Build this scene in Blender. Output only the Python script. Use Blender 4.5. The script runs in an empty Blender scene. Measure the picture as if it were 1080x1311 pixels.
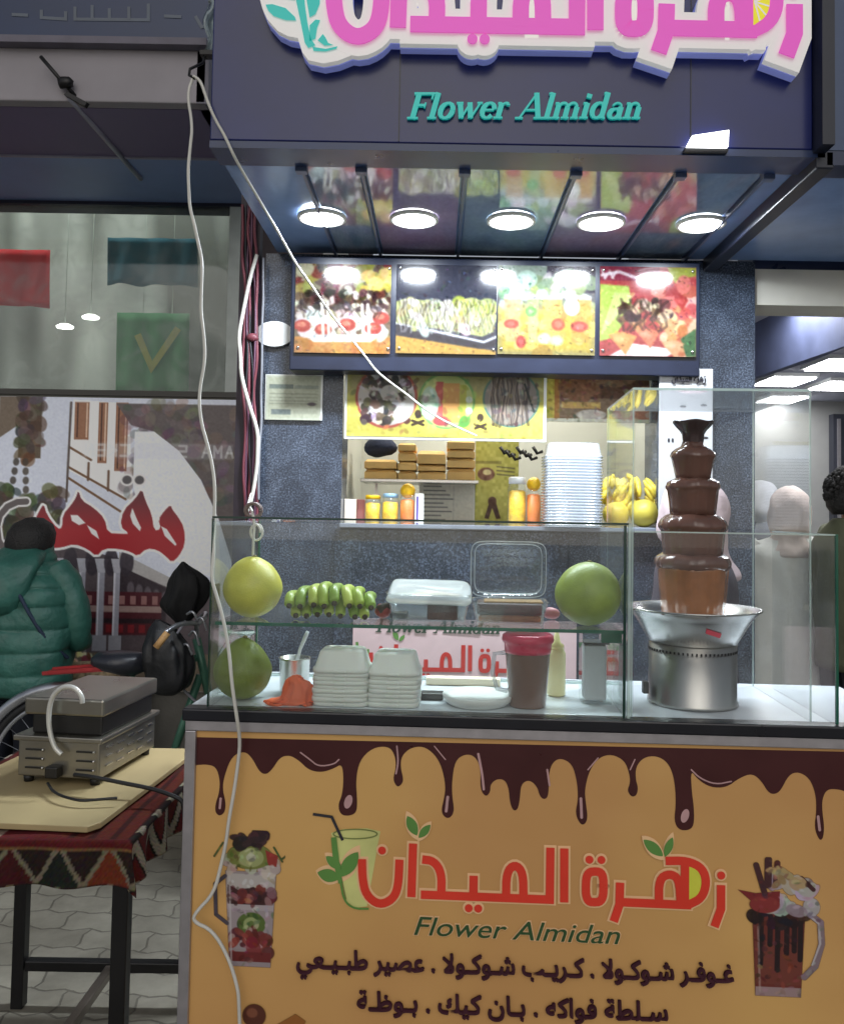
import bpy, bmesh, math, random
import numpy as np
from mathutils import Vector, Matrix, Euler, noise
from mathutils.geometry import tessellate_polygon
random.seed(7)
rng = np.random.default_rng(7)
sc = bpy.context.scene
R = math.radians
PI = math.pi

# ------------------------------------------------------------------ camera
EYE = Vector((0, 0, 1.5))
TILT, ROLL = R(2.4), R(-0.95)
FPX = 1080.0
HX, HY = 560.0, 658.0                       # where the depth axis vanishes in the photo
PPX, PPY = HX, HY - FPX * math.tan(TILT)
cam = bpy.data.cameras.new('camera')
cam_o = bpy.data.objects.new('camera', cam)
sc.collection.objects.link(cam_o)
cam.sensor_fit = 'HORIZONTAL'
cam.sensor_width = 36
cam.lens = 36 * FPX / 1080
cam.shift_x = (540 - PPX) / 1080
cam.shift_y = (PPY - 655.5) / 1080
cam.clip_start, cam.clip_end = 0.05, 300
CM = Matrix.Rotation(PI / 2 + TILT, 3, 'X') @ Matrix.Rotation(-ROLL, 3, 'Z')
cam_o.matrix_world = Matrix.Translation(EYE) @ CM.to_4x4()
sc.camera = cam_o


def ray(px, py):
    return CM @ Vector(((px - PPX) / FPX, (PPY - py) / FPX, -1))


def P(px, py, Y):
    d = ray(px, py)
    return EYE + d * (Y / d.y)


# ------------------------------------------------------------------ light
world = bpy.data.worlds.new('World')
sc.world = world
world.use_nodes = True
wn = world.node_tree
sky = wn.nodes.new('ShaderNodeTexSky')
sky.sky_type = 'NISHITA'
sky.sun_disc = False
sky.sun_elevation = R(32)
sky.sun_rotation = R(180)
hs = wn.nodes.new('ShaderNodeHueSaturation')
hs.inputs['Saturation'].default_value = 0.35
wn.links.new(sky.outputs[0], hs.inputs['Color'])
wn.links.new(hs.outputs[0], wn.nodes['Background'].inputs[0])
wn.nodes['Background'].inputs[1].default_value = 0.08
sun = bpy.data.lights.new('sun', 'SUN')
sun.energy = 0.5
sun.angle = R(50)
sun.color = (1.0, 0.93, 0.84)
sun_o = bpy.data.objects.new('sun', sun)
sc.collection.objects.link(sun_o)
sun_o.rotation_euler = (R(58), 0, R(0))
sc.view_settings.view_transform = 'Standard'
sc.view_settings.look = 'None'
sc.view_settings.exposure = 0
sc.view_settings.gamma = 1
sc.cycles.transparent_max_bounces = 40
sc.cycles.max_bounces = 10
sc.cycles.sample_clamp_indirect = 6


# ------------------------------------------------------------------ materials
def lin(c):
    c = np.asarray(c, float) / 255.0
    return np.where(c <= 0.04045, c / 12.92, ((c + 0.055) / 1.055) ** 2.4)


def S(r, g, b):
    return tuple(float(x) for x in lin((r, g, b)))


MATS = {}


def mat(name, col=(0.5, 0.5, 0.5), rough=0.5, metal=0.0, var=0.15, scale=9.0, bump=0.0, bscale=60.0, emit=0.0, ecol=None,
        trans=0.0, coat=0.0, sss=0.0):
    if name in MATS:
        return MATS[name]
    m = bpy.data.materials.new(name)
    m.use_nodes = True
    nt = m.node_tree
    b = nt.nodes['Principled BSDF']
    tc = nt.nodes.new('ShaderNodeTexCoord')
    nz = nt.nodes.new('ShaderNodeTexNoise')
    nz.inputs['Scale'].default_value = scale
    nz.inputs['Detail'].default_value = 6
    nt.links.new(tc.outputs['Object'], nz.inputs['Vector'])
    cr = nt.nodes.new('ShaderNodeValToRGB')
    cr.color_ramp.elements[0].position = 0.3
    cr.color_ramp.elements[1].position = 0.72
    cr.color_ramp.elements[0].color = (*[max(0, c * (1 - var)) for c in col], 1)
    cr.color_ramp.elements[1].color = (*[min(1, c * (1 + var)) for c in col], 1)
    nt.links.new(nz.outputs['Fac'], cr.inputs['Fac'])
    nt.links.new(cr.outputs['Color'], b.inputs['Base Color'])
    mr = nt.nodes.new('ShaderNodeMapRange')
    mr.inputs['To Min'].default_value = max(0.02, rough * 0.75)
    mr.inputs['To Max'].default_value = min(1, rough * 1.25)
    nt.links.new(nz.outputs['Fac'], mr.inputs['Value'])
    nt.links.new(mr.outputs[0], b.inputs['Roughness'])
    b.inputs['Metallic'].default_value = metal
    b.inputs['Coat Weight'].default_value = coat
    b.inputs['Transmission Weight'].default_value = trans
    if sss:
        b.inputs['Subsurface Weight'].default_value = sss
        b.inputs['Subsurface Scale'].default_value = 0.02
    if emit:
        b.inputs['Emission Strength'].default_value = emit
        b.inputs['Emission Color'].default_value = (*(ecol or col), 1)
    if bump:
        n2 = nt.nodes.new('ShaderNodeTexNoise')
        n2.inputs['Scale'].default_value = bscale
        n2.inputs['Detail'].default_value = 5
        nt.links.new(tc.outputs['Object'], n2.inputs['Vector'])
        bp = nt.nodes.new('ShaderNodeBump')
        bp.inputs['Strength'].default_value = bump
        bp.inputs['Distance'].default_value = 0.01
        nt.links.new(n2.outputs['Fac'], bp.inputs['Height'])
        nt.links.new(bp.outputs[0], b.inputs['Normal'])
    MATS[name] = m
    return m


def emissive(name, col, strength):
    m = bpy.data.materials.new(name)
    m.use_nodes = True
    nt = m.node_tree
    nt.nodes.remove(nt.nodes['Principled BSDF'])
    e = nt.nodes.new('ShaderNodeEmission')
    e.inputs[0].default_value = (*col, 1)
    e.inputs[1].default_value = strength
    nt.links.new(e.outputs[0], nt.nodes['Material Output'].inputs[0])
    return m


def attr_mat(name, rough=0.45, emit=0.0, alpha=False, spec=0.5, coat=0.0):
    """Printed picture: colours read from the mesh's own print attribute."""
    m = bpy.data.materials.new(name)
    m.use_nodes = True
    nt = m.node_tree
    b = nt.nodes['Principled BSDF']
    a = nt.nodes.new('ShaderNodeVertexColor')
    a.layer_name = 'print'
    nt.links.new(a.outputs['Color'], b.inputs['Base Color'])
    b.inputs['Roughness'].default_value = rough
    b.inputs['Specular IOR Level'].default_value = spec
    b.inputs['Coat Weight'].default_value = coat
    b.inputs['Coat Roughness'].default_value = 0.03
    if emit:
        nt.links.new(a.outputs['Color'], b.inputs['Emission Color'])
        b.inputs['Emission Strength'].default_value = emit
    if alpha:
        nt.links.new(a.outputs['Alpha'], b.inputs['Alpha'])
    return m


def glass(name, tint=(0.93, 0.97, 0.95), refl=1.0, rough=0.02, haze=0.0, hcol=(0.8, 0.85, 0.85), smudge=0.0):
    m = bpy.data.materials.new(name)
    m.use_nodes = True
    nt = m.node_tree
    nt.nodes.remove(nt.nodes['Principled BSDF'])
    t = nt.nodes.new('ShaderNodeBsdfTransparent')
    t.inputs[0].default_value = (*tint, 1)
    g = nt.nodes.new('ShaderNodeBsdfGlossy')
    g.inputs['Roughness'].default_value = rough
    fr = nt.nodes.new('ShaderNodeFresnel')
    ge = nt.nodes.new('ShaderNodeNewGeometry')
    io = nt.nodes.new('ShaderNodeMath')             # the same thin-sheet reflection from either side
    io.operation = 'MULTIPLY_ADD'
    io.inputs[1].default_value = 1 / 1.45 - 1.45
    io.inputs[2].default_value = 1.45
    nt.links.new(ge.outputs['Backfacing'], io.inputs[0])
    nt.links.new(io.outputs[0], fr.inputs[0])
    mu = nt.nodes.new('ShaderNodeMath')
    mu.operation = 'MULTIPLY'
    mu.inputs[1].default_value = refl
    mu.use_clamp = True
    nt.links.new(fr.outputs[0], mu.inputs[0])
    mx = nt.nodes.new('ShaderNodeMixShader')
    nt.links.new(mu.outputs[0], mx.inputs[0])
    last = t
    if haze or smudge:
        d = nt.nodes.new('ShaderNodeBsdfDiffuse')
        d.inputs[0].default_value = (*hcol, 1)
        mh = nt.nodes.new('ShaderNodeMixShader')
        mh.inputs[0].default_value = haze
        if smudge:
            tc = nt.nodes.new('ShaderNodeTexCoord')
            nz = nt.nodes.new('ShaderNodeTexNoise')
            nz.inputs['Scale'].default_value = 7
            nz.inputs['Detail'].default_value = 8
            nz.inputs['Distortion'].default_value = 1.5
            nt.links.new(tc.outputs['Object'], nz.inputs['Vector'])
            mr = nt.nodes.new('ShaderNodeMapRange')
            mr.inputs['From Min'].default_value = 0.45
            mr.inputs['From Max'].default_value = 0.8
            mr.inputs['To Min'].default_value = haze
            mr.inputs['To Max'].default_value = haze + smudge
            nt.links.new(nz.outputs['Fac'], mr.inputs['Value'])
            nt.links.new(mr.outputs[0], mh.inputs[0])
        nt.links.new(t.outputs[0], mh.inputs[1])
        nt.links.new(d.outputs[0], mh.inputs[2])
        last = mh
    nt.links.new(last.outputs[0], mx.inputs[1])
    nt.links.new(g.outputs[0], mx.inputs[2])
    nt.links.new(mx.outputs[0], nt.nodes['Material Output'].inputs[0])
    return m


def granite(name, base, light, amount=0.62, rough=0.25, scale=150):
    m = bpy.data.materials.new(name)
    m.use_nodes = True
    nt = m.node_tree
    b = nt.nodes['Principled BSDF']
    tc = nt.nodes.new('ShaderNodeTexCoord')
    n1 = nt.nodes.new('ShaderNodeTexNoise')
    n1.inputs['Scale'].default_value = scale
    n1.inputs['Detail'].default_value = 8
    n1.inputs['Roughness'].default_value = 0.75
    n2 = nt.nodes.new('ShaderNodeTexNoise')
    n2.inputs['Scale'].default_value = 9
    n2.inputs['Detail'].default_value = 6
    n2.inputs['Distortion'].default_value = 1.2
    nt.links.new(tc.outputs['Object'], n1.inputs['Vector'])
    nt.links.new(tc.outputs['Object'], n2.inputs['Vector'])
    ad = nt.nodes.new('ShaderNodeMath')
    ad.operation = 'MULTIPLY_ADD'
    ad.inputs[1].default_value = 0.2
    nt.links.new(n2.outputs['Fac'], ad.inputs[0])
    nt.links.new(n1.outputs['Fac'], ad.inputs[2])
    cr = nt.nodes.new('ShaderNodeValToRGB')
    e = cr.color_ramp.elements
    e[0].position, e[0].color = amount - 0.09, (*[c * 0.5 for c in base], 1)
    e[1].position, e[1].color = amount + 0.15, (*light, 1)
    x = e.new(amount + 0.01)
    x.color = (*base, 1)
    nt.links.new(ad.outputs[0], cr.inputs['Fac'])
    nt.links.new(cr.outputs['Color'], b.inputs['Base Color'])
    b.inputs['Roughness'].default_value = rough
    return m


# ------------------------------------------------------------------ objects
BASE = {}


def tag(o, label=None, cat=None, group=None, kind=None):
    if label:
        o['label'] = label
    if cat:
        o['category'] = cat
    if group:
        o['group'] = group
    if kind:
        o['kind'] = kind
    return o


def thing(name, loc, label, cat, group=None):
    o = bpy.data.objects.new(name, None)
    o.empty_display_size = 0.05
    sc.collection.objects.link(o)
    o.location = loc
    BASE[o.name] = Vector(loc)
    return tag(o, label, cat, group)


def dup(o, loc=None, rz=None, label=None, parent=None, delta=None):
    c = o.copy()
    sc.collection.objects.link(c)
    if parent:
        c.parent = parent
    if loc is not None:
        c.location = loc
    if rz is not None:
        c.rotation_euler = (0, 0, rz)
    if label:
        c['label'] = label
    for ch in list(o.children):
        dup(ch, parent=c)
    return c


class MB:
    def __init__(self):
        self.v, self.f, self.s = [], [], []

    def add(self, vs, fs, smooth=False):
        n = len(self.v)
        self.v += [Vector(v) for v in vs]
        self.f += [tuple(i + n for i in f) for f in fs]
        self.s += [smooth] * len(fs)
        return self

    def box(self, c, s, rz=0.0, rot=None):
        h = Vector(s) / 2
        m = rot if rot is not None else Matrix.Rotation(rz, 3, 'Z')
        vs = [Vector(c) + m @ Vector((x * h.x, y * h.y, z * h.z)) for x in (-1, 1) for y in (-1, 1) for z in (-1, 1)]
        self.add(vs, [(0, 1, 3, 2), (4, 6, 7, 5), (0, 4, 5, 1), (2, 3, 7, 6), (0, 2, 6, 4), (1, 5, 7, 3)])
        return self

    def bar(self, a, b, w, h=None):
        a, b = Vector(a), Vector(b)
        d = b - a
        q = d.to_track_quat('X', 'Z').to_matrix()
        return self.box((a + b) / 2, (d.length, w, h or w), rot=q)

    def hexa(self, vs):
        self.add(vs, [(0, 1, 3, 2), (4, 6, 7, 5), (0, 4, 5, 1), (2, 3, 7, 6), (0, 2, 6, 4), (1, 5, 7, 3)])
        return self

    def tube(self, pts, r, n=8, caps=True):
        pts = [Vector(p) for p in pts]
        rs = r if isinstance(r, (list, tuple)) else [r] * len(pts)
        vs, fs = [], []
        up = None
        for i, p in enumerate(pts):
            t = (pts[min(i + 1, len(pts) - 1)] - pts[max(i - 1, 0)])
            if t.length < 1e-9:
                t = Vector((0, 0, 1))
            t.normalize()
            if up is None:
                up = t.orthogonal().normalized()
            else:
                up = up - t * up.dot(t)
                if up.length < 1e-6:
                    up = t.orthogonal()
                up.normalize()
            w = t.cross(up)
            for k in range(n):
                a = 2 * PI * k / n
                vs.append(p + (up * math.cos(a) + w * math.sin(a)) * rs[i])
        m = len(pts)
        for i in range(m - 1):
            for k in range(n):
                k2 = (k + 1) % n
                fs.append((i * n + k, i * n + k2, (i + 1) * n + k2, (i + 1) * n + k))
        if caps:
            fs.append(tuple(range(n))[::-1])
            fs.append(tuple((m - 1) * n + k for k in range(n)))
        return self.add(vs, fs, True)

    def lathe(self, prof, c=(0, 0, 0), n=32, sx=1.0, sy=1.0, caps=True, rz=0.0, smooth=True):
        c = Vector(c)
        vs, fs = [], []
        for r, z in prof:
            for k in range(n):
                a = 2 * PI * k / n + rz
                vs.append(c + Vector((r * math.cos(a) * sx, r * math.sin(a) * sy, z)))
        m = len(prof)
        for i in range(m - 1):
            for k in range(n):
                k2 = (k + 1) % n
                fs.append((i * n + k, i * n + k2, (i + 1) * n + k2, (i + 1) * n + k))
        if caps:
            fs.append(tuple(range(n))[::-1])
            fs.append(tuple((m - 1) * n + k for k in range(n)))
        return self.add(vs, fs, smooth)

    def loft(self, rings, n=24, smooth=True, caps=True, p=2.0, wob=None):
        """rings: (centre, rx, ry[, rot z]) in the horizontal plane; p > 2 makes them squarer."""
        vs, fs = [], []
        for i, rg in enumerate(rings):
            c, rx, ry = Vector(rg[0]), rg[1], rg[2]
            rz = rg[3] if len(rg) > 3 else 0
            for k in range(n):
                a = 2 * PI * k / n
                ca, sa = math.cos(a), math.sin(a)
                x = math.copysign(abs(ca) ** (2 / p), ca) * rx
                y = math.copysign(abs(sa) ** (2 / p), sa) * ry
                g = 1 + (wob(i, a) if wob else 0)
                x, y = x * g, y * g
                vs.append(c + Vector((x * math.cos(rz) - y * math.sin(rz), x * math.sin(rz) + y * math.cos(rz), 0)))
        m = len(rings)
        for i in range(m - 1):
            for k in range(n):
                k2 = (k + 1) % n
                fs.append((i * n + k, i * n + k2, (i + 1) * n + k2, (i + 1) * n + k))
        if caps:
            fs.append(tuple(range(n))[::-1])
            fs.append(tuple((m - 1) * n + k for k in range(n)))
        return self.add(vs, fs, smooth)

    def ball(self, c, r, n=16, sx=1, sy=1, sz=1, rot=None):
        m = n // 2
        vs, fs = [], []
        rot = rot or Matrix.Identity(3)
        for i in range(m + 1):
            th = PI * i / m
            rr = max(math.sin(th), 1e-3)
            for k in range(n):
                a = 2 * PI * k / n
                vs.append(Vector(c) + rot @ Vector((r * rr * math.cos(a) * sx, r * rr * math.sin(a) * sy, -r * math.cos(th) * sz)))
        for i in range(m):
            for k in range(n):
                k2 = (k + 1) % n
                fs.append((i * n + k, i * n + k2, (i + 1) * n + k2, (i + 1) * n + k))
        return self.add(vs, fs, True)

    def build(self, name, m, parent=None, bevel=0.0, noisy=0.0, nscale=6.0, sub=0, seg=2):
        me = bpy.data.meshes.new(name)
        vs = self.v
        if parent is not None:
            b = BASE.get(parent.name, Vector((0, 0, 0)))
            org = b
        else:
            lo = [min(v[i] for v in vs) for i in range(3)]
            hi = [max(v[i] for v in vs) for i in range(3)]
            org = Vector(((lo[0] + hi[0]) / 2, (lo[1] + hi[1]) / 2, lo[2]))
        me.from_pydata([tuple(v - org) for v in vs], [], self.f)
        me.polygons.foreach_set('use_smooth', self.s)
        me.update()
        bm = bmesh.new()
        bm.from_mesh(me)
        bmesh.ops.recalc_face_normals(bm, faces=bm.faces)
        bm.to_mesh(me)
        bm.free()
        o = bpy.data.objects.new(name, me)
        sc.collection.objects.link(o)
        me.materials.append(m)
        if parent is not None:
            o.parent = parent
        else:
            o.location = org
        BASE[o.name] = org
        if noisy:
            for v in me.vertices:
                d = noise.noise(v.co * nscale + Vector((org.x * 7, 3.1, org.z * 5)))
                v.co += v.normal * d * noisy
        if bevel:
            md = o.modifiers.new('bevel', 'BEVEL')
            md.width = bevel
            md.segments = seg
            md.limit_method = 'ANGLE'
            md.angle_limit = R(35)
            md.harden_normals = False
        if sub:
            md = o.modifiers.new('sub', 'SUBSURF')
            md.levels = sub
            md.render_levels = sub
        return o


def skin(name, verts, edges, radii, m, parent, sub=2):
    """One continuous body surface grown round a skeleton; the root is vertex 0."""
    me = bpy.data.meshes.new(name)
    b = BASE[parent.name]
    me.from_pydata([tuple(Vector(v) - b) for v in verts], edges, [])
    o = bpy.data.objects.new(name, me)
    sc.collection.objects.link(o)
    md = o.modifiers.new('skin', 'SKIN')
    for i, sv in enumerate(me.skin_vertices[0].data):
        r = radii[i]
        sv.radius = r if isinstance(r, tuple) else (r, r)
        sv.use_root = (i == 0)
    md.use_smooth_shade = True
    s = o.modifiers.new('sub', 'SUBSURF')
    s.levels = sub
    s.render_levels = sub
    dg = bpy.context.evaluated_depsgraph_get()
    nm = bpy.data.meshes.new_from_object(o.evaluated_get(dg))
    o.modifiers.clear()
    o.data = nm
    nm.materials.clear()
    nm.materials.append(m)
    o.parent = parent
    BASE[o.name] = b
    return o


def dense(rings, m=4):
    """rings resampled along a smooth curve"""
    a = np.array([[*(r[0] if hasattr(r[0], '__len__') else r[:3]), *(r[1:3] if hasattr(r[0], '__len__') else r[3:5])] for r in rings], float)
    out = []
    n = len(a)
    for i in range(n - 1):
        p0, p1, p2, p3 = a[max(i - 1, 0)], a[i], a[i + 1], a[min(i + 2, n - 1)]
        for k in range(m):
            t = k / m
            out.append(.5 * ((2 * p1) + (p2 - p0) * t + (2 * p0 - 5 * p1 + 4 * p2 - p3) * t * t + (3 * p1 - p0 - 3 * p2 + p3) * t ** 3))
    out.append(a[-1])
    return [(tuple(r[:3]), max(r[3], .002), max(r[4], .002)) for r in out]


def smooth_path(pts, it=2, closed=False):
    pts = [Vector(p) for p in pts]
    for _ in range(it):
        out = []
        n = len(pts)
        if not closed:
            out.append(pts[0])
        for i in range(n if closed else n - 1):
            a, b = pts[i], pts[(i + 1) % n]
            out += [a * 0.75 + b * 0.25, a * 0.25 + b * 0.75]
        if not closed:
            out.append(pts[-1])
        pts = out
    return pts


# ------------------------------------------------------------------ flat print helpers
class Flat:
    """Collects flat shapes on one plane; frame(x, y, lift) turns sheet units into a point. Every shape gets its own small lift."""

    def __init__(self, frame, lift=0.0008, step=0.00012):
        self.fr, self.l, self.st, self.k, self.mb = frame, lift, step, 0, MB()

    def nl(self):
        self.k += 1
        return self.l + self.st * (self.k % 24)

    def poly(self, pts, depth=0.0):
        l = self.nl()
        pts = [tuple(p[:2]) for p in pts]
        tri = tessellate_polygon([[Vector((p[0], p[1], 0)) for p in pts]])
        n = len(pts)
        vs = [self.fr(x, y, l) for x, y in pts]
        fs = [tuple(t) for t in tri]
        if depth:
            vs += [self.fr(x, y, l - depth) for x, y in pts]
            fs += [(i, (i + 1) % n, n + (i + 1) % n, n + i) for i in range(n)]
        self.mb.add(vs, fs)

    def disc(self, x, y, rx, ry=None, n=24, depth=0.0, rot=0.0):
        ry = ry or rx
        self.poly([(x + rx * math.cos(2 * PI * i / n) * math.cos(rot) - ry * math.sin(2 * PI * i / n) * math.sin(rot),
                    y + rx * math.cos(2 * PI * i / n) * math.sin(rot) + ry * math.sin(2 * PI * i / n) * math.cos(rot)) for i in range(n)], depth)

    def stroke(self, pts, w, depth=0.0, round_=False, ext=0.0):
        pts = [Vector((p[0], p[1])) for p in pts]
        ws = w if isinstance(w, (list, tuple)) else [w] * len(pts)
        if ext:
            pts[0] = pts[0] + (pts[0] - pts[1]).normalized() * ext
            pts[-1] = pts[-1] + (pts[-1] - pts[-2]).normalized() * ext
        L, Rr = [], []
        n = len(pts)
        for i in range(n):
            a = (pts[i] - pts[i - 1]).normalized() if i > 0 else None
            b = (pts[i + 1] - pts[i]).normalized() if i < n - 1 else None
            if a is None:
                a = b
            if b is None:
                b = a
            na, nb = Vector((-a.y, a.x)), Vector((-b.y, b.x))
            m = (na + nb)
            if m.length < 0.3:
                m = na
            m.normalize()
            k = min(1.8, 1 / max(0.3, m.dot(na)))
            L.append(pts[i] + m * ws[i] * 0.5 * k)
            Rr.append(pts[i] - m * ws[i] * 0.5 * k)
        l = self.nl()
        vs = [self.fr(p.x, p.y, l) for p in L + Rr]
        fs = [(i, i + 1, n + i + 1, n + i) for i in range(n - 1)]
        if depth:
            m2 = len(vs)
            vs += [self.fr(p.x, p.y, l - depth) for p in L + Rr]
            lp = list(range(n)) + list(range(2 * n - 1, n - 1, -1))
            fs += [(lp[i], lp[(i + 1) % len(lp)], lp[(i + 1) % len(lp)] + m2, lp[i] + m2) for i in range(len(lp))]
        self.mb.add(vs, fs)
        if round_:
            self.disc(pts[0].x, pts[0].y, ws[0] / 2, depth=depth)
            self.disc(pts[-1].x, pts[-1].y, ws[-1] / 2, depth=depth)

    def text(self, s, x0, x1, yb, h, offset=0.0, shear=0.0, spacing=1.0, bold=0.0):
        """Text set between x0 and x1, baseline yb, font size h (signed for sheets whose y runs down)."""
        c = bpy.data.curves.new('lettering', 'FONT')
        c.body, c.size, c.offset, c.shear, c.space_character = s, 1.0, offset, shear, spacing
        c.resolution_u = 4
        o = bpy.data.objects.new('lettering', c)
        sc.collection.objects.link(o)
        me = bpy.data.meshes.new_from_object(o.evaluated_get(bpy.context.evaluated_depsgraph_get()))
        bpy.data.objects.remove(o)
        co = [v.co.copy() for v in me.vertices]
        fs = [tuple(p.vertices) for p in me.polygons]
        bpy.data.meshes.remove(me)
        par = list(range(len(co)))

        def find(i):
            while par[i] != i:
                par[i] = par[par[i]]
                i = par[i]
            return i
        for f in fs:
            for j in f[1:]:
                par[find(f[0])] = find(j)
        lo, hi = min(v.x for v in co), max(v.x for v in co)
        ids = {}
        vs = []
        q = bold * abs(h)
        for n_, (ox, oy) in enumerate(((0, 0), (-q, 0), (q, 0), (0, -q), (0, q), (-q * .7, -q * .7), (q * .7, q * .7), (-q * .7, q * .7), (q * .7, -q * .7)) if bold else ((0, 0),)):
            vs = []
            for i, v in enumerate(co):
                r = find(i)
                k = ids.setdefault(r, len(ids))
                vs.append(self.fr(x0 + (v.x - lo) / (hi - lo) * (x1 - x0) + ox, yb + v.y * h + oy, self.l + self.st * (k % 8 + 1 + n_ * 9)))
            self.mb.add(vs, fs)

    def build(self, *a, **k):
        return self.mb.build(*a, **k)


class Pic:
    """A small printed picture drawn as numbers; it becomes a sheet of vertices that carry the print."""

    def __init__(self, w, h, bg=(200, 200, 200), sx=1.0, sy=1.0, alpha=1.0):
        self.w, self.h = w, h
        self.a = np.zeros((h, w, 4))
        self.a[..., :3] = bg
        self.a[..., 3] = alpha
        self.X, self.Y = np.meshgrid(np.linspace(0, sx, w), np.linspace(0, sy, h))
        self.px = sx / w

    def blend(self, m, col, al=1.0):
        m = np.clip(m, 0, 1)[..., None] * al
        self.a[..., :3] = self.a[..., :3] * (1 - m) + np.asarray(col, float) * m
        self.a[..., 3:] = np.maximum(self.a[..., 3:], m)

    def poly(self, pts, col, al=1.0, soft=1.0):
        X, Y = self.X, self.Y
        inside = np.zeros(X.shape, bool)
        dist = np.full(X.shape, 1e9)
        n = len(pts)
        for i in range(n):
            x1, y1 = pts[i][:2]
            x2, y2 = pts[(i + 1) % n][:2]
            if y1 != y2:
                c = ((y1 > Y) != (y2 > Y)) & (X < (x2 - x1) * (Y - y1) / (y2 - y1) + x1)
                inside ^= c
            dist = np.minimum(dist, self._seg(x1, y1, x2, y2))
        sd = np.where(inside, dist, -dist)
        self.blend(0.5 + sd / (soft * self.px), col, al)

    def _seg(self, x1, y1, x2, y2):
        dx, dy = x2 - x1, y2 - y1
        L = dx * dx + dy * dy + 1e-12
        t = np.clip(((self.X - x1) * dx + (self.Y - y1) * dy) / L, 0, 1)
        return np.hypot(self.X - x1 - t * dx, self.Y - y1 - t * dy)

    def line(self, pts, w, col, al=1.0, soft=1.0):
        d = np.full(self.X.shape, 1e9)
        for i in range(len(pts) - 1):
            d = np.minimum(d, self._seg(*pts[i][:2], *pts[i + 1][:2]))
        self.blend(0.5 + (w / 2 - d) / (soft * self.px), col, al)

    def ell(self, cx, cy, rx, ry, col, al=1.0, soft=1.5, rot=0.0):
        dx, dy = self.X - cx, self.Y - cy
        x = dx * math.cos(rot) + dy * math.sin(rot)
        y = -dx * math.sin(rot) + dy * math.cos(rot)
        r = np.hypot(x / rx, y / ry)
        self.blend(0.5 + (1 - r) * min(rx, ry) / (soft * self.px), col, al)

    def rect(self, x0, y0, x1, y1, col, al=1.0, soft=1.0):
        s = soft * self.px
        d = np.minimum(np.minimum(self.X - x0, x1 - self.X), np.minimum(self.Y - y0, y1 - self.Y))
        self.blend(0.5 + d / s, col, al)

    def grain(self, amt, cell=3):
        h, w = self.h // cell + 2, self.w // cell + 2
        g = rng.normal(0, 1, (h, w))
        g = np.kron(g, np.ones((cell, cell)))[:self.h, :self.w]
        g = (g + np.roll(g, 1, 0) + np.roll(g, 1, 1) + np.roll(g, -1, 0) + np.roll(g, -1, 1)) / 5
        self.a[..., :3] = np.clip(self.a[..., :3] + g[..., None] * amt, 0, 255)

    def build(self, name, fn, m, parent=None, gain=1.0):
        """fn(s, t) -> point, s across 0..1, t down 0..1"""
        w, h = self.w, self.h
        o0, ex, ey = fn(0, 0), fn(1, 0) - fn(0, 0), fn(0, 1) - fn(0, 0)
        s = np.linspace(0, 1, w)
        t = np.linspace(0, 1, h)
        vs = np.array(o0)[None, None] + s[None, :, None] * np.array(ex)[None, None] + t[:, None, None] * np.array(ey)[None, None]
        vs = vs.reshape(-1, 3)
        if parent is not None:
            org = np.array(BASE[parent.name])
        else:
            org = np.array([vs[:, 0].mean(), vs[:, 1].mean(), vs[:, 2].min()])
        i = np.arange(h * w).reshape(h, w)
        q = np.stack([i[:-1, :-1], i[1:, :-1], i[1:, 1:], i[:-1, 1:]], -1).reshape(-1, 4)
        if self.a[..., 3].min() < 0.01:
            al = self.a[..., 3].reshape(-1)
            q = q[(al[q] > 0.01).any(1)]
        me = bpy.data.meshes.new(name)
        me.from_pydata((vs - org).tolist(), [], q.tolist())
        ca = me.color_attributes.new('print', 'FLOAT_COLOR', 'POINT')
        c = self.a.reshape(-1, 4).copy()
        c[:, :3] = np.clip(lin(np.clip(c[:, :3], 0, 255)) * gain, 0, 1)
        ca.data.foreach_set('color', c.astype(np.float32).reshape(-1))
        me.materials.append(m)
        o = bpy.data.objects.new(name, me)
        sc.collection.objects.link(o)
        if parent is not None:
            o.parent = parent
        else:
            o.location = org
        BASE[o.name] = Vector(org)
        return o


def panel_fn(x0, y0, x1, y1, Y):
    a, b, c = P(x0, y0, Y), P(x1, y0 + (x1 - x0) * 0.0166, Y), P(x0, y1, Y)
    z0, z1 = a.z, c.z
    return lambda s, t: Vector((a.x + s * (b.x - a.x), Y, z0 + t * (z1 - z0)))


# ------------------------------------------------------------------ counter frame of reference
YAW = R(2.7)
CU = Vector((math.cos(YAW), -math.sin(YAW), 0))
CV = Vector((math.sin(YAW), math.cos(YAW), 0))
CO = Vector((0, 2.0, 0))


def K(u, v, z):
    return CO + CU * u + CV * v + Vector((0, 0, z))


def CP(px, py, v=0.0):
    """pixel -> (u, z) on the counter's upright plane at depth v"""
    d = ray(px, py)
    t = (CV.dot(CO + CV * v - EYE)) / d.dot(CV)
    p = EYE + d * t - CO
    return p.dot(CU), p.z


def kbox(mb, u0, u1, v0, v1, z0, z1):
    return mb.box(K((u0 + u1) / 2, (v0 + v1) / 2, (z0 + z1) / 2), (u1 - u0, v1 - v0, z1 - z0), -YAW)


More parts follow.
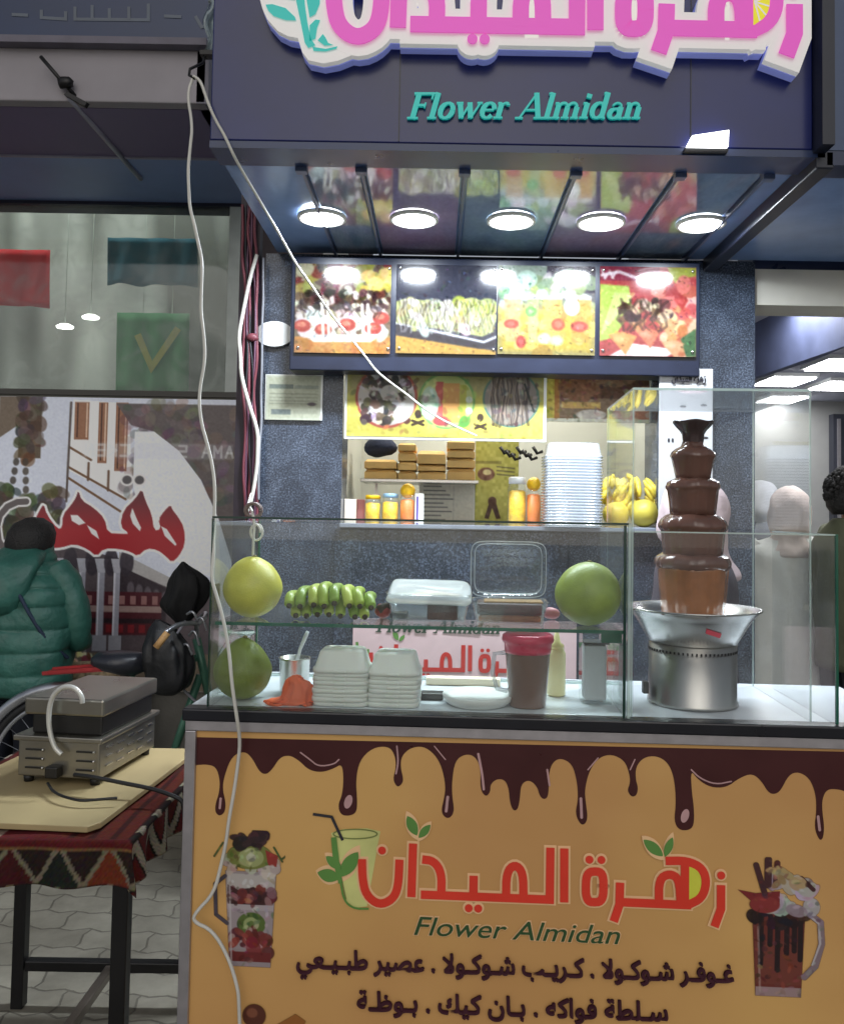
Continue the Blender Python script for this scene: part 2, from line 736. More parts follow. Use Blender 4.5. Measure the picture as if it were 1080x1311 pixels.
# ================================================================== SETTING
def paver_material():
    m = bpy.data.materials.new('interlocking_pavers')
    m.use_nodes = True
    nt = m.node_tree
    L = nt.links.new
    b = nt.nodes['Principled BSDF']
    tc = nt.nodes.new('ShaderNodeTexCoord')
    mp = nt.nodes.new('ShaderNodeMapping')
    mp.inputs['Rotation'].default_value = (0, 0, R(4))
    L(tc.outputs['Object'], mp.inputs['Vector'])
    sep = nt.nodes.new('ShaderNodeSeparateXYZ')
    L(mp.outputs[0], sep.inputs[0])

    def math_(op, a, v=None, c=None):
        n = nt.nodes.new('ShaderNodeMath')
        n.operation = op
        for i, x in enumerate((a, v, c)):
            if x is None:
                continue
            if isinstance(x, (int, float)):
                n.inputs[i].default_value = x
            else:
                L(x, n.inputs[i])
        return n.outputs[0]
    zig = math_('PINGPONG', sep.outputs['X'], 0.055)
    y2 = math_('MULTIPLY_ADD', zig, 0.32, sep.outputs['Y'])
    zig2 = math_('PINGPONG', sep.outputs['Y'], 0.06)
    x2 = math_('MULTIPLY_ADD', zig2, 0.3, sep.outputs['X'])
    nz = nt.nodes.new('ShaderNodeTexNoise')
    nz.inputs['Scale'].default_value = 9
    nz.inputs['Detail'].default_value = 6
    L(tc.outputs['Object'], nz.inputs['Vector'])
    y3 = math_('MULTIPLY_ADD', nz.outputs['Fac'], 0.035, y2)
    cmb = nt.nodes.new('ShaderNodeCombineXYZ')
    L(x2, cmb.inputs[0])
    L(y3, cmb.inputs[1])
    br = nt.nodes.new('ShaderNodeTexBrick')
    br.inputs['Scale'].default_value = 1
    br.inputs['Brick Width'].default_value = 0.235
    br.inputs['Row Height'].default_value = 0.125
    br.inputs['Mortar Size'].default_value = 0.0045
    br.inputs['Mortar Smooth'].default_value = 0.4
    br.inputs['Color1'].default_value = (*S(146, 141, 127), 1)
    br.inputs['Color2'].default_value = (*S(130, 125, 112), 1)
    br.inputs['Mortar'].default_value = (*S(104, 99, 88), 1)
    L(cmb.outputs[0], br.inputs['Vector'])
    n2 = nt.nodes.new('ShaderNodeTexNoise')
    n2.inputs['Scale'].default_value = 3.2
    n2.inputs['Detail'].default_value = 9
    n2.inputs['Roughness'].default_value = 0.7
    L(tc.outputs['Object'], n2.inputs['Vector'])
    cr = nt.nodes.new('ShaderNodeValToRGB')
    cr.color_ramp.elements[0].position = 0.3
    cr.color_ramp.elements[0].color = (0.5, 0.48, 0.46, 1)
    cr.color_ramp.elements[1].position = 0.65
    cr.color_ramp.elements[1].color = (1, 1, 1, 1)
    L(n2.outputs['Fac'], cr.inputs['Fac'])
    mx = nt.nodes.new('ShaderNodeMix')
    mx.data_type = 'RGBA'
    mx.blend_type = 'MULTIPLY'
    mx.inputs['Factor'].default_value = 0.9
    L(br.outputs['Color'], mx.inputs['A'])
    L(cr.outputs['Color'], mx.inputs['B'])
    L(mx.outputs['Result'], b.inputs['Base Color'])
    b.inputs['Roughness'].default_value = 0.6
    bp = nt.nodes.new('ShaderNodeBump')
    bp.inputs['Distance'].default_value = 0.01
    bp.inputs['Strength'].default_value = 0.5
    inv = math_('MULTIPLY_ADD', br.outputs['Fac'], -1.0, math_('MULTIPLY', n2.outputs['Fac'], 0.5))
    L(inv, bp.inputs['Height'])
    L(bp.outputs[0], b.inputs['Normal'])
    return m


M_PAVER = paver_material()
MB().add([(-40, -40, 0), (40, -40, 0), (40, 40, 0), (-40, 40, 0)], [(0, 1, 2, 3)]).build('pavement', M_PAVER)['kind'] = 'structure'

M_GRAN = granite('blue_grey_granite', S(56, 64, 78), S(108, 119, 138), 0.6)
M_GRAN2 = granite('dark_granite', S(42, 49, 62), S(90, 100, 120), 0.6, rough=0.2)
M_DARK = mat('near_black_paint', S(26, 30, 44), 0.35)
M_NAVY = mat('navy_panel', S(38, 48, 78), 0.3)
M_ALU = mat('brushed_aluminium', S(176, 172, 176), 0.35, 0.7, var=0.08, scale=30)
M_WHITE = mat('white_plastic', S(228, 230, 228), 0.4, var=0.04)
M_WHITEWALL = mat('white_wall_paint', S(215, 215, 210), 0.8, var=0.06)
M_STEEL = mat('stainless_steel', S(196, 194, 190), 0.26, 1.0, var=0.12, scale=5)
M_BLACK = mat('black_rubber', S(18, 18, 20), 0.5)
M_BLACKMETAL = mat('black_steel', S(24, 23, 24), 0.4, 0.3)

YB = 3.3                                    # front of the kiosk's back wall
ZS = 2.52                                   # soffit height
kiosk = thing('snack_kiosk', (0.27, YB, 0), 'granite clad snack kiosk with a service opening in its back wall', 'kiosk')


def wall_rect(x0, x1, z0, z1, y0, y1):
    return MB().box(((x0 + x1) / 2, (y0 + y1) / 2, (z0 + z1) / 2), (x1 - x0, y1 - y0, z1 - z0))


XW0 = P(438, 570, YB).x                     # service opening
XW1 = P(841, 570, YB).x
XP0 = P(331, 700, YB).x
XP1 = P(966, 600, YB).x
ZSILL = P(560, 671, YB).z
wall_rect(XP0, XW0, 0, ZS, YB, YB + 0.2).build('pier', M_GRAN, kiosk)
wall_rect(XW1, XP1, 0, ZS, YB, YB + 0.2).build('pillar', M_GRAN, kiosk)
wall_rect(XW0, XW1, 0, ZSILL - 0.02, YB, YB + 0.2).build('service_wall', M_GRAN, kiosk)
wall_rect(XW0, XW1, P(560, 470, YB).z, ZS, YB, YB + 0.2).build('lintel', M_GRAN2, kiosk)
wall_rect(XW0, XW1, ZSILL - 0.02, ZSILL, YB - 0.05, YB + 0.45).build('sill', mat('grey_sill', S(120, 126, 138), 0.3), kiosk, bevel=0.004)
# darker granite slab fixed on the service wall, its joint lines
xa, xb = P(427, 740, YB - 0.03).x, P(728, 740, YB - 0.03).x
wall_rect(xa, xb, 0.92, ZSILL - 0.024, YB - 0.03, YB - 0.002).build('slab', M_GRAN2, kiosk, bevel=0.003)
# kitchen behind the opening
YK = 4.35
M_KIT = mat('kitchen_wall_tiles', S(196, 198, 190), 0.5, var=0.08, scale=3)
wall_rect(XW0 - 0.5, XW1 + 0.35, 0, 2.6, YK, YK + 0.1).build('kitchen_wall', M_KIT, kiosk)
wall_rect(XW0 - 0.12, XW0 - 0.02, 0, 2.6, YB + 0.2, YK).build('side_wall', M_KIT, kiosk)
wall_rect(XW1 + 0.06, XW1 + 0.16, 0, 2.6, YB + 0.2, YK).build('side_wall', M_KIT, kiosk)
wall_rect(XW0 - 0.02, XW1 + 0.06, 2.45, 2.55, YB + 0.2, YK).build('kitchen_ceiling', M_WHITEWALL, kiosk)
kl = MB().box(((XW0 + XW1) / 2, 3.85, 2.43), (0.9, 0.12, 0.03)).build('unseen_tube_light', emissive('unseen_kitchen_glow', (1, 0.95, 0.84), 34.0), kiosk)

# glossy soffit, blue haze and reflections painted into its panels, split by bars
XS0, XS1 = P(268, 185, 2.3).x, 1.85
YF = 2.30
sof = MB().box(((XS0 + XS1) / 2, (YF + 0.06 + YB) / 2, ZS + 0.03), (XS1 - XS0, YB - YF - 0.06, 0.05)).build('soffit', mat('haze_blue_soffit', S(120, 146, 190), 0.22, var=0.1), kiosk)  # base colour blued to stand for lens haze
lip = MB().box(((XS0 + 1.06) / 2, (YF + 2.42) / 2, ZS - 0.004), (1.06 - XS0, 2.42 - YF, 0.02)).build('soffit_trim', mat('dark_blue_trim', S(40, 56, 94), 0.3), kiosk)


def soffit_reflections(seed, base, blobs, w=70, h=110):
    p = Pic(w, h, base, 1, 1.5)
    r = np.random.default_rng(seed)
    for c, n, s in blobs:
        for _ in range(n):
            p.ell(r.random(), r.random() * 1.5, s * (0.5 + r.random()), s * (0.4 + r.random()), np.array(c) + r.normal(0, 5, 3), 0.4, 6, r.random() * 3)
    p.grain(5, 2)
    return p


M_SOFP = attr_mat('reflection_tinted_panel', 0.1, spec=0.9, coat=.6)  # panel colours stand for reflected menu pictures and haze
edges_x = [385, 462, 595, 738, 872, 985]
sx = [P(x, 212, 2.42).x for x in edges_x]
fills = [((142, 164, 196), [((160, 182, 206), 26, .12), ((116, 140, 176), 16, .1)]),
         ((176, 154, 194), [((190, 168, 204), 14, .2), ((160, 148, 190), 12, .16)]),
         ((138, 166, 196), [((150, 182, 200), 24, .12), ((112, 142, 176), 18, .1)]),
         ((180, 160, 194), [((196, 160, 180), 10, .12), ((176, 164, 204), 14, .2)]),
         ((136, 160, 192), [((156, 180, 198), 18, .12), ((176, 164, 180), 6, .09), ((110, 136, 170), 14, .1)])]
for i, (bc, bl) in enumerate(fills):
    x0, x1 = sx[i] + 0.012, sx[i + 1] - 0.012
    soffit_reflections(i, bc, bl).build('ceiling_panel', lambda s, t, x0=x0, x1=x1: Vector((x0 + s * (x1 - x0), 2.44 + t * (YB - 2.46), ZS - 0.002)), M_SOFP, kiosk, .6)
for i, x in enumerate(sx):
    b = MB().box((x, (2.43 + YB) / 2, ZS - 0.006), (0.010, YB - 2.43, 0.022))
    b.box((x, 2.435, ZS - 0.012), (0.034, 0.03, 0.03))
    b.build('ceiling_bar', mat('slate_bar', S(70, 84, 116), .35), kiosk, bevel=0.002)
MB().bar((1.06, 2.3, ZS - 0.02), (1.06, YB, ZS - 0.02), 0.05, 0.05).build('ceiling_beam', M_DARK, kiosk, bevel=0.004)
MB().bar((1.62, 2.5, ZS - 0.012), (1.62, YB, ZS - 0.012), 0.02, 0.02).build('ceiling_bar', M_NAVY, kiosk)

# ------------------------------------------------------------------ downlights
M_LAMP = emissive('lamp_diffuser', (0.93, 0.97, 1.0), 22.0)
lampx = [412, 530, 654, 769, 897]
words = ['first downlight from the left over the counter, above the chocolate cake menu picture', 'second downlight from the left, set in a pinkish ceiling panel',
         'middle downlight of the row of five over the counter', 'fourth downlight from the left, set in a pinkish ceiling panel', 'rightmost downlight in the row, above the strawberry menu picture']
for i, px in enumerate(lampx):
    q = P(px, 278 + (px - 412) * 0.0145, 2.86)
    q.z = ZS - 0.004
    t = thing('downlight', q, 'white lit ' + words[i], 'downlight', 'downlights over the counter')
    MB().lathe([(0.083, 0), (0.083, -0.010), (0.074, -0.013), (0.072, -0.004)], q, 40, caps=False).build('bezel', M_WHITE, t)
    MB().lathe([(0.072, -0.003), (0.066, -0.012), (0.03, -0.017), (0.001, -0.018)], q, 40, caps=False).build('diffuser', M_LAMP, t)
    l = bpy.data.lights.new('downlight_beam', 'AREA')
    l.shape = 'DISK'
    l.size = 0.13
    l.energy = 14.0
    l.color = (0.84, 0.92, 1.0)
    lo = bpy.data.objects.new('downlight_beam', l)
    sc.collection.objects.link(lo)
    lo.parent = t
    lo.location = (0, 0, -0.025)

# ------------------------------------------------------------------ logo lettering, drawn as pen strokes
def lg(pts):
    return [((p[0] - 690) / 100, -(p[1] - 0.045 * (p[0] - 690) - 1150) / 100) for p in pts]


def arc(cx, cy, rx, ry, a0, a1, n=10):
    return [(cx + rx * math.cos(R(a0 + (a1 - a0) * i / n)), cy + ry * math.sin(R(a0 + (a1 - a0) * i / n))) for i in range(n + 1)]


def rrect(cx, cy, rx, ry, p=3.2, n=28):
    out = []
    for i in range(n + 1):
        a = 2 * PI * i / n
        c, s = math.cos(a), math.sin(a)
        out.append((cx + math.copysign(abs(c) ** (2 / p), c) * rx, cy + math.copysign(abs(s) ** (2 / p), s) * ry))
    return out


LOGO = [smooth_path([(464, 1098, 0), (465, 1122, 0), (470, 1143, 0), (487, 1156, 0), (504, 1149, 0), (511, 1134, 0), (512, 1099, 0)], 2),
        [(529, 1079), (528, 1146)],
        smooth_path([(541, 1099, 0), (556, 1101, 0), (566, 1116, 0), (566, 1143, 0)], 2),
        [(540, 1143), (703, 1150.5), (703, 1086)],
        [(606.7, 1120), (606.7, 1146)],
        smooth_path([(648, 1149, 0), (648, 1116, 0), (658.5, 1106, 0), (669, 1116, 0), (670, 1149, 0)], 2),
        [(720.5, 1087), (721, 1154)],
        rrect(759, 1135, 11, 19),
        [(790.6, 1130), (790, 1157), (783, 1178)],
        [(790, 1154), (879, 1158.5)],
        smooth_path([(839, 1156, 0), (839, 1126, 0), (852, 1119, 0), (864, 1126, 0), (866, 1157, 0)], 2),
        smooth_path([(847, 1103.6, 0), (874, 1103.6, 0), (893, 1113, 0), (898, 1131, 0), (892, 1150, 0), (875, 1158, 0)], 2),
        [(871, 1104), (871, 1158)],
        [(915.6, 1134), (915.6, 1163), (907.6, 1185)]]
LOGO = [[(p[0], p[1]) for p in s] for s in LOGO]
DOTS = [(489.6, 1087), (601, 1160), (613, 1160.5), (752, 1101), (767, 1101.5), (915.6, 1122)]


def leaf(x, y, ang, ln, wd):
    a = R(ang)
    out = []
    for i in range(13):
        t = i / 12
        out.append((t * ln, wd * math.sin(PI * t) ** 0.8))
    for i in range(11, 0, -1):
        t = i / 12
        out.append((t * ln, -wd * math.sin(PI * t) ** 0.8))
    return [(x + u * math.cos(a) - v * math.sin(a), y + u * math.sin(a) + v * math.cos(a)) for u, v in out]


LEAVES = [leaf(534, 1069, -118, 28, 6.5), leaf(536, 1072, -48, 22, 5), leaf(844, 1098, -140, 32, 6.5), leaf(846, 1099, -68, 26, 5)]
SPRIG = [leaf(436, 1122, 195, 30, 8), leaf(438, 1110, 218, 26, 6), leaf(437, 1120, -55, 38, 9)]


def draw_logo(frame, parent, w, halo, mats, lift, depth=0.0, hdepth=0.0, leaves=True, halo_lift=None, slice_=True, halo_mats=None):
    """mats: lettering, halo, leaf. frame(x, y, lift) takes logo units."""
    ws = w / 100
    if halo:
        f = Flat(frame, halo_lift if halo_lift is not None else lift * 0.4)
        for s in LOGO:
            f.stroke(lg(s), ws + halo * 2 / 100, hdepth, ext=halo / 100)
        for x, y in DOTS:
            (a, b), = lg([(x, y)])
            f.disc(a, b, (5 + halo) / 100, depth=hdepth)
        if leaves:
            for l in LEAVES + SPRIG:
                (cx, cy) = np.mean(lg(l), 0)
                f.poly([(cx + (x - cx) * 1.18, cy + (y - cy) * 1.5) for x, y in lg(l)], hdepth)
        o = f.build('lettering_outline', mats[1], parent)
    f = Flat(frame, lift)
    for s in LOGO:
        f.stroke(lg(s), ws, depth)
    for x, y in DOTS:
        (a, b), = lg([(x, y)])
        f.disc(a, b, 0.05, depth=depth)
    f.build('lettering', mats[0], parent)
    if leaves:
        for l in LEAVES + SPRIG:
            f = Flat(frame, lift + 0.004 if depth else lift)
            f.poly(lg(l))
            f.build('leaf', mats[2], parent)
        f = Flat(frame, lift + 0.0045 if depth else lift + .0004)
        f.stroke(lg([(427, 1070), (431, 1100), (437, 1128)]), [0.07, 0.08, 0.05])
        f.stroke(lg(smooth_path([(437, 1126, 0), (442, 1150, 0), (455, 1160, 0), (474, 1160, 0)], 2)), 0.025)
        f.build('stem', mats[2], parent)
    if slice_:
        f = Flat(frame, lift + (0.0022 if depth else 0.0012))
        f.poly(lg([(875, 1108)] + [(p.x, p.y) for p in smooth_path([(877, 1108, 0), (889, 1118, 0), (892, 1131, 0), (888, 1146, 0), (876, 1154, 0)], 2)] + [(875, 1154)]))
        f.build('lemon_slice', mats[3], parent)


# ------------------------------------------------------------------ roof sign
sign = thing('shop_sign', (0.2, YF, ZS), 'big navy shop sign with pink Arabic letters outlined in white and turquoise Latin letters', 'sign')
ZB = P(700, 186, YF).z                       # lower edge of the face
XR = P(1040, 190, YF).x
ZT = 3.35
MB().box(((XS0 + XR) / 2, YF + 0.05, (ZB + ZT) / 2), (XR - XS0, 0.1, ZT - ZB)).build('sign_face', mat('navy_acrylic', S(18, 30, 92), 0.25, var=0.4, scale=1.6), sign, bevel=0.004)
for px_ in (512, 884):
    MB().box((P(px_, 90, YF).x, YF - .0006, (ZB + ZT) / 2), (.003, .002, ZT - ZB - .01)).build('seam', M_DARK, sign)
MB().box((XR + 0.017, YF + 0.02, (ZB + ZT) / 2), (0.034, 0.16, ZT - ZB + 0.02)).build('edge_trim', M_DARK, sign)
q0 = P(717, 50, YF)
kx = 1.305 * YF / FPX                        # metres for one logo pixel


def sign_px(x, y, l):
    p = P(x, y, YF)
    return Vector((p.x, YF - l, p.z))


def sign_frame(x, y, l):
    return Vector((q0.x + x * 100 * kx, YF - l, q0.z + y * 100 * kx + 0.02 * 0))


M_PINK = mat('pink_lit_letters', S(226, 84, 190), 0.35, var=0.05, emit=0.32, ecol=S(230, 90, 200))
M_SIGNW = mat('white_lit_letters', S(225, 222, 220), 0.35, var=0.03, emit=0.28, ecol=S(235, 232, 228))
M_LILAC = mat('lilac_letter_sides', S(140, 150, 220), 0.4, var=0.05, emit=0.22, ecol=S(140, 150, 225))
M_TURQ = mat('turquoise_lit_letters', S(30, 190, 180), 0.35, var=0.05, emit=0.26, ecol=S(40, 200, 190))
M_LEMON = mat('lemon_yellow_lit', S(235, 225, 40), 0.4, var=0.05, emit=0.3, ecol=S(240, 230, 40))
draw_logo(sign_frame, sign, 16, 10, (M_PINK, M_SIGNW, M_TURQ, M_LEMON), 0.062, 0.004, 0.02, False, 0.052)
# returns of the built-up letters, seen below them
f = Flat(sign_frame, 0.028)
for s_ in LOGO:
    f.stroke(lg(s_), 0.36, 0.028, ext=0.1)
for x, y in DOTS:
    (a, b), = lg([(x, y)])
    f.disc(a, b, 0.15, depth=0.028)
c3 = lambda pts: [(320 + x / 3, y / 3) for x, y in pts]
EMB = c3([(52, 38), (62, 75), (80, 115), (120, 160), (160, 180), (195, 186), (212, 240), (235, 270), (290, 282), (345, 272), (400, 250), (400, 60), (330, -40), (60, -40), (90, 20)])
f2 = Flat(lambda x, y, l: sign_px(x, y, l), 0.028)
f2.poly(EMB, 0.028)
f.mb.add(f2.mb.v, f2.mb.f)
f3 = Flat(lambda x, y, l: sign_px(x, y, l), 0.0515)
f3.poly([(x, y - .5) for x, y in EMB], 0.02)
f3.build('emblem_backing', M_SIGNW, sign)
for pts in (c3([(75, 62), (100, 60), (150, 75), (185, 108), (190, 122), (150, 120), (105, 105), (85, 85)]), c3([(95, -10), (140, 0), (182, 30), (186, 44), (150, 38), (115, 22)]),
            c3([(176, -30), (218, -30), (222, 60), (232, 130), (245, 190), (262, 215), (235, 225), (222, 205), (205, 120), (190, 50)]), c3([(240, 110), (228, 40), (240, -30), (282, -30), (278, 60), (262, 98)]),
            c3([(240, 200), (240, 140), (262, 118), (280, 120), (268, 150), (262, 190)]), c3([(250, 218), (262, 222), (300, 228), (345, 218), (340, 228), (300, 238), (255, 236)]), c3([(270, 196), (290, 172), (300, 186), (310, 206), (330, 214), (296, 216)])):
    f4 = Flat(lambda x, y, l: sign_px(x, y, l), 0.055)
    f4.poly(pts)
    f4.build('leaf', M_TURQ, sign)
f.build('letter_return', M_LILAC, sign)
f = Flat(sign_frame, 0.0655)
for a in range(-70, 71, 28):
    f.stroke(lg([(876, 1131), (876 + 15 * math.cos(R(a)), 1131 + 21 * math.sin(R(a)))]), 0.016)
f.build('slice_ribs', M_SIGNW, sign)

# slanted serif Latin letters
TH, TN = 0.17, 0.06


def serif_letters():
    g = {}
    st = lambda x, y0, y1: ([(x, y0), (x, y1)], TH)
    sf = lambda x, y, w: ([(x - w / 2, y), (x + w / 2, y)], TN)
    bow = lambda x, y, rx, ry, a0, a1: (arc(x, y, rx, ry, a0, a1, 14), [TN + (TH - TN) * abs(math.cos(R(a0 + (a1 - a0) * i / 14))) for i in range(15)])
    g['F'] = (0.68, [st(.2, 0, 1), sf(.2, .03, .36), ([(.04, .97), (.7, .97)], TN + .02), ([(.67, .98), (.67, .76)], .06), ([(.2, .52), (.5, .52)], TN + .02), ([(.5, .62), (.5, .42)], .05)])
    g['l'] = (0.30, [st(.15, 0, 1), sf(.15, .03, .3), ([(.02, .97), (.15, .97)], TN)])
    g['o'] = (0.56, [bow(.28, .31, .2, .29, 0, 360)])
    g['w'] = (0.84, [([(.1, .62), (.27, .02)], TH), ([(.27, .02), (.44, .6)], TN), ([(.42, .62), (.58, .02)], TH), ([(.58, .02), (.77, .6)], TN), sf(.1, .6, .22), sf(.76, .6, .18)])
    g['e'] = (0.5, [bow(.26, .31, .19, .29, 10, 320), ([(.1, .33), (.44, .33)], TN)])
    g['r'] = (0.44, [st(.14, 0, .6), sf(.14, .03, .3), ([(.02, .59), (.14, .59)], TN), (arc(.3, .42, .15, .18, 175, 60, 6), TN), ([(.36, .56), (.37, .5)], .12)])
    g['A'] = (0.82, [([(.06, 0), (.44, 1)], TN), ([(.42, 1), (.7, 0)], TH), ([(.2, .34), (.58, .34)], TN), sf(.06, .03, .26), sf(.7, .03, .32)])
    g['n'] = (0.60, [st(.14, 0, .6), st(.45, 0, .45), sf(.14, .03, .28), sf(.45, .03, .28), ([(.02, .59), (.14, .59)], TN), (arc(.3, .42, .15, .18, 175, 0, 8), TN + .02)])
    g['m'] = (0.92, [st(.14, 0, .6), st(.45, 0, .45), st(.76, 0, .45), sf(.14, .03, .26), sf(.45, .03, .26), sf(.76, .03, .26), ([(.02, .59), (.14, .59)], TN), (arc(.3, .42, .15, .18, 175, 0, 8), TN + .02), (arc(.61, .42, .15, .18, 175, 0, 8), TN + .02)])
    g['i'] = (0.30, [st(.15, 0, .6), sf(.15, .03, .28), ([(.02, .59), (.15, .59)], TN), ([(.15, .78), (.15, .94)], TH)])
    g['d'] = (0.60, [st(.44, 0, 1), bow(.27, .31, .19, .29, 40, 320), ([(.32, .97), (.44, .97)], TN), ([(.44, .03), (.56, .03)], TN)])
    g['a'] = (0.54, [st(.4, 0, .45), bow(.24, .2, .16, .18, 30, 330), (arc(.26, .44, .15, .17, 0, 160, 8), TN), ([(.4, .03), (.52, .03)], TN)])
    g[' '] = (0.34, [])
    return g


def serif_text(f, s, x0, x1, yb, h, slant=0.28):
    g = serif_letters()
    tot = sum(g[c][0] for c in s)
    k = (x1 - x0) / tot
    x = x0
    for c in s:
        for pts, w in g[c][1]:
            q = [(x + (px + py * slant * h / k) * k, yb + py * h) for px, py in pts]
            f.stroke(q, [a * k for a in w] if isinstance(w, list) else w * k, depth=0.008)
        x += g[c][0] * k




f = Flat(lambda x, y, l: sign_px(x, 155 - y, l), 0.012)
serif_text(f, 'Flower Almidan', 520, 818, 1, 33)
f.build('latin_lettering', M_TURQ, sign)
# glowing panel added for a lamp's reflection in the sign
fl = thing('glint', P(906, 180, YF - 0.02), 'small blinding white panel added for a lamp reflected low in the navy shop sign', 'glint')
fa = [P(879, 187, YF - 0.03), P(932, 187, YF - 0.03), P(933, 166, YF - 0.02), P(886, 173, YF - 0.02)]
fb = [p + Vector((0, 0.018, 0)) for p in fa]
MB().add(fa + fb, [(0, 1, 2, 3), (4, 7, 6, 5), (0, 4, 5, 1), (1, 5, 6, 2), (2, 6, 7, 3), (3, 7, 4, 0)]).build('glint_panel', emissive('glint_glow', (0.95, 0.97, 1), 5), fl)
MB().box(((fa[0].x + fa[1].x) / 2, YF - 0.006, fa[0].z - 0.004), (0.12, 0.03, 0.008)).build('bracket', M_BLACKMETAL, fl)  # bracket added to carry the glowing panel

# fascia of the next shop to the right
nf = thing('neighbour_fascia', (1.5, YF, ZS), 'dark slate fascia panel at the top right edge beside the navy sign', 'fascia')
MB().box(((XR + 0.04 + 1.9) / 2, YF + 0.03, (ZB + ZT) / 2), (1.9 - XR - 0.04, 0.06, ZT - ZB)).build('panel', mat('slate_panel', S(66, 84, 118), 0.3, var=0.2, scale=4), nf)
MB().box(((XR + 0.04 + 1.9) / 2, YF + 0.045, ZB - 0.022), (1.9 - XR - 0.04, 0.09, 0.04)).build('edge_trim', M_NAVY, nf)

# ------------------------------------------------------------------ menu board with four lit pictures
M_MENU = attr_mat('menu_print', 0.12, emit=0.12, coat=0.6)
YM = 3.17
menu = thing('menu_board', P(634, 478, YM), 'long dark menu board of four bright food pictures over the service opening', 'menu board')
a0, a1 = P(373, 333, YM), P(897, 333, YM)
zb = P(634, 477, YM).z
zt = P(634, 331, YM).z
MB().box(((a0.x + a1.x) / 2, (YM + 0.01 + YB) / 2 - 0.002, (zb + zt) / 2), (a1.x - a0.x, YB - YM - 0.014, zt - zb)).build('frame', mat('dark_blue_board', S(16, 23, 42), 0.3), menu, bevel=0.004)


def splat(p, n, x0, y0, x1, y1, cols, s, seed, al=0.9, asp=1.0):
    r = np.random.default_rng(seed)
    for _ in range(n):
        c = np.array(cols[r.integers(len(cols))]) + r.normal(0, 12, 3)
        p.ell(x0 + r.random() * (x1 - x0), y0 + r.random() * (y1 - y0), s * (0.5 + r.random()), s * asp * (0.5 + r.random()), c, al, 1.5, r.random() * 3)


def drizzle(p, n, x0, y0, x1, y1, col, w, seed, amp=0.03):
    r = np.random.default_rng(seed)
    for i in range(n):
        x = x0 + (x1 - x0) * (i + r.random() * 0.6) / n
        pts = [(x + amp * math.sin(k * 1.7 + i), y0 + (y1 - y0) * k / 5 + r.normal(0, .012)) for k in range(6)]
        p.line(pts, w * (0.6 + 0.5 * r.random()), col, 0.55)


p1 = Pic(130, 122, (120, 96, 70))
p1.rect(0, 0, 1, .36, (150, 140, 110))
splat(p1, 60, 0, 0, 1, .3, [(170, 160, 60), (110, 80, 70), (200, 190, 150), (140, 40, 40)], .07, 1)
splat(p1, 26, .72, .08, 1, .3, [(226, 200, 60), (240, 220, 110)], .05, 2)
p1.rect(0, .82, 1, 1, (232, 140, 40))
splat(p1, 40, 0, .84, 1, 1, [(240, 160, 60), (214, 120, 30)], .06, 3, .5)
splat(p1, 90, 0, .32, 1, .5, [(70, 40, 34), (40, 24, 26), (230, 216, 196), (110, 70, 50)], .04, 4)
splat(p1, 40, .02, .48, .98, .6, [(48, 30, 36), (90, 70, 66), (240, 232, 220)], .05, 5)
splat(p1, 46, .04, .56, .96, .8, [(238, 230, 220), (250, 244, 236), (220, 190, 160)], .06, 6)
for x, y in ((.08, .7), (.55, .68), (.9, .6), (.82, .72), (.3, .74)):
    p1.ell(x, y, .09, .07, (206, 52, 40))
    p1.ell(x - .01, y - .015, .05, .03, (240, 120, 90))
p1.poly([(.1, .8), (.9, .78), (.8, .87), (.2, .88)], (246, 240, 226))
drizzle(p1, 16, .05, .34, .95, .6, (52, 30, 28), .02, 7)
for x in (.28, .34, .7, .76):
    p1.line([(x, .45), (x + .02, .8)], .03, (244, 236, 214))
p1.grain(10, 2)

p2 = Pic(130, 122, (62, 64, 84))
p2.poly([(0, .78), (1, .96), (1, 1), (0, 1)], (228, 166, 50))
p2.poly([(0, .66), (.9, .84), (1, .8), (1, .9), (.85, .94), (0, .8)], (52, 48, 62))
p2.line([(0, .66), (.88, .86), (1, .8)], .025, (226, 230, 236))
p2.poly([(0, .42), (.1, .38), (.4, .42), (.6, .4), (.75, .36), (.92, .42), (.99, .56), (.98, .74), (.86, .8), (.5, .73), (0, .66)], (190, 196, 110))
splat(p2, 50, .05, .42, .95, .74, [(206, 214, 120), (230, 228, 190), (160, 170, 80), (244, 240, 224)], .06, 11, .8)
splat(p2, 26, .62, .4, .98, .6, [(196, 206, 60), (226, 226, 120)], .05, 12)
drizzle(p2, 26, .0, .4, .98, .74, (46, 36, 44), .018, 13, .02)
drizzle(p2, 22, .02, .4, .98, .76, (240, 240, 240), .012, 14, .02)
p2.grain(8, 2)

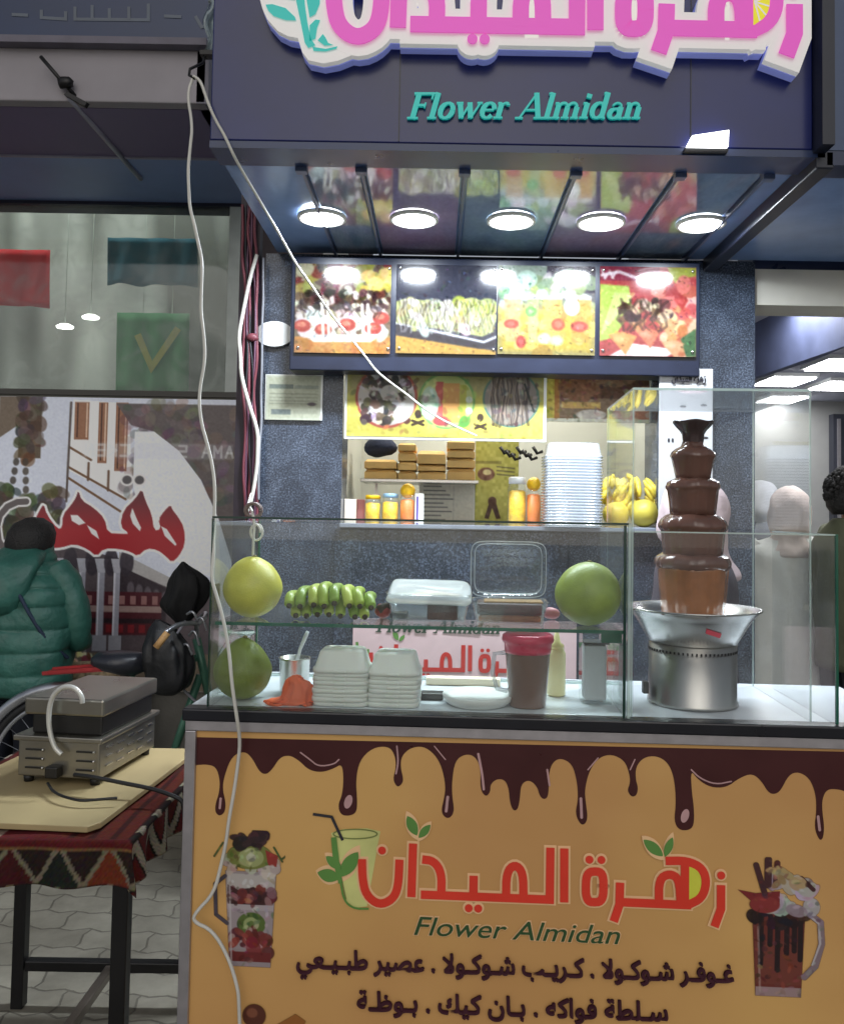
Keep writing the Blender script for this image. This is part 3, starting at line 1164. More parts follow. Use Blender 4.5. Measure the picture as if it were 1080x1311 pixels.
p3 = Pic(130, 122, (120, 118, 120))
p3.rect(0, .0, .55, .2, (150, 170, 150))
p3.rect(.5, 0, 1, .3, (82, 74, 88))
splat(p3, 70, .02, .1, .95, .5, [(210, 226, 200), (180, 200, 130), (220, 220, 220), (140, 170, 120)], .07, 21, .8)
p3.rect(0, .5, 1, 1, (218, 186, 50), soft=20)
splat(p3, 30, 0, .5, 1, 1, [(230, 200, 60), (236, 214, 110), (200, 150, 40)], .08, 22, .7)
for x0, x1, c in ((.06, .24, (226, 176, 120)), (.3, .42, (190, 206, 130)), (.46, .66, (238, 190, 80)), (.74, .96, (226, 160, 60))):
    p3.poly([(x0, .36), (x1, .36), (x1 - .02, .86), (x0 + .02, .86)], c, .75)
    p3.rect(x0, .33, x1, .38, (240, 244, 240), .6)
for x, y, rx, ry, c in ((.14, .66, .08, .05, (220, 70, 50)), (.24, .86, .05, .07, (206, 52, 44)), (.62, .66, .07, .07, (230, 80, 50)), (.84, .68, .09, .06, (220, 70, 54)),
                        (.34, .52, .06, .06, (120, 190, 90)), (.48, .82, .07, .06, (196, 226, 160)), (.61, .84, .07, .06, (186, 220, 150)), (.76, .46, .08, .1, (226, 236, 214))):
    p3.ell(x, y, rx, ry, c)
    p3.ell(x, y, rx * .55, ry * .55, np.minimum(255, np.array(c) + 30))
p3.grain(9, 2)

p4 = Pic(130, 122, (196, 60, 60))
p4.rect(0, 0, .62, .16, (158, 40, 66))
p4.poly([(.7, 0), (1, 0), (1, .32), (.8, .3)], (190, 196, 60))
p4.poly([(0, .2), (.3, .22), (.34, .5), (.14, .8), (0, .84)], (176, 206, 70))
for i in range(9):
    p4.line([(.02 + i * .03, .76 - i * .04), (.16 + i * .025, .3)], .012, (226, 236, 150), .8)
splat(p4, 40, .6, .14, 1, .66, [(226, 80, 60), (240, 130, 100), (206, 50, 54), (250, 190, 160)], .07, 31)
splat(p4, 26, .66, .5, 1, .95, [(240, 150, 80), (236, 96, 70), (250, 200, 150)], .08, 32)
p4.poly([(.84, .8), (1, .68), (1, 1), (.9, 1)], (70, 126, 66))
p4.poly([(.34, .86), (.8, .92), (.7, 1), (.1, 1)], (246, 234, 228))
for x, y, s, c in ((.24, .84, .15, (240, 150, 70)), (.5, .78, .13, (238, 120, 80)), (.7, .66, .12, (244, 160, 90)), (.64, .5, .1, (226, 96, 70)), (.38, .64, .11, (236, 140, 80)), (.76, .9, .12, (246, 170, 110)), (.84, .4, .08, (214, 60, 56))):
    p4.poly([(x - s, y - s * .5), (x, y - s * .75), (x + s, y - s * .4), (x + s * .2, y + s)], c, soft=2)
    p4.ell(x - s * .2, y - s * .2, s * .4, s * .25, np.minimum(255, np.array(c) + 45), .7, 5)
splat(p4, 26, .22, .36, .72, .6, [(70, 40, 34), (120, 80, 60), (230, 200, 160)], .05, 33)
drizzle(p4, 9, .22, .38, .7, .72, (60, 34, 30), .03, 34, .04)
p4.line([(.02, .1), (.2, .06), (.36, .12), (.6, .14)], .035, (240, 220, 226), .9)
p4.line([(.02, .04), (.05, .14), (.1, .05), (.13, .13), (.17, .05)], .02, (244, 226, 232), .9)
p4.grain(8, 2)


def photo_finish(p, n, seed, sat=.7, size=.014, blur=False):
    """small local colour flecks, softer saturation: reads as a photographic print"""
    r = np.random.default_rng(seed)
    al0 = p.a[..., 3].copy()
    for _ in range(2 if blur else 0):
        b_ = np.pad(p.a[..., :3], ((1, 1), (1, 1), (0, 0)), mode='edge')
        p.a[..., :3] = (b_[:-2, 1:-1] + b_[2:, 1:-1] + b_[1:-1, :-2] + b_[1:-1, 2:] + 2 * b_[1:-1, 1:-1]) / 6
    for _ in range(n):
        i, j = r.integers(p.h), r.integers(p.w)
        c = p.a[i, j, :3] * r.uniform(.55, 1.35) + r.normal(0, 14, 3)
        if p.a[i, j, 3] < .5:
            continue
        p.ell(p.X[i, j], p.Y[i, j], size * r.uniform(.5, 2), size * r.uniform(.4, 1.2), np.clip(c, 0, 255), .6, 1.5, r.random() * 3)
    p.a[..., 3] = al0
    g_ = p.a[..., :3].mean(-1, keepdims=True)
    p.a[..., :3] = np.clip(g_ + (p.a[..., :3] - g_) * sat, 0, 255)


for n_, p_ in enumerate((p1, p2, p3, p4)):
    photo_finish(p_, 260, 90 + n_, .74, .012, True)
mwords = ['chocolate cake with strawberries', 'chocolate drizzled crepe roll on a tray', 'glasses of mixed juice', 'strawberries under chocolate']
for (x0, y0, x1, y1), p, w in zip(((379, 337, 501, 451), (508, 338, 636, 452), (638, 339, 762, 453), (768, 340.5, 891, 455)), (p1, p2, p3, p4), mwords):
    o = p.build('menu_picture', panel_fn(x0, y0, x1, y1, YM), M_MENU, menu, .27)
    o['label'] = 'lit menu picture of ' + w
    a, b = P(x0, y0, YM - .004), P(x1, y1, YM - .004)
    for xx in (a.x + .014, b.x - .014):
        for zz in (a.z - .014, b.z + .014):
            MB().ball((xx, YM - .002, zz), .006, 8).build('stud', M_STEEL, o)

# ------------------------------------------------------------------ things on and round the kiosk wall
M_PRINT = attr_mat('paper_print', 0.5)
wp = thing('wall_plate', P(354, 446, YB - .01), 'round white plate on the wall, half hidden behind the menu board', 'plate')
q = P(352, 428, YB - .012)
m = MB()
m.add([q + Vector((.075 * math.cos(2 * PI * k / 28), -.012, .05 * math.sin(2 * PI * k / 28))) for k in range(28)] + [q + Vector((.075 * math.cos(2 * PI * k / 28), .01, .05 * math.sin(2 * PI * k / 28))) for k in range(28)],
      [tuple(range(28))] + [(k, (k + 1) % 28, 28 + (k + 1) % 28, 28 + k) for k in range(28)])
m.build('plate', M_WHITE, wp)
n = Pic(70, 58, (206, 210, 190))
n.rect(.04, .04, .96, .96, (196, 200, 176))
n.rect(.06, .2, .5, .3, (110, 124, 120), .8)
n.rect(.52, .22, .96, .3, (140, 150, 140), .7)
for y in (.4, .48, .56, .62):
    n.rect(.06, y, .94, y + .03, (150, 156, 140), .6)
n.ell(.84, .64, .08, .04, (90, 80, 84))
n.rect(.1, .76, .46, .88, (90, 104, 110), .7)
n.rect(.5, .78, .94, .86, (176, 180, 160), .7)
n.grain(7, 2)
nt_ = thing('notice', P(376, 538, YB), 'pale greenish paper notice pinned on the granite pier left of the opening', 'notice')
q0n, q1n = P(340, 479, YB - .012), P(412, 538, YB - .012)
MB().box(((q0n.x + q1n.x) / 2, YB - .006, (q0n.z + q1n.z) / 2), (q1n.x - q0n.x, .01, q0n.z - q1n.z)).build('backing', M_WHITE, nt_)
n.build('printed_sheet', panel_fn(341, 480, 411, 537, YB - .013), M_PRINT, nt_, .7)

# yellow picture banner across the top of the opening
yb = Pic(254, 88, (226, 214, 76), 2.9, 1.0)
yb.rect(0, 0, 2.9, .36, (176, 168, 96), soft=14)
yb.grain(4, 3)


def plate_pic(p, cx, cy, r, ring):
    p.ell(cx, cy, r, r, ring)


plate_pic(yb, .58, .42, .46, (200, 80, 60))
yb.ell(.58, .42, .42, .42, (214, 204, 196))
splat(yb, 90, .24, .1, .9, .8, [(46, 30, 30), (80, 56, 46), (216, 206, 200), (110, 84, 70)], .05, 41)
yb.ell(.62, .36, .13, .12, (206, 200, 190))
yb.ell(.84, .62, .12, .2, (222, 216, 206), 1, 2, .6)
plate_pic(yb, 1.47, .46, .42, (120, 190, 90))
yb.ell(1.47, .46, .39, .39, (206, 220, 120))
yb.rect(1.3, .18, 1.42, .8, (222, 84, 70))
yb.rect(1.42, .2, 1.66, .78, (240, 166, 70))
yb.rect(1.66, .22, 1.76, .76, (206, 206, 60))
yb.ell(1.22, .5, .13, .25, (190, 224, 190))
yb.ell(1.4, .76, .13, .07, (220, 70, 70))
yb.ell(1.74, .76, .08, .1, (90, 170, 60), 1, 2, .7)
for x, y in ((1.18, .4), (1.22, .56), (1.8, .44), (1.8, .6)):
    yb.ell(x, y, .05, .05, (226, 240, 214))
plate_pic(yb, 2.42, .42, .42, (90, 140, 120))
yb.ell(2.42, .42, .39, .39, (150, 140, 130))
drizzle(yb, 13, 2.12, .06, 2.7, .8, (52, 34, 30), .045, 42, .02)
drizzle(yb, 12, 2.1, .1, 2.66, .78, (214, 190, 160), .02, 43, .02)
yb.line([(2.62, .2), (2.76, .6)], .03, (40, 50, 46))
for x, y in ((1.05, .72), (1.97, .76)):
    yb.ell(x, y - .06, .05, .06, (70, 46, 20))
    yb.line([(x - .08, y + .04), (x + .08, y + .1)], .04, (70, 46, 20))
    yb.line([(x - .08, y + .1), (x + .08, y + .04)], .04, (70, 46, 20))
photo_finish(yb, 260, 97, .8, .03)
ybn = thing('picture_banner', P(570, 562, YB - .04), 'yellow banner with three round dessert pictures hung across the opening top', 'banner')
a, b = P(442, 470, YB - .03), P(699, 566, YB - .03)
MB().box(((a.x + b.x) / 2, YB - .022, (a.z + b.z) / 2), (b.x - a.x, .014, a.z - b.z)).build('board', M_WHITE, ybn, bevel=.002)
yb.build('printed_sheet', panel_fn(445, 471, 696, 558, YB - .031), M_PRINT, ybn, .62)
y2 = Pic(130, 80, (150, 120, 90), 1.7, 1)
y2.rect(0, 0, .22, 1, (226, 206, 70))
y2.rect(.14, 0, .22, 1, (200, 130, 50))
y2.rect(.24, 0, 1.7, .55, (120, 78, 52))
y2.ell(.55, .36, .35, .25, (160, 104, 66))
y2.ell(1.1, .12, .4, .22, (176, 130, 90))
y2.rect(.26, .62, .9, .74, (226, 176, 90))
y2.ell(.75, .86, .25, .1, (216, 206, 190))
y2.poly([(1.0, .95), (1.35, .4), (1.7, .3), (1.7, 1)], (214, 130, 90))
splat(y2, 20, 1.3, .4, 1.7, .9, [(190, 200, 110), (214, 214, 160)], .09, 51, .6)
y2.rect(0, .93, 1.7, 1, (236, 236, 210))
y2.grain(8, 3)
photo_finish(y2, 220, 98, .8, .03)
yb2 = thing('dessert_banner', P(765, 540, YB + .1), 'second banner with brown waffle picture right of the yellow one', 'banner')
a, b = P(698, 470, YB + .1), P(832, 541, YB + .1)
MB().box(((a.x + b.x) / 2, YB + .112, (a.z + b.z) / 2), (b.x - a.x, .014, a.z - b.z)).build('board', M_WHITE, yb2)
y2.build('printed_sheet', panel_fn(699, 471, 831, 540, YB + .103), M_PRINT, yb2, .9)

# price stand behind the fountain
ps = thing('price_board', P(875, 690, 3.2), 'tall white price board standing behind the chocolate fountain', 'price board')
a, b = P(844, 471, 3.2), P(912, 690, 3.2)
MB().box(((a.x + b.x) / 2, 3.206, (a.z + b.z) / 2), (b.x - a.x, .012, a.z - b.z)).build('board', mat('white_board', S(186, 188, 192), .4, var=.03), ps, bevel=.003)
bpx = (b.x - a.x) / 68
f = Flat(lambda x, y, l: Vector((a.x + x * bpx, 3.2 - l, a.z - y * bpx)))
f.text('زهرة'[0:0] + '\ufee5\ufe8d\ufeaa\ufef4\ufee4\ufedf\ufe8d \ufe93\ufeae\ufeeb\ufeaf', 15, 58, 17, -13, bold=.015)
M_INK = mat('dark_ink', S(40, 38, 46), .5)
f.build('heading', M_INK, ps)
for x, y in ((31, 28), (57, 28), (58, 88), (12, 92), (17, 92), (30, 130), (56, 132)):
    f = Flat(lambda x, y, l: Vector((a.x + x * bpx, 3.2 - l, a.z - y * bpx)))
    f.disc(x, y, 4.2 if y != 92 else 1.5, 1.6 if y != 92 else 3, n=14)
    f.build('price_mark', M_INK, ps)

# low sign with the shop logo on the service wall, seen through the case
ls = thing('logo_sign', P(590, 895, YB - .06), 'pale pink sign with red Arabic logo and Latin name seen through the glass case', 'sign')
YL = YB - .05
a, b = P(452, 792, YL), P(737, 893, YL)
MB().box(((a.x + b.x) / 2, YL + .01, (a.z + b.z) / 2), (b.x - a.x, .018, a.z - b.z)).build('board', mat('pale_pink_board', S(214, 186, 190), .45, var=.06), ls)
k = .49 * YL / FPX
qL = P(586, 858, YL)
lf = lambda x, y, l: Vector((qL.x + x * 100 * k, YL - l, qL.z + (y * 100) * k))
M_RED = mat('red_print', S(190, 40, 34), .45, var=.06)
M_GREEN = mat('leaf_green_print', S(92, 140, 64), .45, var=.1)
M_LIME = mat('lime_print', S(214, 214, 70), .45)
draw_logo(lf, ls, 11, 0, (M_RED, M_WHITE, M_GREEN, M_LIME), .001)
f = Flat(lambda x, y, l: Vector((P(x, 0, YL).x, YL - l, P(590, 811, YL).z + y * YL / FPX)))
serif_text(f, 'Flower Almidan', 496, 650, 0, 17)
f.build('latin_lettering', mat('dark_green_print', S(40, 66, 50), .5), ls)

# ------------------------------------------------------------------ kitchen shelf, boxes and jars
YS_ = 3.75
M_CARD = mat('brown_cardboard', S(224, 186, 120), .75, var=.1, bump=.1)
zs = P(540, 614, YS_).z
sh = thing('wall_shelf', P(540, 616, YS_), 'thin metal shelf under the cardboard boxes inside the opening', 'shelf')
a, b = P(462, 614, YS_), P(612, 614, YS_)
MB().box(((a.x + b.x) / 2, YS_ + .12, zs - .008), (b.x - a.x, .34, .014)).build('board', M_STEEL, sh, bevel=.002)
for xx in (a.x + .05, b.x - .05):
    MB().box((xx, YS_ + .26, zs - .05), (.014, .02, .08)).build('bracket', M_STEEL, sh)


def carton(px0, px1, py0, py1, label, dy=0.0):
    a, b = P(px0, py0, YS_), P(px1, py1, YS_)
    z0 = zs if py1 > 611 else b.z
    t = thing('cardboard_box', ((a.x + b.x) / 2, YS_ + .1, z0), label, 'box', 'flat cardboard boxes on the inner shelf')
    w, h = b.x - a.x - .003, a.z - z0 - .002
    m = MB().box(((a.x + b.x) / 2, YS_ + .1 + dy, z0 + h * .36), (w, .2, h * .72))
    m.build('tray', M_CARD, t, bevel=.002)
    m = MB()
    x0, x1 = (a.x + b.x) / 2 - w / 2, (a.x + b.x) / 2 + w / 2
    y0, y1 = YS_ - .002 + dy, YS_ + .202 + dy
    m.hexa([(x0, y0, z0 + h * .7), (x0 + .012, y0 + .02, z0 + h), (x0, y1, z0 + h * .7), (x0 + .012, y1, z0 + h),
            (x1, y0, z0 + h * .7), (x1 - .012, y0 + .02, z0 + h), (x1, y1, z0 + h * .7), (x1 - .012, y1, z0 + h)])
    m.build('lid', M_CARD, t, bevel=.002)


cols = [((466, 508), (600, 613), 'bottom of the left column of flat brown boxes'), ((466, 508), (587, 600), 'top of the left column of flat brown boxes, beside a dark bag')]
for i, (y0, y1) in enumerate(((602, 613), (590, 602), (577, 590), (566, 577))):
    cols.append(((509, 533), (y0, y1), 'narrow brown box, %s in the second column from the left' % ('lowest', 'second lowest', 'second highest', 'topmost')[i]))
for i, (y0, y1) in enumerate(((603, 613), (594, 603), (576, 594))):
    cols.append(((534, 571), (y0, y1), 'brown box, %s of three in the third column from the left' % ('lowest', 'middle', 'top')[i]))
for i, (y0, y1) in enumerate(((599, 613), (586, 599), (575, 586), (562, 575))):
    cols.append(((572, 608), (y0, y1), 'brown box, %s in the rightmost column under the yellow banner' % ('lowest', 'second lowest', 'second highest', 'topmost')[i]))
for (x0, x1), (y0, y1), w in cols:
    carton(x0, x1, y0, y1, w, random.uniform(-.008, .008))
bag = thing('dark_bag', P(486, 587, YS_), 'dark navy bag lying on the left cardboard boxes under the yellow banner', 'bag')
MB().ball(P(487, 573, YS_ + .1), .075, 16, 1.05, .8, .62).build('cloth', mat('navy_cloth', S(30, 40, 66), .8, bump=.4), bag, noisy=.012, nscale=16)

M_JAR = glass('jar_glass', (.93, .95, .93), 1.0, .03, .06)
M_YEL = mat('yellow_pickle', S(238, 186, 20), .4, var=.25, scale=40, bump=.4)
M_ORANGE = mat('orange_fruit', S(240, 130, 40), .4, var=.15, scale=30)


def jar(px0, px1, py0, py1, Y, label, fill, cap, ball=None, group='jars on the sill'):
    a, b = P(px0, py0, Y), P(px1, py1, Y)
    cx, r, z0, h = (a.x + b.x) / 2, (b.x - a.x) / 2, ZSILL + .001, a.z - ZSILL
    t = thing('fruit_jar', (cx, Y, z0), label, 'jar', group)
    top = h * (.78 if ball else .86)
    MB().lathe([(r * .9, 0), (r, .01), (r, top * .85), (r * .86, top)], (cx, Y, z0), 20).build('glass', M_JAR, t)
    m = MB().lathe([(r * .82, .006), (r * .9, .02), (r * .9, top * .8), (r * .6, top * .84)], (cx, Y, z0), 20)
    m.build('filling', fill, t, noisy=.004, nscale=60)
    if ball:
        MB().ball((cx, Y, z0 + top + r * .55), r * .98, 16).build('lemon', ball, t, noisy=.002, nscale=40)
    else:
        MB().lathe([(r * .92, top), (r * .92, h * .98), (r * .8, h)], (cx, Y, z0), 20).build('lid', cap, t)


YJ = 3.42
jar(467, 487, 634, 668, YJ, 'jar of yellow fruit, leftmost on the sill', M_YEL, M_YEL)
jar(489, 510, 632, 668, YJ, 'jar of yellow fruit with pale blue lid, second from the left', M_YEL, mat('pale_blue_lid', S(150, 190, 220), .4))
jar(512, 531, 624, 668, YJ, 'orange jar topped with a lemon, left group on the sill', M_ORANGE, M_YEL, M_YEL)
jar(650, 673, 611, 671, YJ, 'tall jar of yellow fruit under a white cap beside the clear trays', M_YEL, M_WHITE)
jar(674, 692, 612, 671, YJ, 'tall orange jar topped with a lemon beside the clear trays', M_ORANGE, M_YEL, M_YEL)
pk = thing('carton_pack', P(537, 668, YJ), 'small white carton with a purple stripe right of the orange jar', 'carton')
a, b = P(531.5, 632, YJ), P(542, 668, YJ)
MB().box(((a.x + b.x) / 2, YJ, (a.z + ZSILL) / 2), (b.x - a.x, .05, a.z - ZSILL)).build('carton', M_WHITE, pk, bevel=.002)
MB().box(((a.x + b.x) / 2 - .008, YJ - .026, (a.z + ZSILL) / 2), (.008, .003, (a.z - ZSILL) * .8)).build('stripe', mat('purple_print', S(90, 70, 150), .4), pk)
sb = thing('spice_packet', P(455, 668, YJ), 'pile of pale pink packets at the left end of the sill', 'packets')
for i, (x, y, w, h, c) in enumerate(((448, 640, 16, 30, (226, 216, 200)), (460, 632, 12, 30, (196, 130, 130)), (452, 622, 22, 18, (232, 226, 206)))):
    q = P(x, 668, YJ + .03 * i)
    MB().box((q.x, YJ + .05 * i, ZSILL + h * .0016), (w * .003, .04, h * .0031), rz=.2 * i).build('packet', mat('packet_%d' % i, S(*c), .5), sb, bevel=.004)
# things pinned to the kitchen wall
pl = Pic(60, 60, (214, 214, 204))
for i in range(9):
    pl.rect(.06, .1 + i * .095, .2 + .28 * ((i * 37) % 7) / 7 + .2, .13 + i * .095, (90, 92, 96), .8)
pl.rect(.1, .02, .8, .06, (60, 60, 66), .8)
pl.rect(.62, .1, .64, .95, (190, 190, 184))
pl.grain(5, 2)
pw = thing('price_list', P(565, 668, 3.9), 'white price list sheet with dark lines under the cardboard boxes', 'price list')
fa_ = panel_fn(538, 616, 606, 672, 3.92)
a, b = fa_(0, 0), fa_(1, 1)
MB().box(((a.x + b.x) / 2, 3.93, (a.z + b.z) / 2), (b.x - a.x + .01, .012, a.z - b.z + .01)).build('backing', M_WHITE, pw)
pl.build('printed_sheet', fa_, M_PRINT, pw)
gp = Pic(60, 110, (186, 184, 96), 1, 1.9)
gp.rect(.0, .5, .6, .56, (120, 112, 60), .6)
gp.ell(.25, .78, .2, .14, (120, 84, 70))
gp.ell(.27, .74, .1, .06, (214, 206, 160))
for y in (.62, .7, .78):
    gp.line([(.5, y), (.9, y + .03)], .03, (90, 86, 60), .8)
gp.poly([(.22, 1.72), (.36, 1.3), (.46, 1.3), (.6, 1.72), (.5, 1.74), (.4, 1.5), (.32, 1.74)], (80, 54, 46))
gp.ell(.4, 1.36, .1, .1, (96, 66, 54))
gp.grain(10, 4)
gw = thing('yellow_poster', P(636, 672, 3.95), 'olive yellow poster with brown emblem between the boxes and clear trays', 'poster')
fa_ = panel_fn(609, 560, 664, 674, 3.95)
a, b = fa_(0, 0), fa_(1, 1)
MB().box(((a.x + b.x) / 2, 3.96, (a.z + b.z) / 2), (b.x - a.x + .006, .01, a.z - b.z + .006)).build('backing', M_WHITE, gw)
gp.build('printed_sheet', fa_, M_PRINT, gw)
ut = thing('utensil_rail', P(666, 580, 3.9), 'black utensils hanging under the yellow banner', 'utensils')
m = MB()
for i in range(7):
    q = P(640 + i * 7, 572 + (i % 3) * 4, 3.9)
    m.tube([q, q + Vector((.02, 0, -.03)), q + Vector((.045, .01, -.02))], .008, 6)
m.build('rail', M_BLACK, ut)

# stack of clear trays on the sill
M_CLEAR = glass('clear_plastic', (.95, .965, .975), 1.3, .12, .05, (.75, .78, .82))
M_CLEARD = glass('clear_plastic_pale', (.93, .95, .96), 1.2, .15, .34, (.62, .66, .72))


def tray_mesh(w, d, h, rim, n=28):
    """open tapered tray with a rolled rim, upside down"""
    m = MB()
    m.loft([((0, 0, h), w * .40, d * .40), ((0, 0, h * .96), w * .43, d * .43), ((0, 0, .006), w * .47, d * .47), ((0, 0, .004), w * .5, d * .5), ((0, 0, 0), w * .5, d * .5), ((0, 0, -.002), w * .485, d * .485)], n, True, False, 7)
    m.add([Vector((math.copysign(abs(math.cos(2 * PI * k / n)) ** (2 / 7), math.cos(2 * PI * k / n)) * w * .40, math.copysign(abs(math.sin(2 * PI * k / n)) ** (2 / 7), math.sin(2 * PI * k / n)) * d * .40, h)) for k in range(n)], [tuple(range(n))])
    return m


ca, cb = P(695, 570, 3.28), P(768, 670, 3.28)
cw = cb.x - ca.x
N = 24
step = (P(700, 583, 3.28).z - ZSILL) / N
base_t = None
for i in range(N):
    z = ZSILL + .003 + i * step
    if base_t is None:
        base_t = thing('clear_tray', (0, 0, 0), 'clear plastic tray nested within the tall stack on the sill', 'tray', 'clear plastic trays in a tall stack')
        tray_mesh(cw, cw * .75, .055, .01).build('tray', M_CLEARD, base_t)
        o = base_t
    else:
        o = dup(base_t)
    o.location = ((ca.x + cb.x) / 2 + random.uniform(-.001, .001), 3.28 + .0, z)
    o['label'] = 'clear plastic tray nested inside the tall stack on the sill'
    if i == N - 1:
        o['label'] = 'topmost clear plastic tray, upside down on the tall stack'
    if i == 0:
        o['label'] = 'lowest clear plastic tray, resting on the sill under the tall stack'

# fruit heap on the sill behind the fountain case
M_BANANA_Y = mat('yellow_banana', S(206, 184, 58), .45, var=.15, scale=14)
M_POMELO_Y = mat('yellow_pomelo', S(196, 180, 66), .5, var=.1, bump=.15, bscale=160)
M_TIP = mat('dark_banana_tip', S(56, 46, 26), .7)


def banana_bunch(t, c, n, rad, ln, green=False, mat_=None, seed=3):
    r = random.Random(seed)
    for i in range(n):
        a = r.uniform(-1.3, 1.3)
        q = c + Vector((rad * math.sin(a) + r.uniform(-.01, .01), -r.uniform(.0, .05), rad * (i / n - .4) * 1.9))
        d = Vector((math.sin(a) * .7, -.5, -.75)).normalized()
        pts = [q + d * (ln * k / 5) + Vector((0, -.012 * math.sin(k * .6), -.012 * (k / 5) ** 2)) for k in range(6)]
        MB().tube(pts, [.004, .009, .0115, .0115, .009, .004], 9).build('banana', mat_, t)


fh = thing('banana_bunch', P(812, 672, 3.36), 'ripe yellow banana bunch piled on the sill behind the fountain glass', 'bananas')
banana_bunch(fh, P(812, 630, 3.4), 38, .055, .06, mat_=M_BANANA_Y, seed=5)
fh2 = thing('banana_bunch', P(785, 672, 3.36), 'paler banana bunch on the sill left of the ripe one, against the clear trays', 'bananas')
banana_bunch(fh2, P(788, 622, 3.45), 26, .045, .06, mat_=M_BANANA_Y, seed=8)
for px, py, r_, w in ((824, 664, .058, 'round yellow pomelo under the ripe banana bunch'), (788, 664, .052, 'yellow pomelo on the sill beside the clear tray stack'), (849, 664, .04, 'small yellow fruit behind the fountain tiers')):
    q = P(px, py, 3.33)
    o = MB().ball((q.x, 3.33, ZSILL + r_ * .95), r_, 24, 1, 1, .95).build('pomelo', M_POMELO_Y, None, noisy=.002, nscale=20)
    tag(o, w, 'fruit')

# ================================================================== COUNTER
UL = CP(241, 935)[0]
UR = 1.12
ZC = CP(545, 914)[1]                        # worktop
DC = 0.46
counter = thing('sales_counter', K(.25, .2, 0), 'sales counter with a printed orange front of dripping chocolate and Arabic lettering', 'counter')
kbox(MB(), UL + .012, UR - .012, .012, DC - .012, .06, ZC - .05).build('cabinet', M_WHITE, counter)
kbox(MB(), UL + .03, UR - .03, .04, DC - .03, 0, .06).build('plinth', M_DARK, counter)
kbox(MB(), UL - .006, UR + .006, .03, DC + .01, ZC - .022, ZC).build('worktop', mat('white_worktop', S(214, 220, 226), .22, var=.06, scale=4), counter, bevel=.003)
kbox(MB(), UL - .01, UR + .01, -.02, .03, ZC - .028, ZC + .001).build('worktop_edge', mat('black_edge_band', S(14, 16, 26), .3), counter, bevel=.004)
kbox(MB(), UL - .004, UR + .004, -.012, .012, ZC - .052, ZC - .0285).build('top_rail', M_ALU, counter, bevel=.002)
kbox(MB(), UL - .004, UL + .022, -.012, .012, .03, ZC - .0525).build('corner_post', M_ALU, counter, bevel=.002)
kbox(MB(), UR - .022, UR + .004, -.012, .012, .03, ZC - .0525).build('corner_post', M_ALU, counter, bevel=.002)

# printed front
mb_ = bpy.data.materials.new('orange_banner_print')
mb_.use_nodes = True
nt = mb_.node_tree
bs = nt.nodes['Principled BSDF']
tc = nt.nodes.new('ShaderNodeTexCoord')
n1 = nt.nodes.new('ShaderNodeTexNoise')
n1.inputs['Scale'].default_value = 1.7
n1.inputs['Detail'].default_value = 2
nt.links.new(tc.outputs['Object'], n1.inputs['Vector'])
cr = nt.nodes.new('ShaderNodeValToRGB')
cr.color_ramp.elements[0].position = .36
cr.color_ramp.elements[0].color = (*S(200, 150, 92), 1)
cr.color_ramp.elements[1].position = .62
cr.color_ramp.elements[1].color = (*S(214, 168, 100), 1)
nt.links.new(n1.outputs['Fac'], cr.inputs['Fac'])
nt.links.new(cr.outputs['Color'], bs.inputs['Base Color'])
bs.inputs['Roughness'].default_value = .42
wv = nt.nodes.new('ShaderNodeTexNoise')
wv.inputs['Scale'].default_value = 3.5
nt.links.new(tc.outputs['Object'], wv.inputs['Vector'])
bp = nt.nodes.new('ShaderNodeBump')
bp.inputs['Strength'].default_value = .4
bp.inputs['Distance'].default_value = .03
nt.links.new(wv.outputs['Fac'], bp.inputs['Height'])
nt.links.new(bp.outputs[0], bs.inputs['Normal'])
front = kbox(MB(), UL + .022, UR - .022, -.002, .012, .05, ZC - .052).build('printed_front', mb_, counter)
VF = -.0022


def bf(px, py, l):
    u, z = CP(px, py)
    return K(u, VF - l, z)


drip1 = [(75, 195), (110, 192), (140, 200), (152, 240), (150, 280), (137, 320), (138, 345), (152, 355), (168, 342), (170, 310), (160, 270), (165, 230), (190, 165), (230, 150), (255, 175), (275, 215), (295, 225), (315, 210), (340, 170), (370, 163), (400, 180), (430, 210), (470, 218), (510, 205), (535, 190), (540, 240), (535, 290), (522, 320), (530, 350), (555, 355), (580, 345), (583, 310), (578, 240), (590, 180), (630, 140), (680, 135), (700, 160), (705, 200), (694, 240), (708, 265), (722, 255), (728, 240), (718, 200), (722, 165), (750, 140), (790, 135), (825, 160), (848, 200), (860, 260), (855, 300), (845, 340), (860, 362), (878, 358), (887, 335), (880, 290), (880, 240), (890, 180), (920, 160), (950, 165), (970, 200), (968, 270), (985, 295), (1000, 280), (1000, 255), (1020, 238), (1045, 240), (1058, 268)]
drip2 = [(30, 310), (40, 338), (55, 335), (62, 300), (65, 255), (90, 240), (115, 260), (125, 295), (140, 303), (152, 290), (152, 220), (165, 185), (190, 172), (225, 190), (240, 240), (245, 300), (235, 345), (250, 380), (265, 382), (275, 360), (268, 310), (265, 270), (280, 210), (310, 170), (350, 160), (390, 180), (405, 220), (408, 250), (398, 275), (412, 295), (428, 290), (433, 265), (425, 240), (425, 200), (450, 170), (490, 165), (525, 185), (545, 230), (552, 310), (545, 370), (560, 398), (590, 400), (608, 385), (608, 330), (600, 270), (598, 210), (620, 240), (660, 265), (710, 265), (750, 235), (790, 220), (820, 245), (840, 280), (860, 287), (880, 275), (905, 225), (935, 215), (970, 235), (990, 285), (992, 340), (985, 390), (1000, 430), (1012, 428), (1017, 390), (1010, 340), (1010, 300), (1025, 270), (1060, 270), (1090, 280), (1130, 300), (1170, 280)]
G = .4074
dr = [(220 + x * G, 900 + y * G, 0) for x, y in drip1] + [(640 + x * G, 900 + y * G, 0) for x, y in drip2]
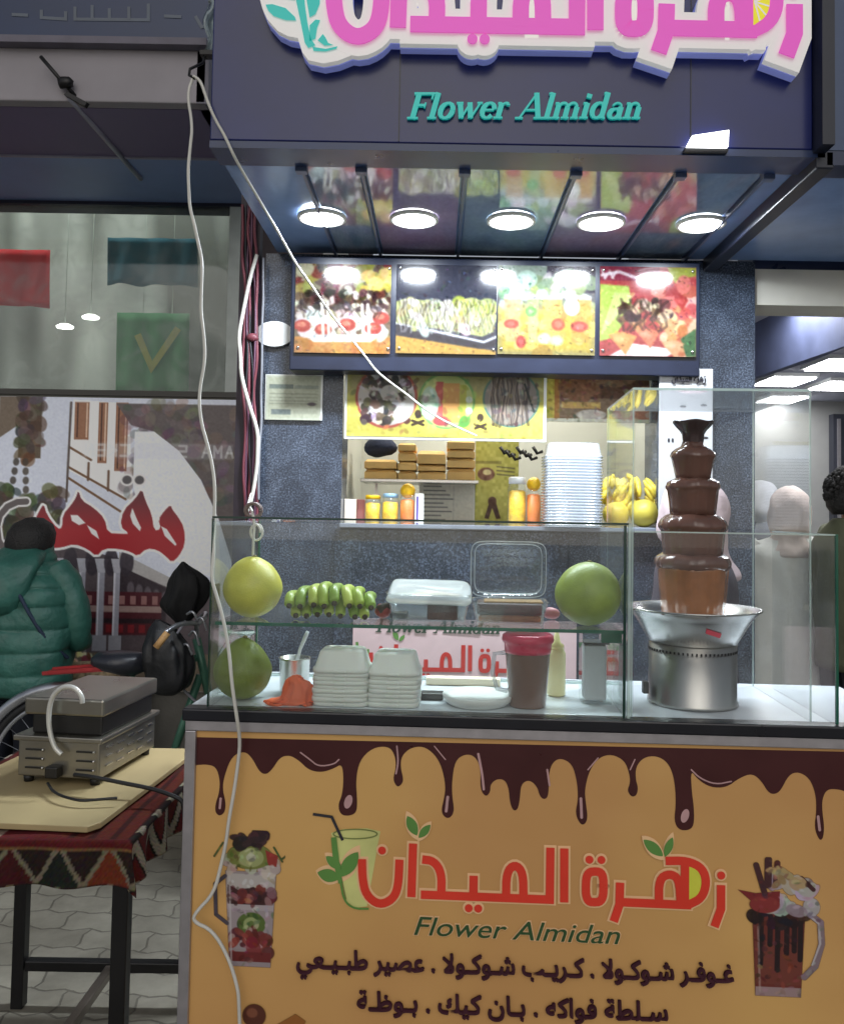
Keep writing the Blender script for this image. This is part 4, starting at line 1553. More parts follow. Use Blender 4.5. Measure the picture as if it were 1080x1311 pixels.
dr = smooth_path(dr, 2)
dr = [(p.x, p.y) for p in dr]
f = Flat(bf, .0006)
f.poly([(251, 943.5), (1118, 963)] + dr[::-1])
M_CHOCP = mat('chocolate_print', S(66, 22, 24), .3, var=.12)
f.build('chocolate_drip', M_CHOCP, front)
for pts, w in (([(385, 963), (397, 972), (408, 981), (428, 978), (434, 972)], 1.8), ([(508, 955), (510, 975), (507, 990)], 2), ([(573, 1020), (571, 1038)], 3.5), ([(612, 965), (617, 990), (619, 1010)], 3),
               ([(743, 1022), (744, 1046)], 3.5), ([(884, 985), (895, 996), (915, 1004), (935, 1000)], 1.8), ([(1046, 1045), (1048, 1062)], 3.5), ([(700, 985), (703, 1005)], 2.5), ([(812, 972), (806, 985)], 1.6), ([(765, 970), (752, 985)], 1.6), ([(283, 1022), (282, 1034)], 3), ([(556, 955), (570, 972)], 1.4)):
    f = Flat(bf, .0016)
    f.stroke([(p.x, p.y) for p in smooth_path([(a, b, 0) for a, b in pts], 2)], w, round_=True)
    f.build('drip_highlight', mat('drip_highlight_print', S(190, 150, 150), .4), front)
for x, y in ((446, 1026), (876, 1044)):
    f = Flat(bf, .0016)
    f.disc(x, y, 5, 9, rot=.3)
    f.build('drip_highlight', mat('drip_highlight_print', S(190, 150, 150), .4), front)
# logo
qB = CP(690, 1150)
kB = 2.0 / FPX * 0.985
bff = lambda x, y, l: K(qB[0] + x * 100 * kB, VF - l, qB[1] + y * 100 * kB)
M_REDB = mat('red_banner_print', S(226, 58, 38), .42, var=.08, scale=6)
M_HALO = mat('pale_orange_halo_print', S(240, 196, 146), .45, var=.05)
# glass of the emblem first, under the letters
f = Flat(bf, .0008)
f.poly([(424, 1066), (440, 1061), (470, 1060), (487, 1064), (484, 1080), (470, 1160), (455, 1162), (444, 1154)])
f.build('drink_glass', mat('pale_green_glass_print', S(206, 206, 130), .45), front)
f = Flat(bf, .0028)
ring = [(455 + 28 * math.cos(a), 1067 + 6 * math.sin(a)) for a in np.linspace(0, 2 * PI, 30)]
f.stroke(ring, 1.6)
f.stroke([(428, 1078), (443, 1150)], 1.5)
f.build('glass_rim', mat('olive_line_print', S(120, 130, 70), .45), front)
f = Flat(bf, .0034)
f.stroke([(401, 1041.5), (425, 1045), (439, 1075)], 3.6)
f.build('straw', M_INK, front)
draw_logo(bff, front, 10.5, 2.6, (M_REDB, M_HALO, M_GREEN, M_LIME), .0045, halo_lift=.0012)
# Latin name, slightly slanted sans
f = Flat(lambda x, y, l: bf(x, 1195 + (x - 530) * .047 - y, l), .005)
f.text('Flower Almidan', 530, 793, 0, 34, .004, .28)
f.build('latin_lettering', mat('deep_green_print', S(44, 78, 40), .45), front)
f = Flat(lambda x, y, l: bf(x, 1195 + (x - 530) * .047 - y, l), .0012)
f.text('Flower Almidan', 528.5, 794.5, -.6, 34.8, .034, .28)
f.build('lettering_outline', M_HALO, front)


def shape_ar(t):
    """contextual letter forms, set right to left"""
    tab = {'ا': (0xFE8D, 2), 'ب': (0xFE8F, 4), 'ة': (0xFE93, 2), 'ر': (0xFEAD, 2), 'س': (0xFEB1, 4), 'ش': (0xFEB5, 4), 'ص': (0xFEB9, 4), 'ط': (0xFEC1, 4), 'ظ': (0xFEC5, 4),
           'ع': (0xFEC9, 4), 'غ': (0xFECD, 4), 'ف': (0xFED1, 4), 'ك': (0xFED9, 4), 'ل': (0xFEDD, 4), 'ن': (0xFEE5, 4), 'ه': (0xFEE9, 4), 'و': (0xFEED, 2), 'ي': (0xFEF1, 4), 'لا': (0xFEFB, 2), 'ـ': (0x640, 9)}
    toks = []
    i = 0
    while i < len(t):
        if t[i:i + 2] == 'لا':
            toks.append('لا')
            i += 2
        else:
            toks.append(t[i])
            i += 1
    out = []
    for i, c in enumerate(toks):
        if c not in tab:
            out.append(c)
            continue
        cp, k = tab[c]
        if k == 9:
            out.append('\u0640')
            continue
        pv = toks[i - 1] if i else ' '
        nx = toks[i + 1] if i + 1 < len(toks) else ' '
        jp = pv in tab and tab[pv][1] in (4, 9)
        jn = nx in tab and k == 4
        out.append(chr(cp + (1 if jp and not jn else 2 if jn and not jp else 3 if jn and jp else 0)))
    return ''.join(out[::-1])


M_MAROON = mat('maroon_print', S(62, 18, 34), .45)
f = Flat(lambda x, y, l: bf(x, 1236 + (x - 380) * .034 - y, l), .002)
f.text(shape_ar('غـوفـر شـوكـولا . كـريـب شـوكـولا . عصير طبـيـعي'), 381, 937, 0, 33, bold=.03)
f.build('arabic_line', M_MAROON, front)
f = Flat(lambda x, y, l: bf(x, 1290 + (x - 457) * .036 - y, l), .002)
f.text(shape_ar('سـلطة فواكه . بـان كيك . بـوظـة'), 458, 853, 0, 33, bold=.03)
f.build('arabic_line', M_MAROON, front)

# printed cups
M_PRALPHA = attr_mat('banner_picture_print', .42, alpha=True)


def pic_on_front(p, name, x0, y0, x1, y1, lift=.0022):
    o, ex, ey = bf(x0, y0, lift), bf(x1, y0 + (x1 - x0) * .04, lift), bf(x0 - (y1 - y0) * .02, y1, lift)
    return p.build(name, lambda s, t: o + (ex - o) * s + (ey - o) * t, M_PRALPHA, front, .6)


c1 = Pic(130, 250, (180, 130, 60), .52, 1.0, alpha=0)
c1.poly([(.1, .3), (.46, .3), (.43, .98), (.14, .98)], (190, 170, 170))
c1.line([(.1, .34), (.03, .4), (.04, .62), (.12, .68)], .028, (96, 84, 100))
c1.rect(.115, .32, .45, .42, (226, 214, 206))
c1.poly([(.12, .4), (.2, .44), (.3, .41), (.4, .45), (.45, .42), (.44, .53), (.3, .55), (.12, .54)], (84, 34, 34))
splat(c1, 12, .14, .42, .44, .52, [(150, 40, 40), (60, 26, 30), (190, 120, 120)], .03, 61)
c1.rect(.125, .54, .445, .6, (214, 196, 200))
c1.poly([(.13, .58), (.44, .58), (.43, .86), (.14, .86)], (196, 176, 180))
c1.ell(.29, .68, .1, .085, (110, 140, 50))
c1.ell(.29, .68, .055, .05, (190, 206, 120))
c1.ell(.29, .68, .025, .024, (120, 150, 60))
splat(c1, 30, .14, .72, .43, .9, [(170, 40, 40), (200, 70, 60), (120, 30, 34), (214, 180, 180)], .035, 62)
c1.rect(.14, .88, .43, .95, (150, 40, 40))
c1.rect(.14, .95, .43, .985, (190, 170, 176))
c1.line([(.13, .33), (.155, .95)], .014, (240, 230, 230), .7)
splat(c1, 14, .08, .2, .46, .3, [(236, 224, 214), (220, 200, 180)], .05, 63)
c1.ell(.27, .19, .16, .095, (150, 160, 60))
c1.ell(.28, .2, .09, .07, (196, 206, 120))
c1.ell(.28, .2, .035, .03, (230, 230, 190))
c1.poly([(.38, .14), (.47, .18), (.46, .26), (.4, .25)], (206, 54, 44))
splat(c1, 22, .12, .03, .4, .12, [(60, 28, 40), (90, 44, 52), (50, 24, 30)], .035, 64)
for x, y, a in ((.02, .2, .1), (.44, .12, -.1), (.5, .2, .05)):
    c1.line([(x, y), (x + .06, y - a)], .014, (90, 120, 50))
photo_finish(c1, 260, 95, .78)
pic_on_front(c1, 'parfait_picture', 272, 1060, 366, 1237)
c2 = Pic(150, 260, (180, 130, 60), .6, 1.0, alpha=0)
c2.poly([(.1, .4), (.45, .4), (.43, .98), (.13, .98)], (150, 52, 40))
c2.poly([(.12, .6), (.44, .6), (.43, .9), (.13, .9)], (158, 66, 50))
c2.rect(.13, .92, .43, .985, (200, 160, 160))
for x, y in ((.16, .76), (.22, .62), (.27, .8), (.33, .68), (.38, .66), (.42, .72)):
    c2.line([(x, .42), (x, y)], .035, (52, 22, 28))
splat(c2, 16, .11, .38, .45, .48, [(50, 22, 30), (80, 34, 36), (40, 16, 22)], .04, 65)
c2.line([(.46, .38), (.55, .45), (.56, .6), (.52, .76), (.45, .84)], .045, (170, 140, 150))
c2.line([(.47, .4), (.54, .46), (.55, .6), (.5, .75)], .014, (230, 216, 220))
splat(c2, 26, .2, .16, .5, .38, [(226, 216, 214), (240, 234, 230), (200, 180, 184)], .05, 66)
c2.poly([(0, .24), (.12, .26), (.28, .24), (.28, .34), (.14, .36)], (176, 36, 40))
c2.ell(.18, .34, .1, .06, (190, 50, 50))
for x0, y0, x1, y1, w in ((.12, .06, .18, .26, .04), (.2, .02, .2, .2, .05), (.26, .04, .25, .2, .04), (.42, .14, .5, .22, .03)):
    c2.line([(x0, y0), (x1, y1)], w, (96, 40, 46))
splat(c2, 12, .22, .08, .42, .2, [(226, 196, 140), (200, 160, 110)], .035, 67)
c2.line([(.14, .5), (.16, .95)], .014, (226, 190, 180), .6)
photo_finish(c2, 260, 96, .78)
pic_on_front(c2, 'mug_picture', 944, 1095, 1060, 1275)
c3 = Pic(140, 90, (180, 130, 60), 1.5, 1.0, alpha=0)
c3.ell(.3, .3, .17, .17, (110, 56, 40))
c3.ell(.27, .26, .08, .07, (160, 96, 70))
c3.poly([(.5, .5), (.9, .25), (1.05, .35), (.95, .6), (.6, .75)], (190, 120, 56))
c3.ell(.1, .75, .16, .2, (214, 190, 160))
c3.ell(.5, .9, .3, .2, (120, 70, 46))
c3.line([(1.1, .8), (1.35, .5)], .1, (90, 50, 40))
pic_on_front(c3, 'biscuit_picture', 300, 1272, 432, 1360)

# ================================================================== GLASS CASES
M_GL = glass('clear_case_glass', (.955, .975, .965), 1.0, .015, .012, (.75, .8, .78), .05)
M_GLF = glass('fountain_case_glass', (.972, .98, .98), .55, .015, .008, (.8, .83, .86), .03)
M_EDGE = mat('green_glass_edge', S(28, 92, 72), .15, var=.1)
M_EDGEL = glass('pale_glass_edge', (.86, .93, .9), 2.0, .1, .34, (.72, .84, .8))
M_EDGED = mat('dark_green_edge', S(12, 50, 42), .2)
case = thing('display_case', K(-.05, .2, ZC), 'left glass display case with a glass shelf of fruit and cake boxes', 'display case')
cu0, cu1 = CP(269, 800)[0], CP(803, 805)[0]
cz1 = CP(540, 672)[1]
czs = CP(540, 803)[1]
v0, v1 = .002, .41
T = .006
kbox(MB(), cu0, cu1, v0, v0 + T, ZC + .002, cz1).build('front_pane', M_GL, case)
kbox(MB(), cu0, cu0 + T, v0 + T + .001, v1, ZC + .002, cz1).build('side_pane', M_GL, case)
kbox(MB(), cu1 - T, cu1, v0 + T + .001, v1, ZC + .002, cz1).build('side_pane', M_GL, case)
kbox(MB(), cu0 + .11, cu1, v0, v1, cz1 + .001, cz1 + .007).build('top_pane', M_GL, case)
kbox(MB(), cu0 + T + .002, cu1 - T - .002, v0 + .012, v1 - .02, czs - .005, czs).build('shelf', M_GL, case)
kbox(MB(), cu0 - .002, cu1 + .002, v0 - .003, v0 + .009, cz1 + .0075, cz1 + .0125).build('edge_strip', M_EDGED, case)
kbox(MB(), cu0 + T + .002, cu1 - T - .002, v0 + .0085, v0 + .0115, czs - .007, czs + .001).build('shelf_edge', M_EDGE, case)
kbox(MB(), cu0 - .003, cu0 - .0005, v0 - .002, v0 + .01, ZC + .002, cz1 + .007).build('edge_strip', M_EDGED, case)
kbox(MB(), cu1 - .010, cu1 - .004, v0 - .004, v0 - .0005, ZC + .002, cz1 + .007).build('edge_strip', M_EDGED, case)
kbox(MB(), cu1 + .0005, cu1 + .007, v0 - .004, v0 + .008, ZC + .002, cz1 + .012).build('edge_strip', M_EDGEL, case)
kbox(MB(), cu0 + T, cu0 + T + .004, v1 - .006, v1, ZC + .002, cz1 - .001).build('edge_strip', M_EDGE, case)
kbox(MB(), cu1 - T - .05, cu1 - T - .001, v0 + .03, v0 + .036, czs - .032, czs - .008).build('shelf_clip', M_EDGE, case, bevel=.002)
kbox(MB(), cu0, cu1, v1 - .012, v1, ZC + .002, ZC + .008).build('edge_strip', M_EDGEL, case)

fcase = thing('fountain_case', K(.66, .2, ZC), 'tall glass case enclosing the chocolate fountain', 'display case')
fu0, fu1 = CP(802, 700, .02)[0] + .012, CP(1038, 700, .02)[0]
fz = CP(920, 501, .02)[1]
fv0, fv1 = .02, .42
kbox(MB(), fu0, fu0 + T, fv0, fv1, ZC + .002, fz).build('side_pane', M_GLF, fcase)
kbox(MB(), fu1 - T, fu1, fv0, fv1, ZC + .002, fz).build('side_pane', M_GLF, fcase)
kbox(MB(), fu0 + T + .001, fu1 - T - .001, fv1 - T, fv1, ZC + .002, fz).build('back_pane', M_GLF, fcase)
kbox(MB(), fu0, fu1, fv0, fv1, fz + .001, fz + .007).build('top_pane', glass('frosted_top_glass', (.93, .95, .95), 1.2, .03, .3, (.78, .82, .85), .08), fcase)
for u, v in ((fu0 - .0005, fv0 - .002), (fu1 - .004, fv0 - .002), (fu0 + .002, fv1 + .001), (fu1 - .006, fv1 + .001)):
    kbox(MB(), u, u + .0035, v, v + .003, ZC + .002, fz).build('edge_strip', M_EDGEL, fcase)
kbox(MB(), fu0, fu1, fv0 - .003, fv0 - .0005, fz + .001, fz + .007).build('edge_strip', M_EDGEL, fcase)
guard = thing('glass_guard', K(.72, .2, ZC), 'low glass guard in front of the fountain, open at the top', 'glass guard')
gu0, gu1 = CP(804, 800)[0] + .012, CP(1069, 800)[0]
gz = CP(940, 684)[1]
kbox(MB(), gu0, gu1, -.002, .004, ZC + .002, gz).build('front_pane', M_GLF, guard)
kbox(MB(), gu1 - T, gu1, .005, .4, ZC + .002, gz).build('side_pane', M_GLF, guard)
kbox(MB(), gu0, gu1, -.002, .004, gz + .0005, gz + .004).build('edge_strip', M_EDGEL, guard)
kbox(MB(), gu1 + .0005, gu1 + .006, -.003, .005, ZC + .002, gz + .004).build('edge_strip', M_EDGE, guard)
kbox(MB(), gu1 - T, gu1, .005, .4, gz + .0005, gz + .004).build('edge_strip', M_EDGEL, guard)

# ------------------------------------------------------------------ chocolate fountain
FV = .2
fuc = CP(886, 800, FV)[0]
FC = K(fuc, FV, 0)
FYc = FC.y
pxm = FYc / FPX


def fz_(py):
    return P(886, py, FYc).z


ftn = thing('chocolate_fountain', (FC.x, FC.y, ZC), 'five tier chocolate fountain running over a steel bowl and drum base', 'chocolate fountain')
M_BR = mat('brushed_drum_steel', S(176, 174, 170), .3, 1.0, var=.18, scale=3)
rb = 54 * pxm
zt_ = fz_(824)
MB().lathe([(rb * 1.03, 0), (rb * 1.03, .008), (rb, .012), (rb, zt_ - ZC), (rb * .9, zt_ - ZC + .002)], (FC.x, FC.y, ZC + .002), 64).build('drum_base', M_BR, ftn)
for k in range(64):
    a = 2 * PI * k / 64
    if math.sin(a) < .3:
        MB().box((FC.x + rb * math.cos(a), FC.y + rb * math.sin(a), zt_ - .012), (.004, .004, .006), a).build('vent_hole', M_BLACK, ftn)
MB().box(K(CP(834, 900, .1)[0], .18, ZC + .04), (.014, .02, .03)).build('switch', M_BLACK, ftn, bevel=.002)
zr = fz_(779)
rB = 84 * pxm
MB().lathe([(rb * .85, zt_ - zr + .001), (rb * 1.0, zt_ - zr + .006), (rB * .86, -.022), (rB * .965, -.003), (rB, .0), (rB * 1.0, .004), (rB * .955, .003), (rB * .84, -.014), (rb * .9, zt_ - zr + .016), (.03, zt_ - zr + .018)], (FC.x, FC.y, zr), 72, caps=False).build('bowl', M_STEEL, ftn)
M_CHOC = mat('melted_milk_chocolate', S(104, 74, 64), .16, var=.12, scale=20, coat=.25)
M_CHOCT = mat('thin_chocolate_curtain', S(150, 98, 62), .14, var=.3, scale=14, coat=.3)
MB().lathe([(rb * .93, 0), (.03, .003)], (FC.x, FC.y, zt_ + .021), 48).build('chocolate_pool', M_CHOC, ftn)


def tier(prof, m, name):
    pr = [(r * pxm, fz_(y) - fz_(700)) for r, y in prof]
    mb2 = MB().lathe([q_ for a_, b_ in zip(pr, pr[1:]) for q_ in (a_, ((a_[0] + b_[0]) / 2, (a_[1] + b_[1]) / 2))] + pr[-1:], (FC.x, FC.y, fz_(700)), 96)
    ph_ = rng.uniform(0, 6, 3)
    for v_ in mb2.v:
        dx_, dy_ = v_.x - FC.x, v_.y - FC.y
        a_ = math.atan2(dy_, dx_)
        g_ = 1 + .012 * math.sin(7 * a_ + ph_[0]) + .009 * math.sin(16 * a_ + ph_[1]) + .006 * math.sin(29 * a_ + ph_[2])
        v_.x, v_.y = FC.x + dx_ * g_, FC.y + dy_ * g_
        v_.z += .0016 * math.sin(5 * a_ + ph_[1])
    mb2.build(name, m, ftn, noisy=.0014, nscale=30)


tier([(12, 574), (13, 566), (14, 556), (17, 551), (22, 546), (25.5, 541), (25, 539.5), (20, 541), (6, 546)], mat('dark_chocolate_cup', S(66, 52, 52), .2, coat=.2), 'top_cup')
tier([(21, 614), (23.5, 600), (26.5, 588), (28, 585.5), (28.3, 583.5), (26.5, 579), (21, 574.5), (15, 572), (13, 566)], M_CHOC, 'tier')
tier([(28, 659), (30, 642), (32, 628), (34, 625), (34.2, 622.5), (32, 617), (26, 614), (21, 612)], M_CHOC, 'tier')
tier([(36, 713), (38, 694), (39.5, 680), (42.5, 676), (42.8, 672.5), (40, 666), (34, 661), (27, 658)], M_CHOC, 'tier')
tier([(43.5, 728), (46.5, 724), (47, 719), (44.5, 713), (40, 710.5), (34, 708)], M_CHOC, 'tier')
tier([(38, 790), (39, 780), (41.5, 755), (43, 735), (43.5, 724)], M_CHOCT, 'chocolate_curtain')
sr_ = random.Random(12)
for k_ in range(11):
    a_ = sr_.uniform(-PI, 0)
    r_ = rB * sr_.uniform(.84, .97)
    MB().ball((FC.x + r_ * math.cos(a_), FC.y + r_ * math.sin(a_), zr - .004 - (rB * .965 - r_) * .5 + .004), sr_.uniform(.003, .008), 10, 1.5, 1, .45).build('chocolate_splash', M_CHOC, ftn)
# red patch on the bowl's flank
st_ = MB()
rr_ = lambda z: rb + (rB * .86 - rb) * (z - (zt_ + .006)) / (zr - .022 - zt_ - .006) + .0015
ps_ = []
for z_, off in ((zr - .03, -.022), (zr - .042, .03)):
    pass
for k_ in range(7):
    a_ = -PI / 2 - .1 + .3 * k_ / 6 + .04
    for h_ in (.0, 1.0):
        z_ = zr - .034 - .012 * k_ / 6 - .012 * h_
        ps_.append(Vector((FC.x + rr_(z_) * math.cos(a_), FC.y + rr_(z_) * math.sin(a_), z_)))
st_.add(ps_, [(2 * k_, 2 * k_ + 1, 2 * k_ + 3, 2 * k_ + 2) for k_ in range(6)])
st_.build('red_patch', mat('red_patch', S(230, 70, 90), .4), ftn)

# ------------------------------------------------------------------ fruit in the case
M_POMG = mat('green_pomelo_skin', S(198, 192, 76), .42, var=.16, scale=16, bump=.12, bscale=220, sss=.05)
M_POMD = mat('deep_green_pomelo_skin', S(136, 152, 60), .4, var=.26, scale=14, bump=.12, bscale=220, sss=.05)
M_POMO = mat('olive_pomelo_skin', S(116, 130, 38), .42, var=.3, scale=14, bump=.12, bscale=220)


def px_seed(v):
    return v * .37 % 9


def pomelo(cx, cy, r, v, z0, m, label, pear=0.0, squash=1.0):
    u, z = CP(cx, cy, v)
    rr = r * (2.0 + v) / FPX
    c = K(u, v, 0)
    pr = []
    n = 24
    for i in range(n + 1):
        th = PI * i / n
        q = -math.cos(th)
        k = 1 - pear * max(0, q) ** 1.3 * .55
        pr.append((max(rr * math.sin(th) * k, 1e-4), rr * squash * (1 + q) + (pear * rr * .10 * max(0, q))))
    mb3 = MB().lathe(pr, (c.x, c.y, z0 + .001), 56, caps=False)
    cc = Vector((c.x, c.y, z0 + rr))
    for v_ in mb3.v:
        d_ = v_ - cc
        v_ += d_ * (.045 * noise.noise(d_ * 11 + Vector((px_seed(cx), 0, 0))) + .012 * noise.noise(d_ * 45))
    o = mb3.build('pomelo', m, None)
    st = c + Vector((rr * .12, -rr * .1, 0))
    MB().lathe([(.007, -.002), (.006, .003), (.003, .005), (.0005, .005)], (c.x + rr * .05, c.y, z0 + max(p_[1] for p_ in pr) - .001), 12).build('stem_scar', mat('brown_stem_scar', S(120, 110, 60), .8), o)
    return tag(o, label, 'fruit'), c, rr


o, c, rr = pomelo(323, 750, 38, .12, czs, M_POMG, 'yellow green pomelo hanging by a white cord at the left of the glass shelf', .36)
pom1 = (c, rr)
pomelo(752, 759, 41, .1, czs, M_POMD, 'deep green pomelo at the right end of the glass shelf', .12, .97)
pomelo(310, 876, 37, .1, ZC, M_POMO, 'olive green pomelo on the worktop below the hanging one', .6, 1.04)

ban = thing('green_banana_bunch', K(CP(421, 780, .14)[0], .14, czs), 'flat bunch of green bananas on the glass shelf', 'bananas')
M_BANG = mat('green_banana', S(150, 172, 62), .4, var=.14, scale=12)
NB = 8
for row in (0, 1):
    for i in range(NB if row == 0 else NB - 1):
        s_ = (i + .5 + .5 * row) / NB
        px = 366 + 114 * s_
        arch = math.sin(PI * min(1, .1 + s_ * .82)) ** .7
        tilt = (s_ - .5) * 16
        pt = 772 - 26 * arch + random.uniform(-2, 2) + (14 if row else 0)      # top of the curve
        pbm = (780 if row == 0 else 795) - 6 * arch + random.uniform(-2.5, 2)  # tip
        vv = .118 + .03 * row
        u, zt_b = CP(px - tilt * .25 + random.uniform(-1.5, 1.5), pt, vv)
        u2, zb2 = CP(px + tilt * .35 + random.uniform(-2.5, 2.5), pbm, vv - .06)
        zb2 = max(zb2, czs + .010)
        pts = [K(u * .97, vv + .05, zt_b - .014), K(u, vv + .01, zt_b - .012), K(u * .9 + u2 * .1, vv - .022, zt_b * .88 + zb2 * .12 - .006), K(u * .55 + u2 * .45, vv - .044, zt_b * .55 + zb2 * .45), K(u * .15 + u2 * .85, vv - .056, zt_b * .12 + zb2 * .88), K(u2, vv - .061, zb2)]
        pts = smooth_path(pts, 2)
        n_ = len(pts) - 1
        rs = [.0134 * min(1, .5 + 3.0 * k / n_) * min(1, .42 + 3.0 * (n_ - k) / n_) for k in range(n_ + 1)]
        o = MB().tube(pts, rs, 12).build('banana', (M_BANG, mat('green_banana_pale', S(176, 190, 84), .4, var=.14, scale=12), mat('green_banana_deep', S(124, 152, 52), .4, var=.16, scale=12))[(i * 2 + row) % 3], ban)
        MB().ball(pts[-1] + Vector((0, -.003, 0)), .0072, 10).build('tip', M_TIP, o)
u, z = CP(484, 772, .15)
MB().tube([K(u, .15, czs + .02), K(u + .02, .16, czs + .03), K(u + .034, .16, czs + .028)], [.012, .01, .008], 8).build('stalk', M_TIP, ban)
br = tag(MB().ball(K(CP(490, 778, .16)[0], .16, czs + .018), .018, 14, 1.2, .8, 1).build('wrapped_sweet', mat('red_wrapper', S(140, 44, 36), .35), None, noisy=.003, nscale=60), 'small red wrapped sweet behind the green bananas', 'sweet')

# closed cake box
M_LIDW = glass('clear_lid_plastic', (.95, .97, .97), 1.8, .1, .6, (.92, .94, .95))
M_CAKE = mat('chocolate_cake', S(62, 34, 28), .6, var=.3, scale=40, bump=.4)
M_BISC = mat('sponge_cake', S(170, 110, 66), .7, var=.25, scale=50)


def pan(c, w, d, h, flare=.92, n=32):
    m = MB()
    m.loft([((c.x, c.y, c.z), w * flare * .5, d * flare * .5, -YAW), ((c.x, c.y, c.z + h), w * .5, d * .5, -YAW), ((c.x, c.y, c.z + h + .003), w * .52, d * .52, -YAW), ((c.x, c.y, c.z + h), w * .49, d * .49, -YAW), ((c.x, c.y, c.z + .004), w * flare * .48, d * flare * .48, -YAW)], n, True, True, 8)
    return m


def cake_box(px0, px1, pyt, pyb, v, label, opened):
    u0, u1 = CP(px0, pyb, v)[0], CP(px1, pyb, v)[0]
    zt2 = CP(px0, pyt, v)[1]
    w, h, d = u1 - u0, zt2 - czs, .13
    c = K((u0 + u1) / 2, v + d / 2, czs + .001)
    t = thing('cake_box', c, label, 'cake box')
    pan(c, w, d, h * .62, .86).build('tray', M_CLEAR, t)
    if opened:
        m = MB().box(c + Vector((0, 0, h * .13)), (w * .82, d * .8, h * .2), -YAW)
        m.build('sponge', M_BISC, t, bevel=.005, noisy=0)
        MB().box(c + Vector((0, 0, h * .42)), (w * .86, d * .84, h * .36), -YAW).build('chocolate_layer', M_CAKE, t, bevel=.006)
        MB().box(c + CU * .01 + Vector((0, -.0, h * .62)), (w * .78, d * .5, h * .07), -YAW).build('nut_topping', mat('chopped_nuts', S(150, 120, 80), .8, var=.5, scale=120, bump=.8), t, bevel=.004)
        lz = CP(655, 694, v + d)[1]
        lh = lz - czs - h * .66
        q = c + CV * (d * .56) + Vector((0, 0, h * .66))
        m = MB()
        prof = []
        nn = 36
        for k in range(nn):
            a = 2 * PI * k / nn
            x = math.copysign(abs(math.cos(a)) ** .3, math.cos(a)) * w * .52
            z = math.copysign(abs(math.sin(a)) ** .3, math.sin(a)) * lh * .5 + lh * .5
            prof.append((x, z))
        rings = [(1.0, 0), (.95, .001), (.92, .018), (.86, .026), (.84, .024)]
        vs = []
        for sc_, dep in rings:
            vs += [q + CU * (x * sc_) + CV * (dep) + Vector((0, 0, lh * .5 + (z - lh * .5) * sc_)) for x, z in prof]
        fs = []
        for i in range(len(rings) - 1):
            for k in range(nn):
                fs.append((i * nn + k, i * nn + (k + 1) % nn, (i + 1) * nn + (k + 1) % nn, (i + 1) * nn + k))
        fs.append(tuple((len(rings) - 1) * nn + k for k in range(nn)))
        m.add(vs, fs, True)
        m.build('lid', glass('open_lid_plastic', (.9, .92, .93), 1.5, .08, .05, (.8, .83, .86)), t)
        # rim lines of the lid
        for sc_ in (1.0, .9):
            loop = [q + CU * (x * sc_) + CV * (.0 if sc_ == 1 else .02) + Vector((0, 0, lh * .5 + (z - lh * .5) * sc_)) for x, z in prof]
            MB().tube(loop + loop[:1], .0011, 6, False).build('lid_rim', glass('rim_plastic', (.9, .93, .94), 2, .1, .35, (.85, .88, .9)), t)
    else:
        MB().box(c + CU * .035 - CV * .02 + Vector((0, 0, h * .3)), (w * .36, d * .6, h * .52), -YAW).build('cake', M_CAKE, t, bevel=.004)
        MB().box(c - CU * .075 - CV * .02 + Vector((0, 0, h * .1)), (w * .2, d * .4, h * .12), -YAW).build('label_strip', M_INK, t, bevel=.002)
        m = MB().loft([((c.x, c.y, c.z + h * .52), w * .505, d * .5, -YAW), ((c.x, c.y, c.z + h * .56), w * .515, d * .51, -YAW), ((c.x, c.y, c.z + h * .60), w * .50, d * .49, -YAW), ((c.x, c.y, c.z + h * .68), w * .47, d * .45, -YAW), ((c.x, c.y, c.z + h * .70), w * .45, d * .43, -YAW), ((c.x, c.y, c.z + h * .67), w * .40, d * .37, -YAW)], 40, True, True, 8)
        for q_ in m.v:
            q_.z += (q_.y - c.y) * .28 + .006
        m.build('lid', M_LIDW, t, noisy=.0015, nscale=30)


cake_box(493, 602, 741, 797, .09, 'closed clear takeaway box with a milky lid over dark cake', False)
cake_box(603, 702, 757, 798, .09, 'open clear box of nut topped chocolate cake with its lid standing up', True)
pkt = tag(MB().ball(K(CP(706, 789, .2)[0], .2, czs + .016), .017, 14, 1.3, .8, .9).build('wrapped_sweet', mat('pink_wrapper', S(206, 130, 140), .4), None, noisy=.003, nscale=60), 'pink wrapped sweet between the open cake box and deep green pomelo', 'sweet')

# ------------------------------------------------------------------ worktop: foam boxes, cups, bottles
M_FOAM = mat('white_foam', S(226, 226, 220), .55, var=.03, bump=.08, bscale=300, sss=.12)


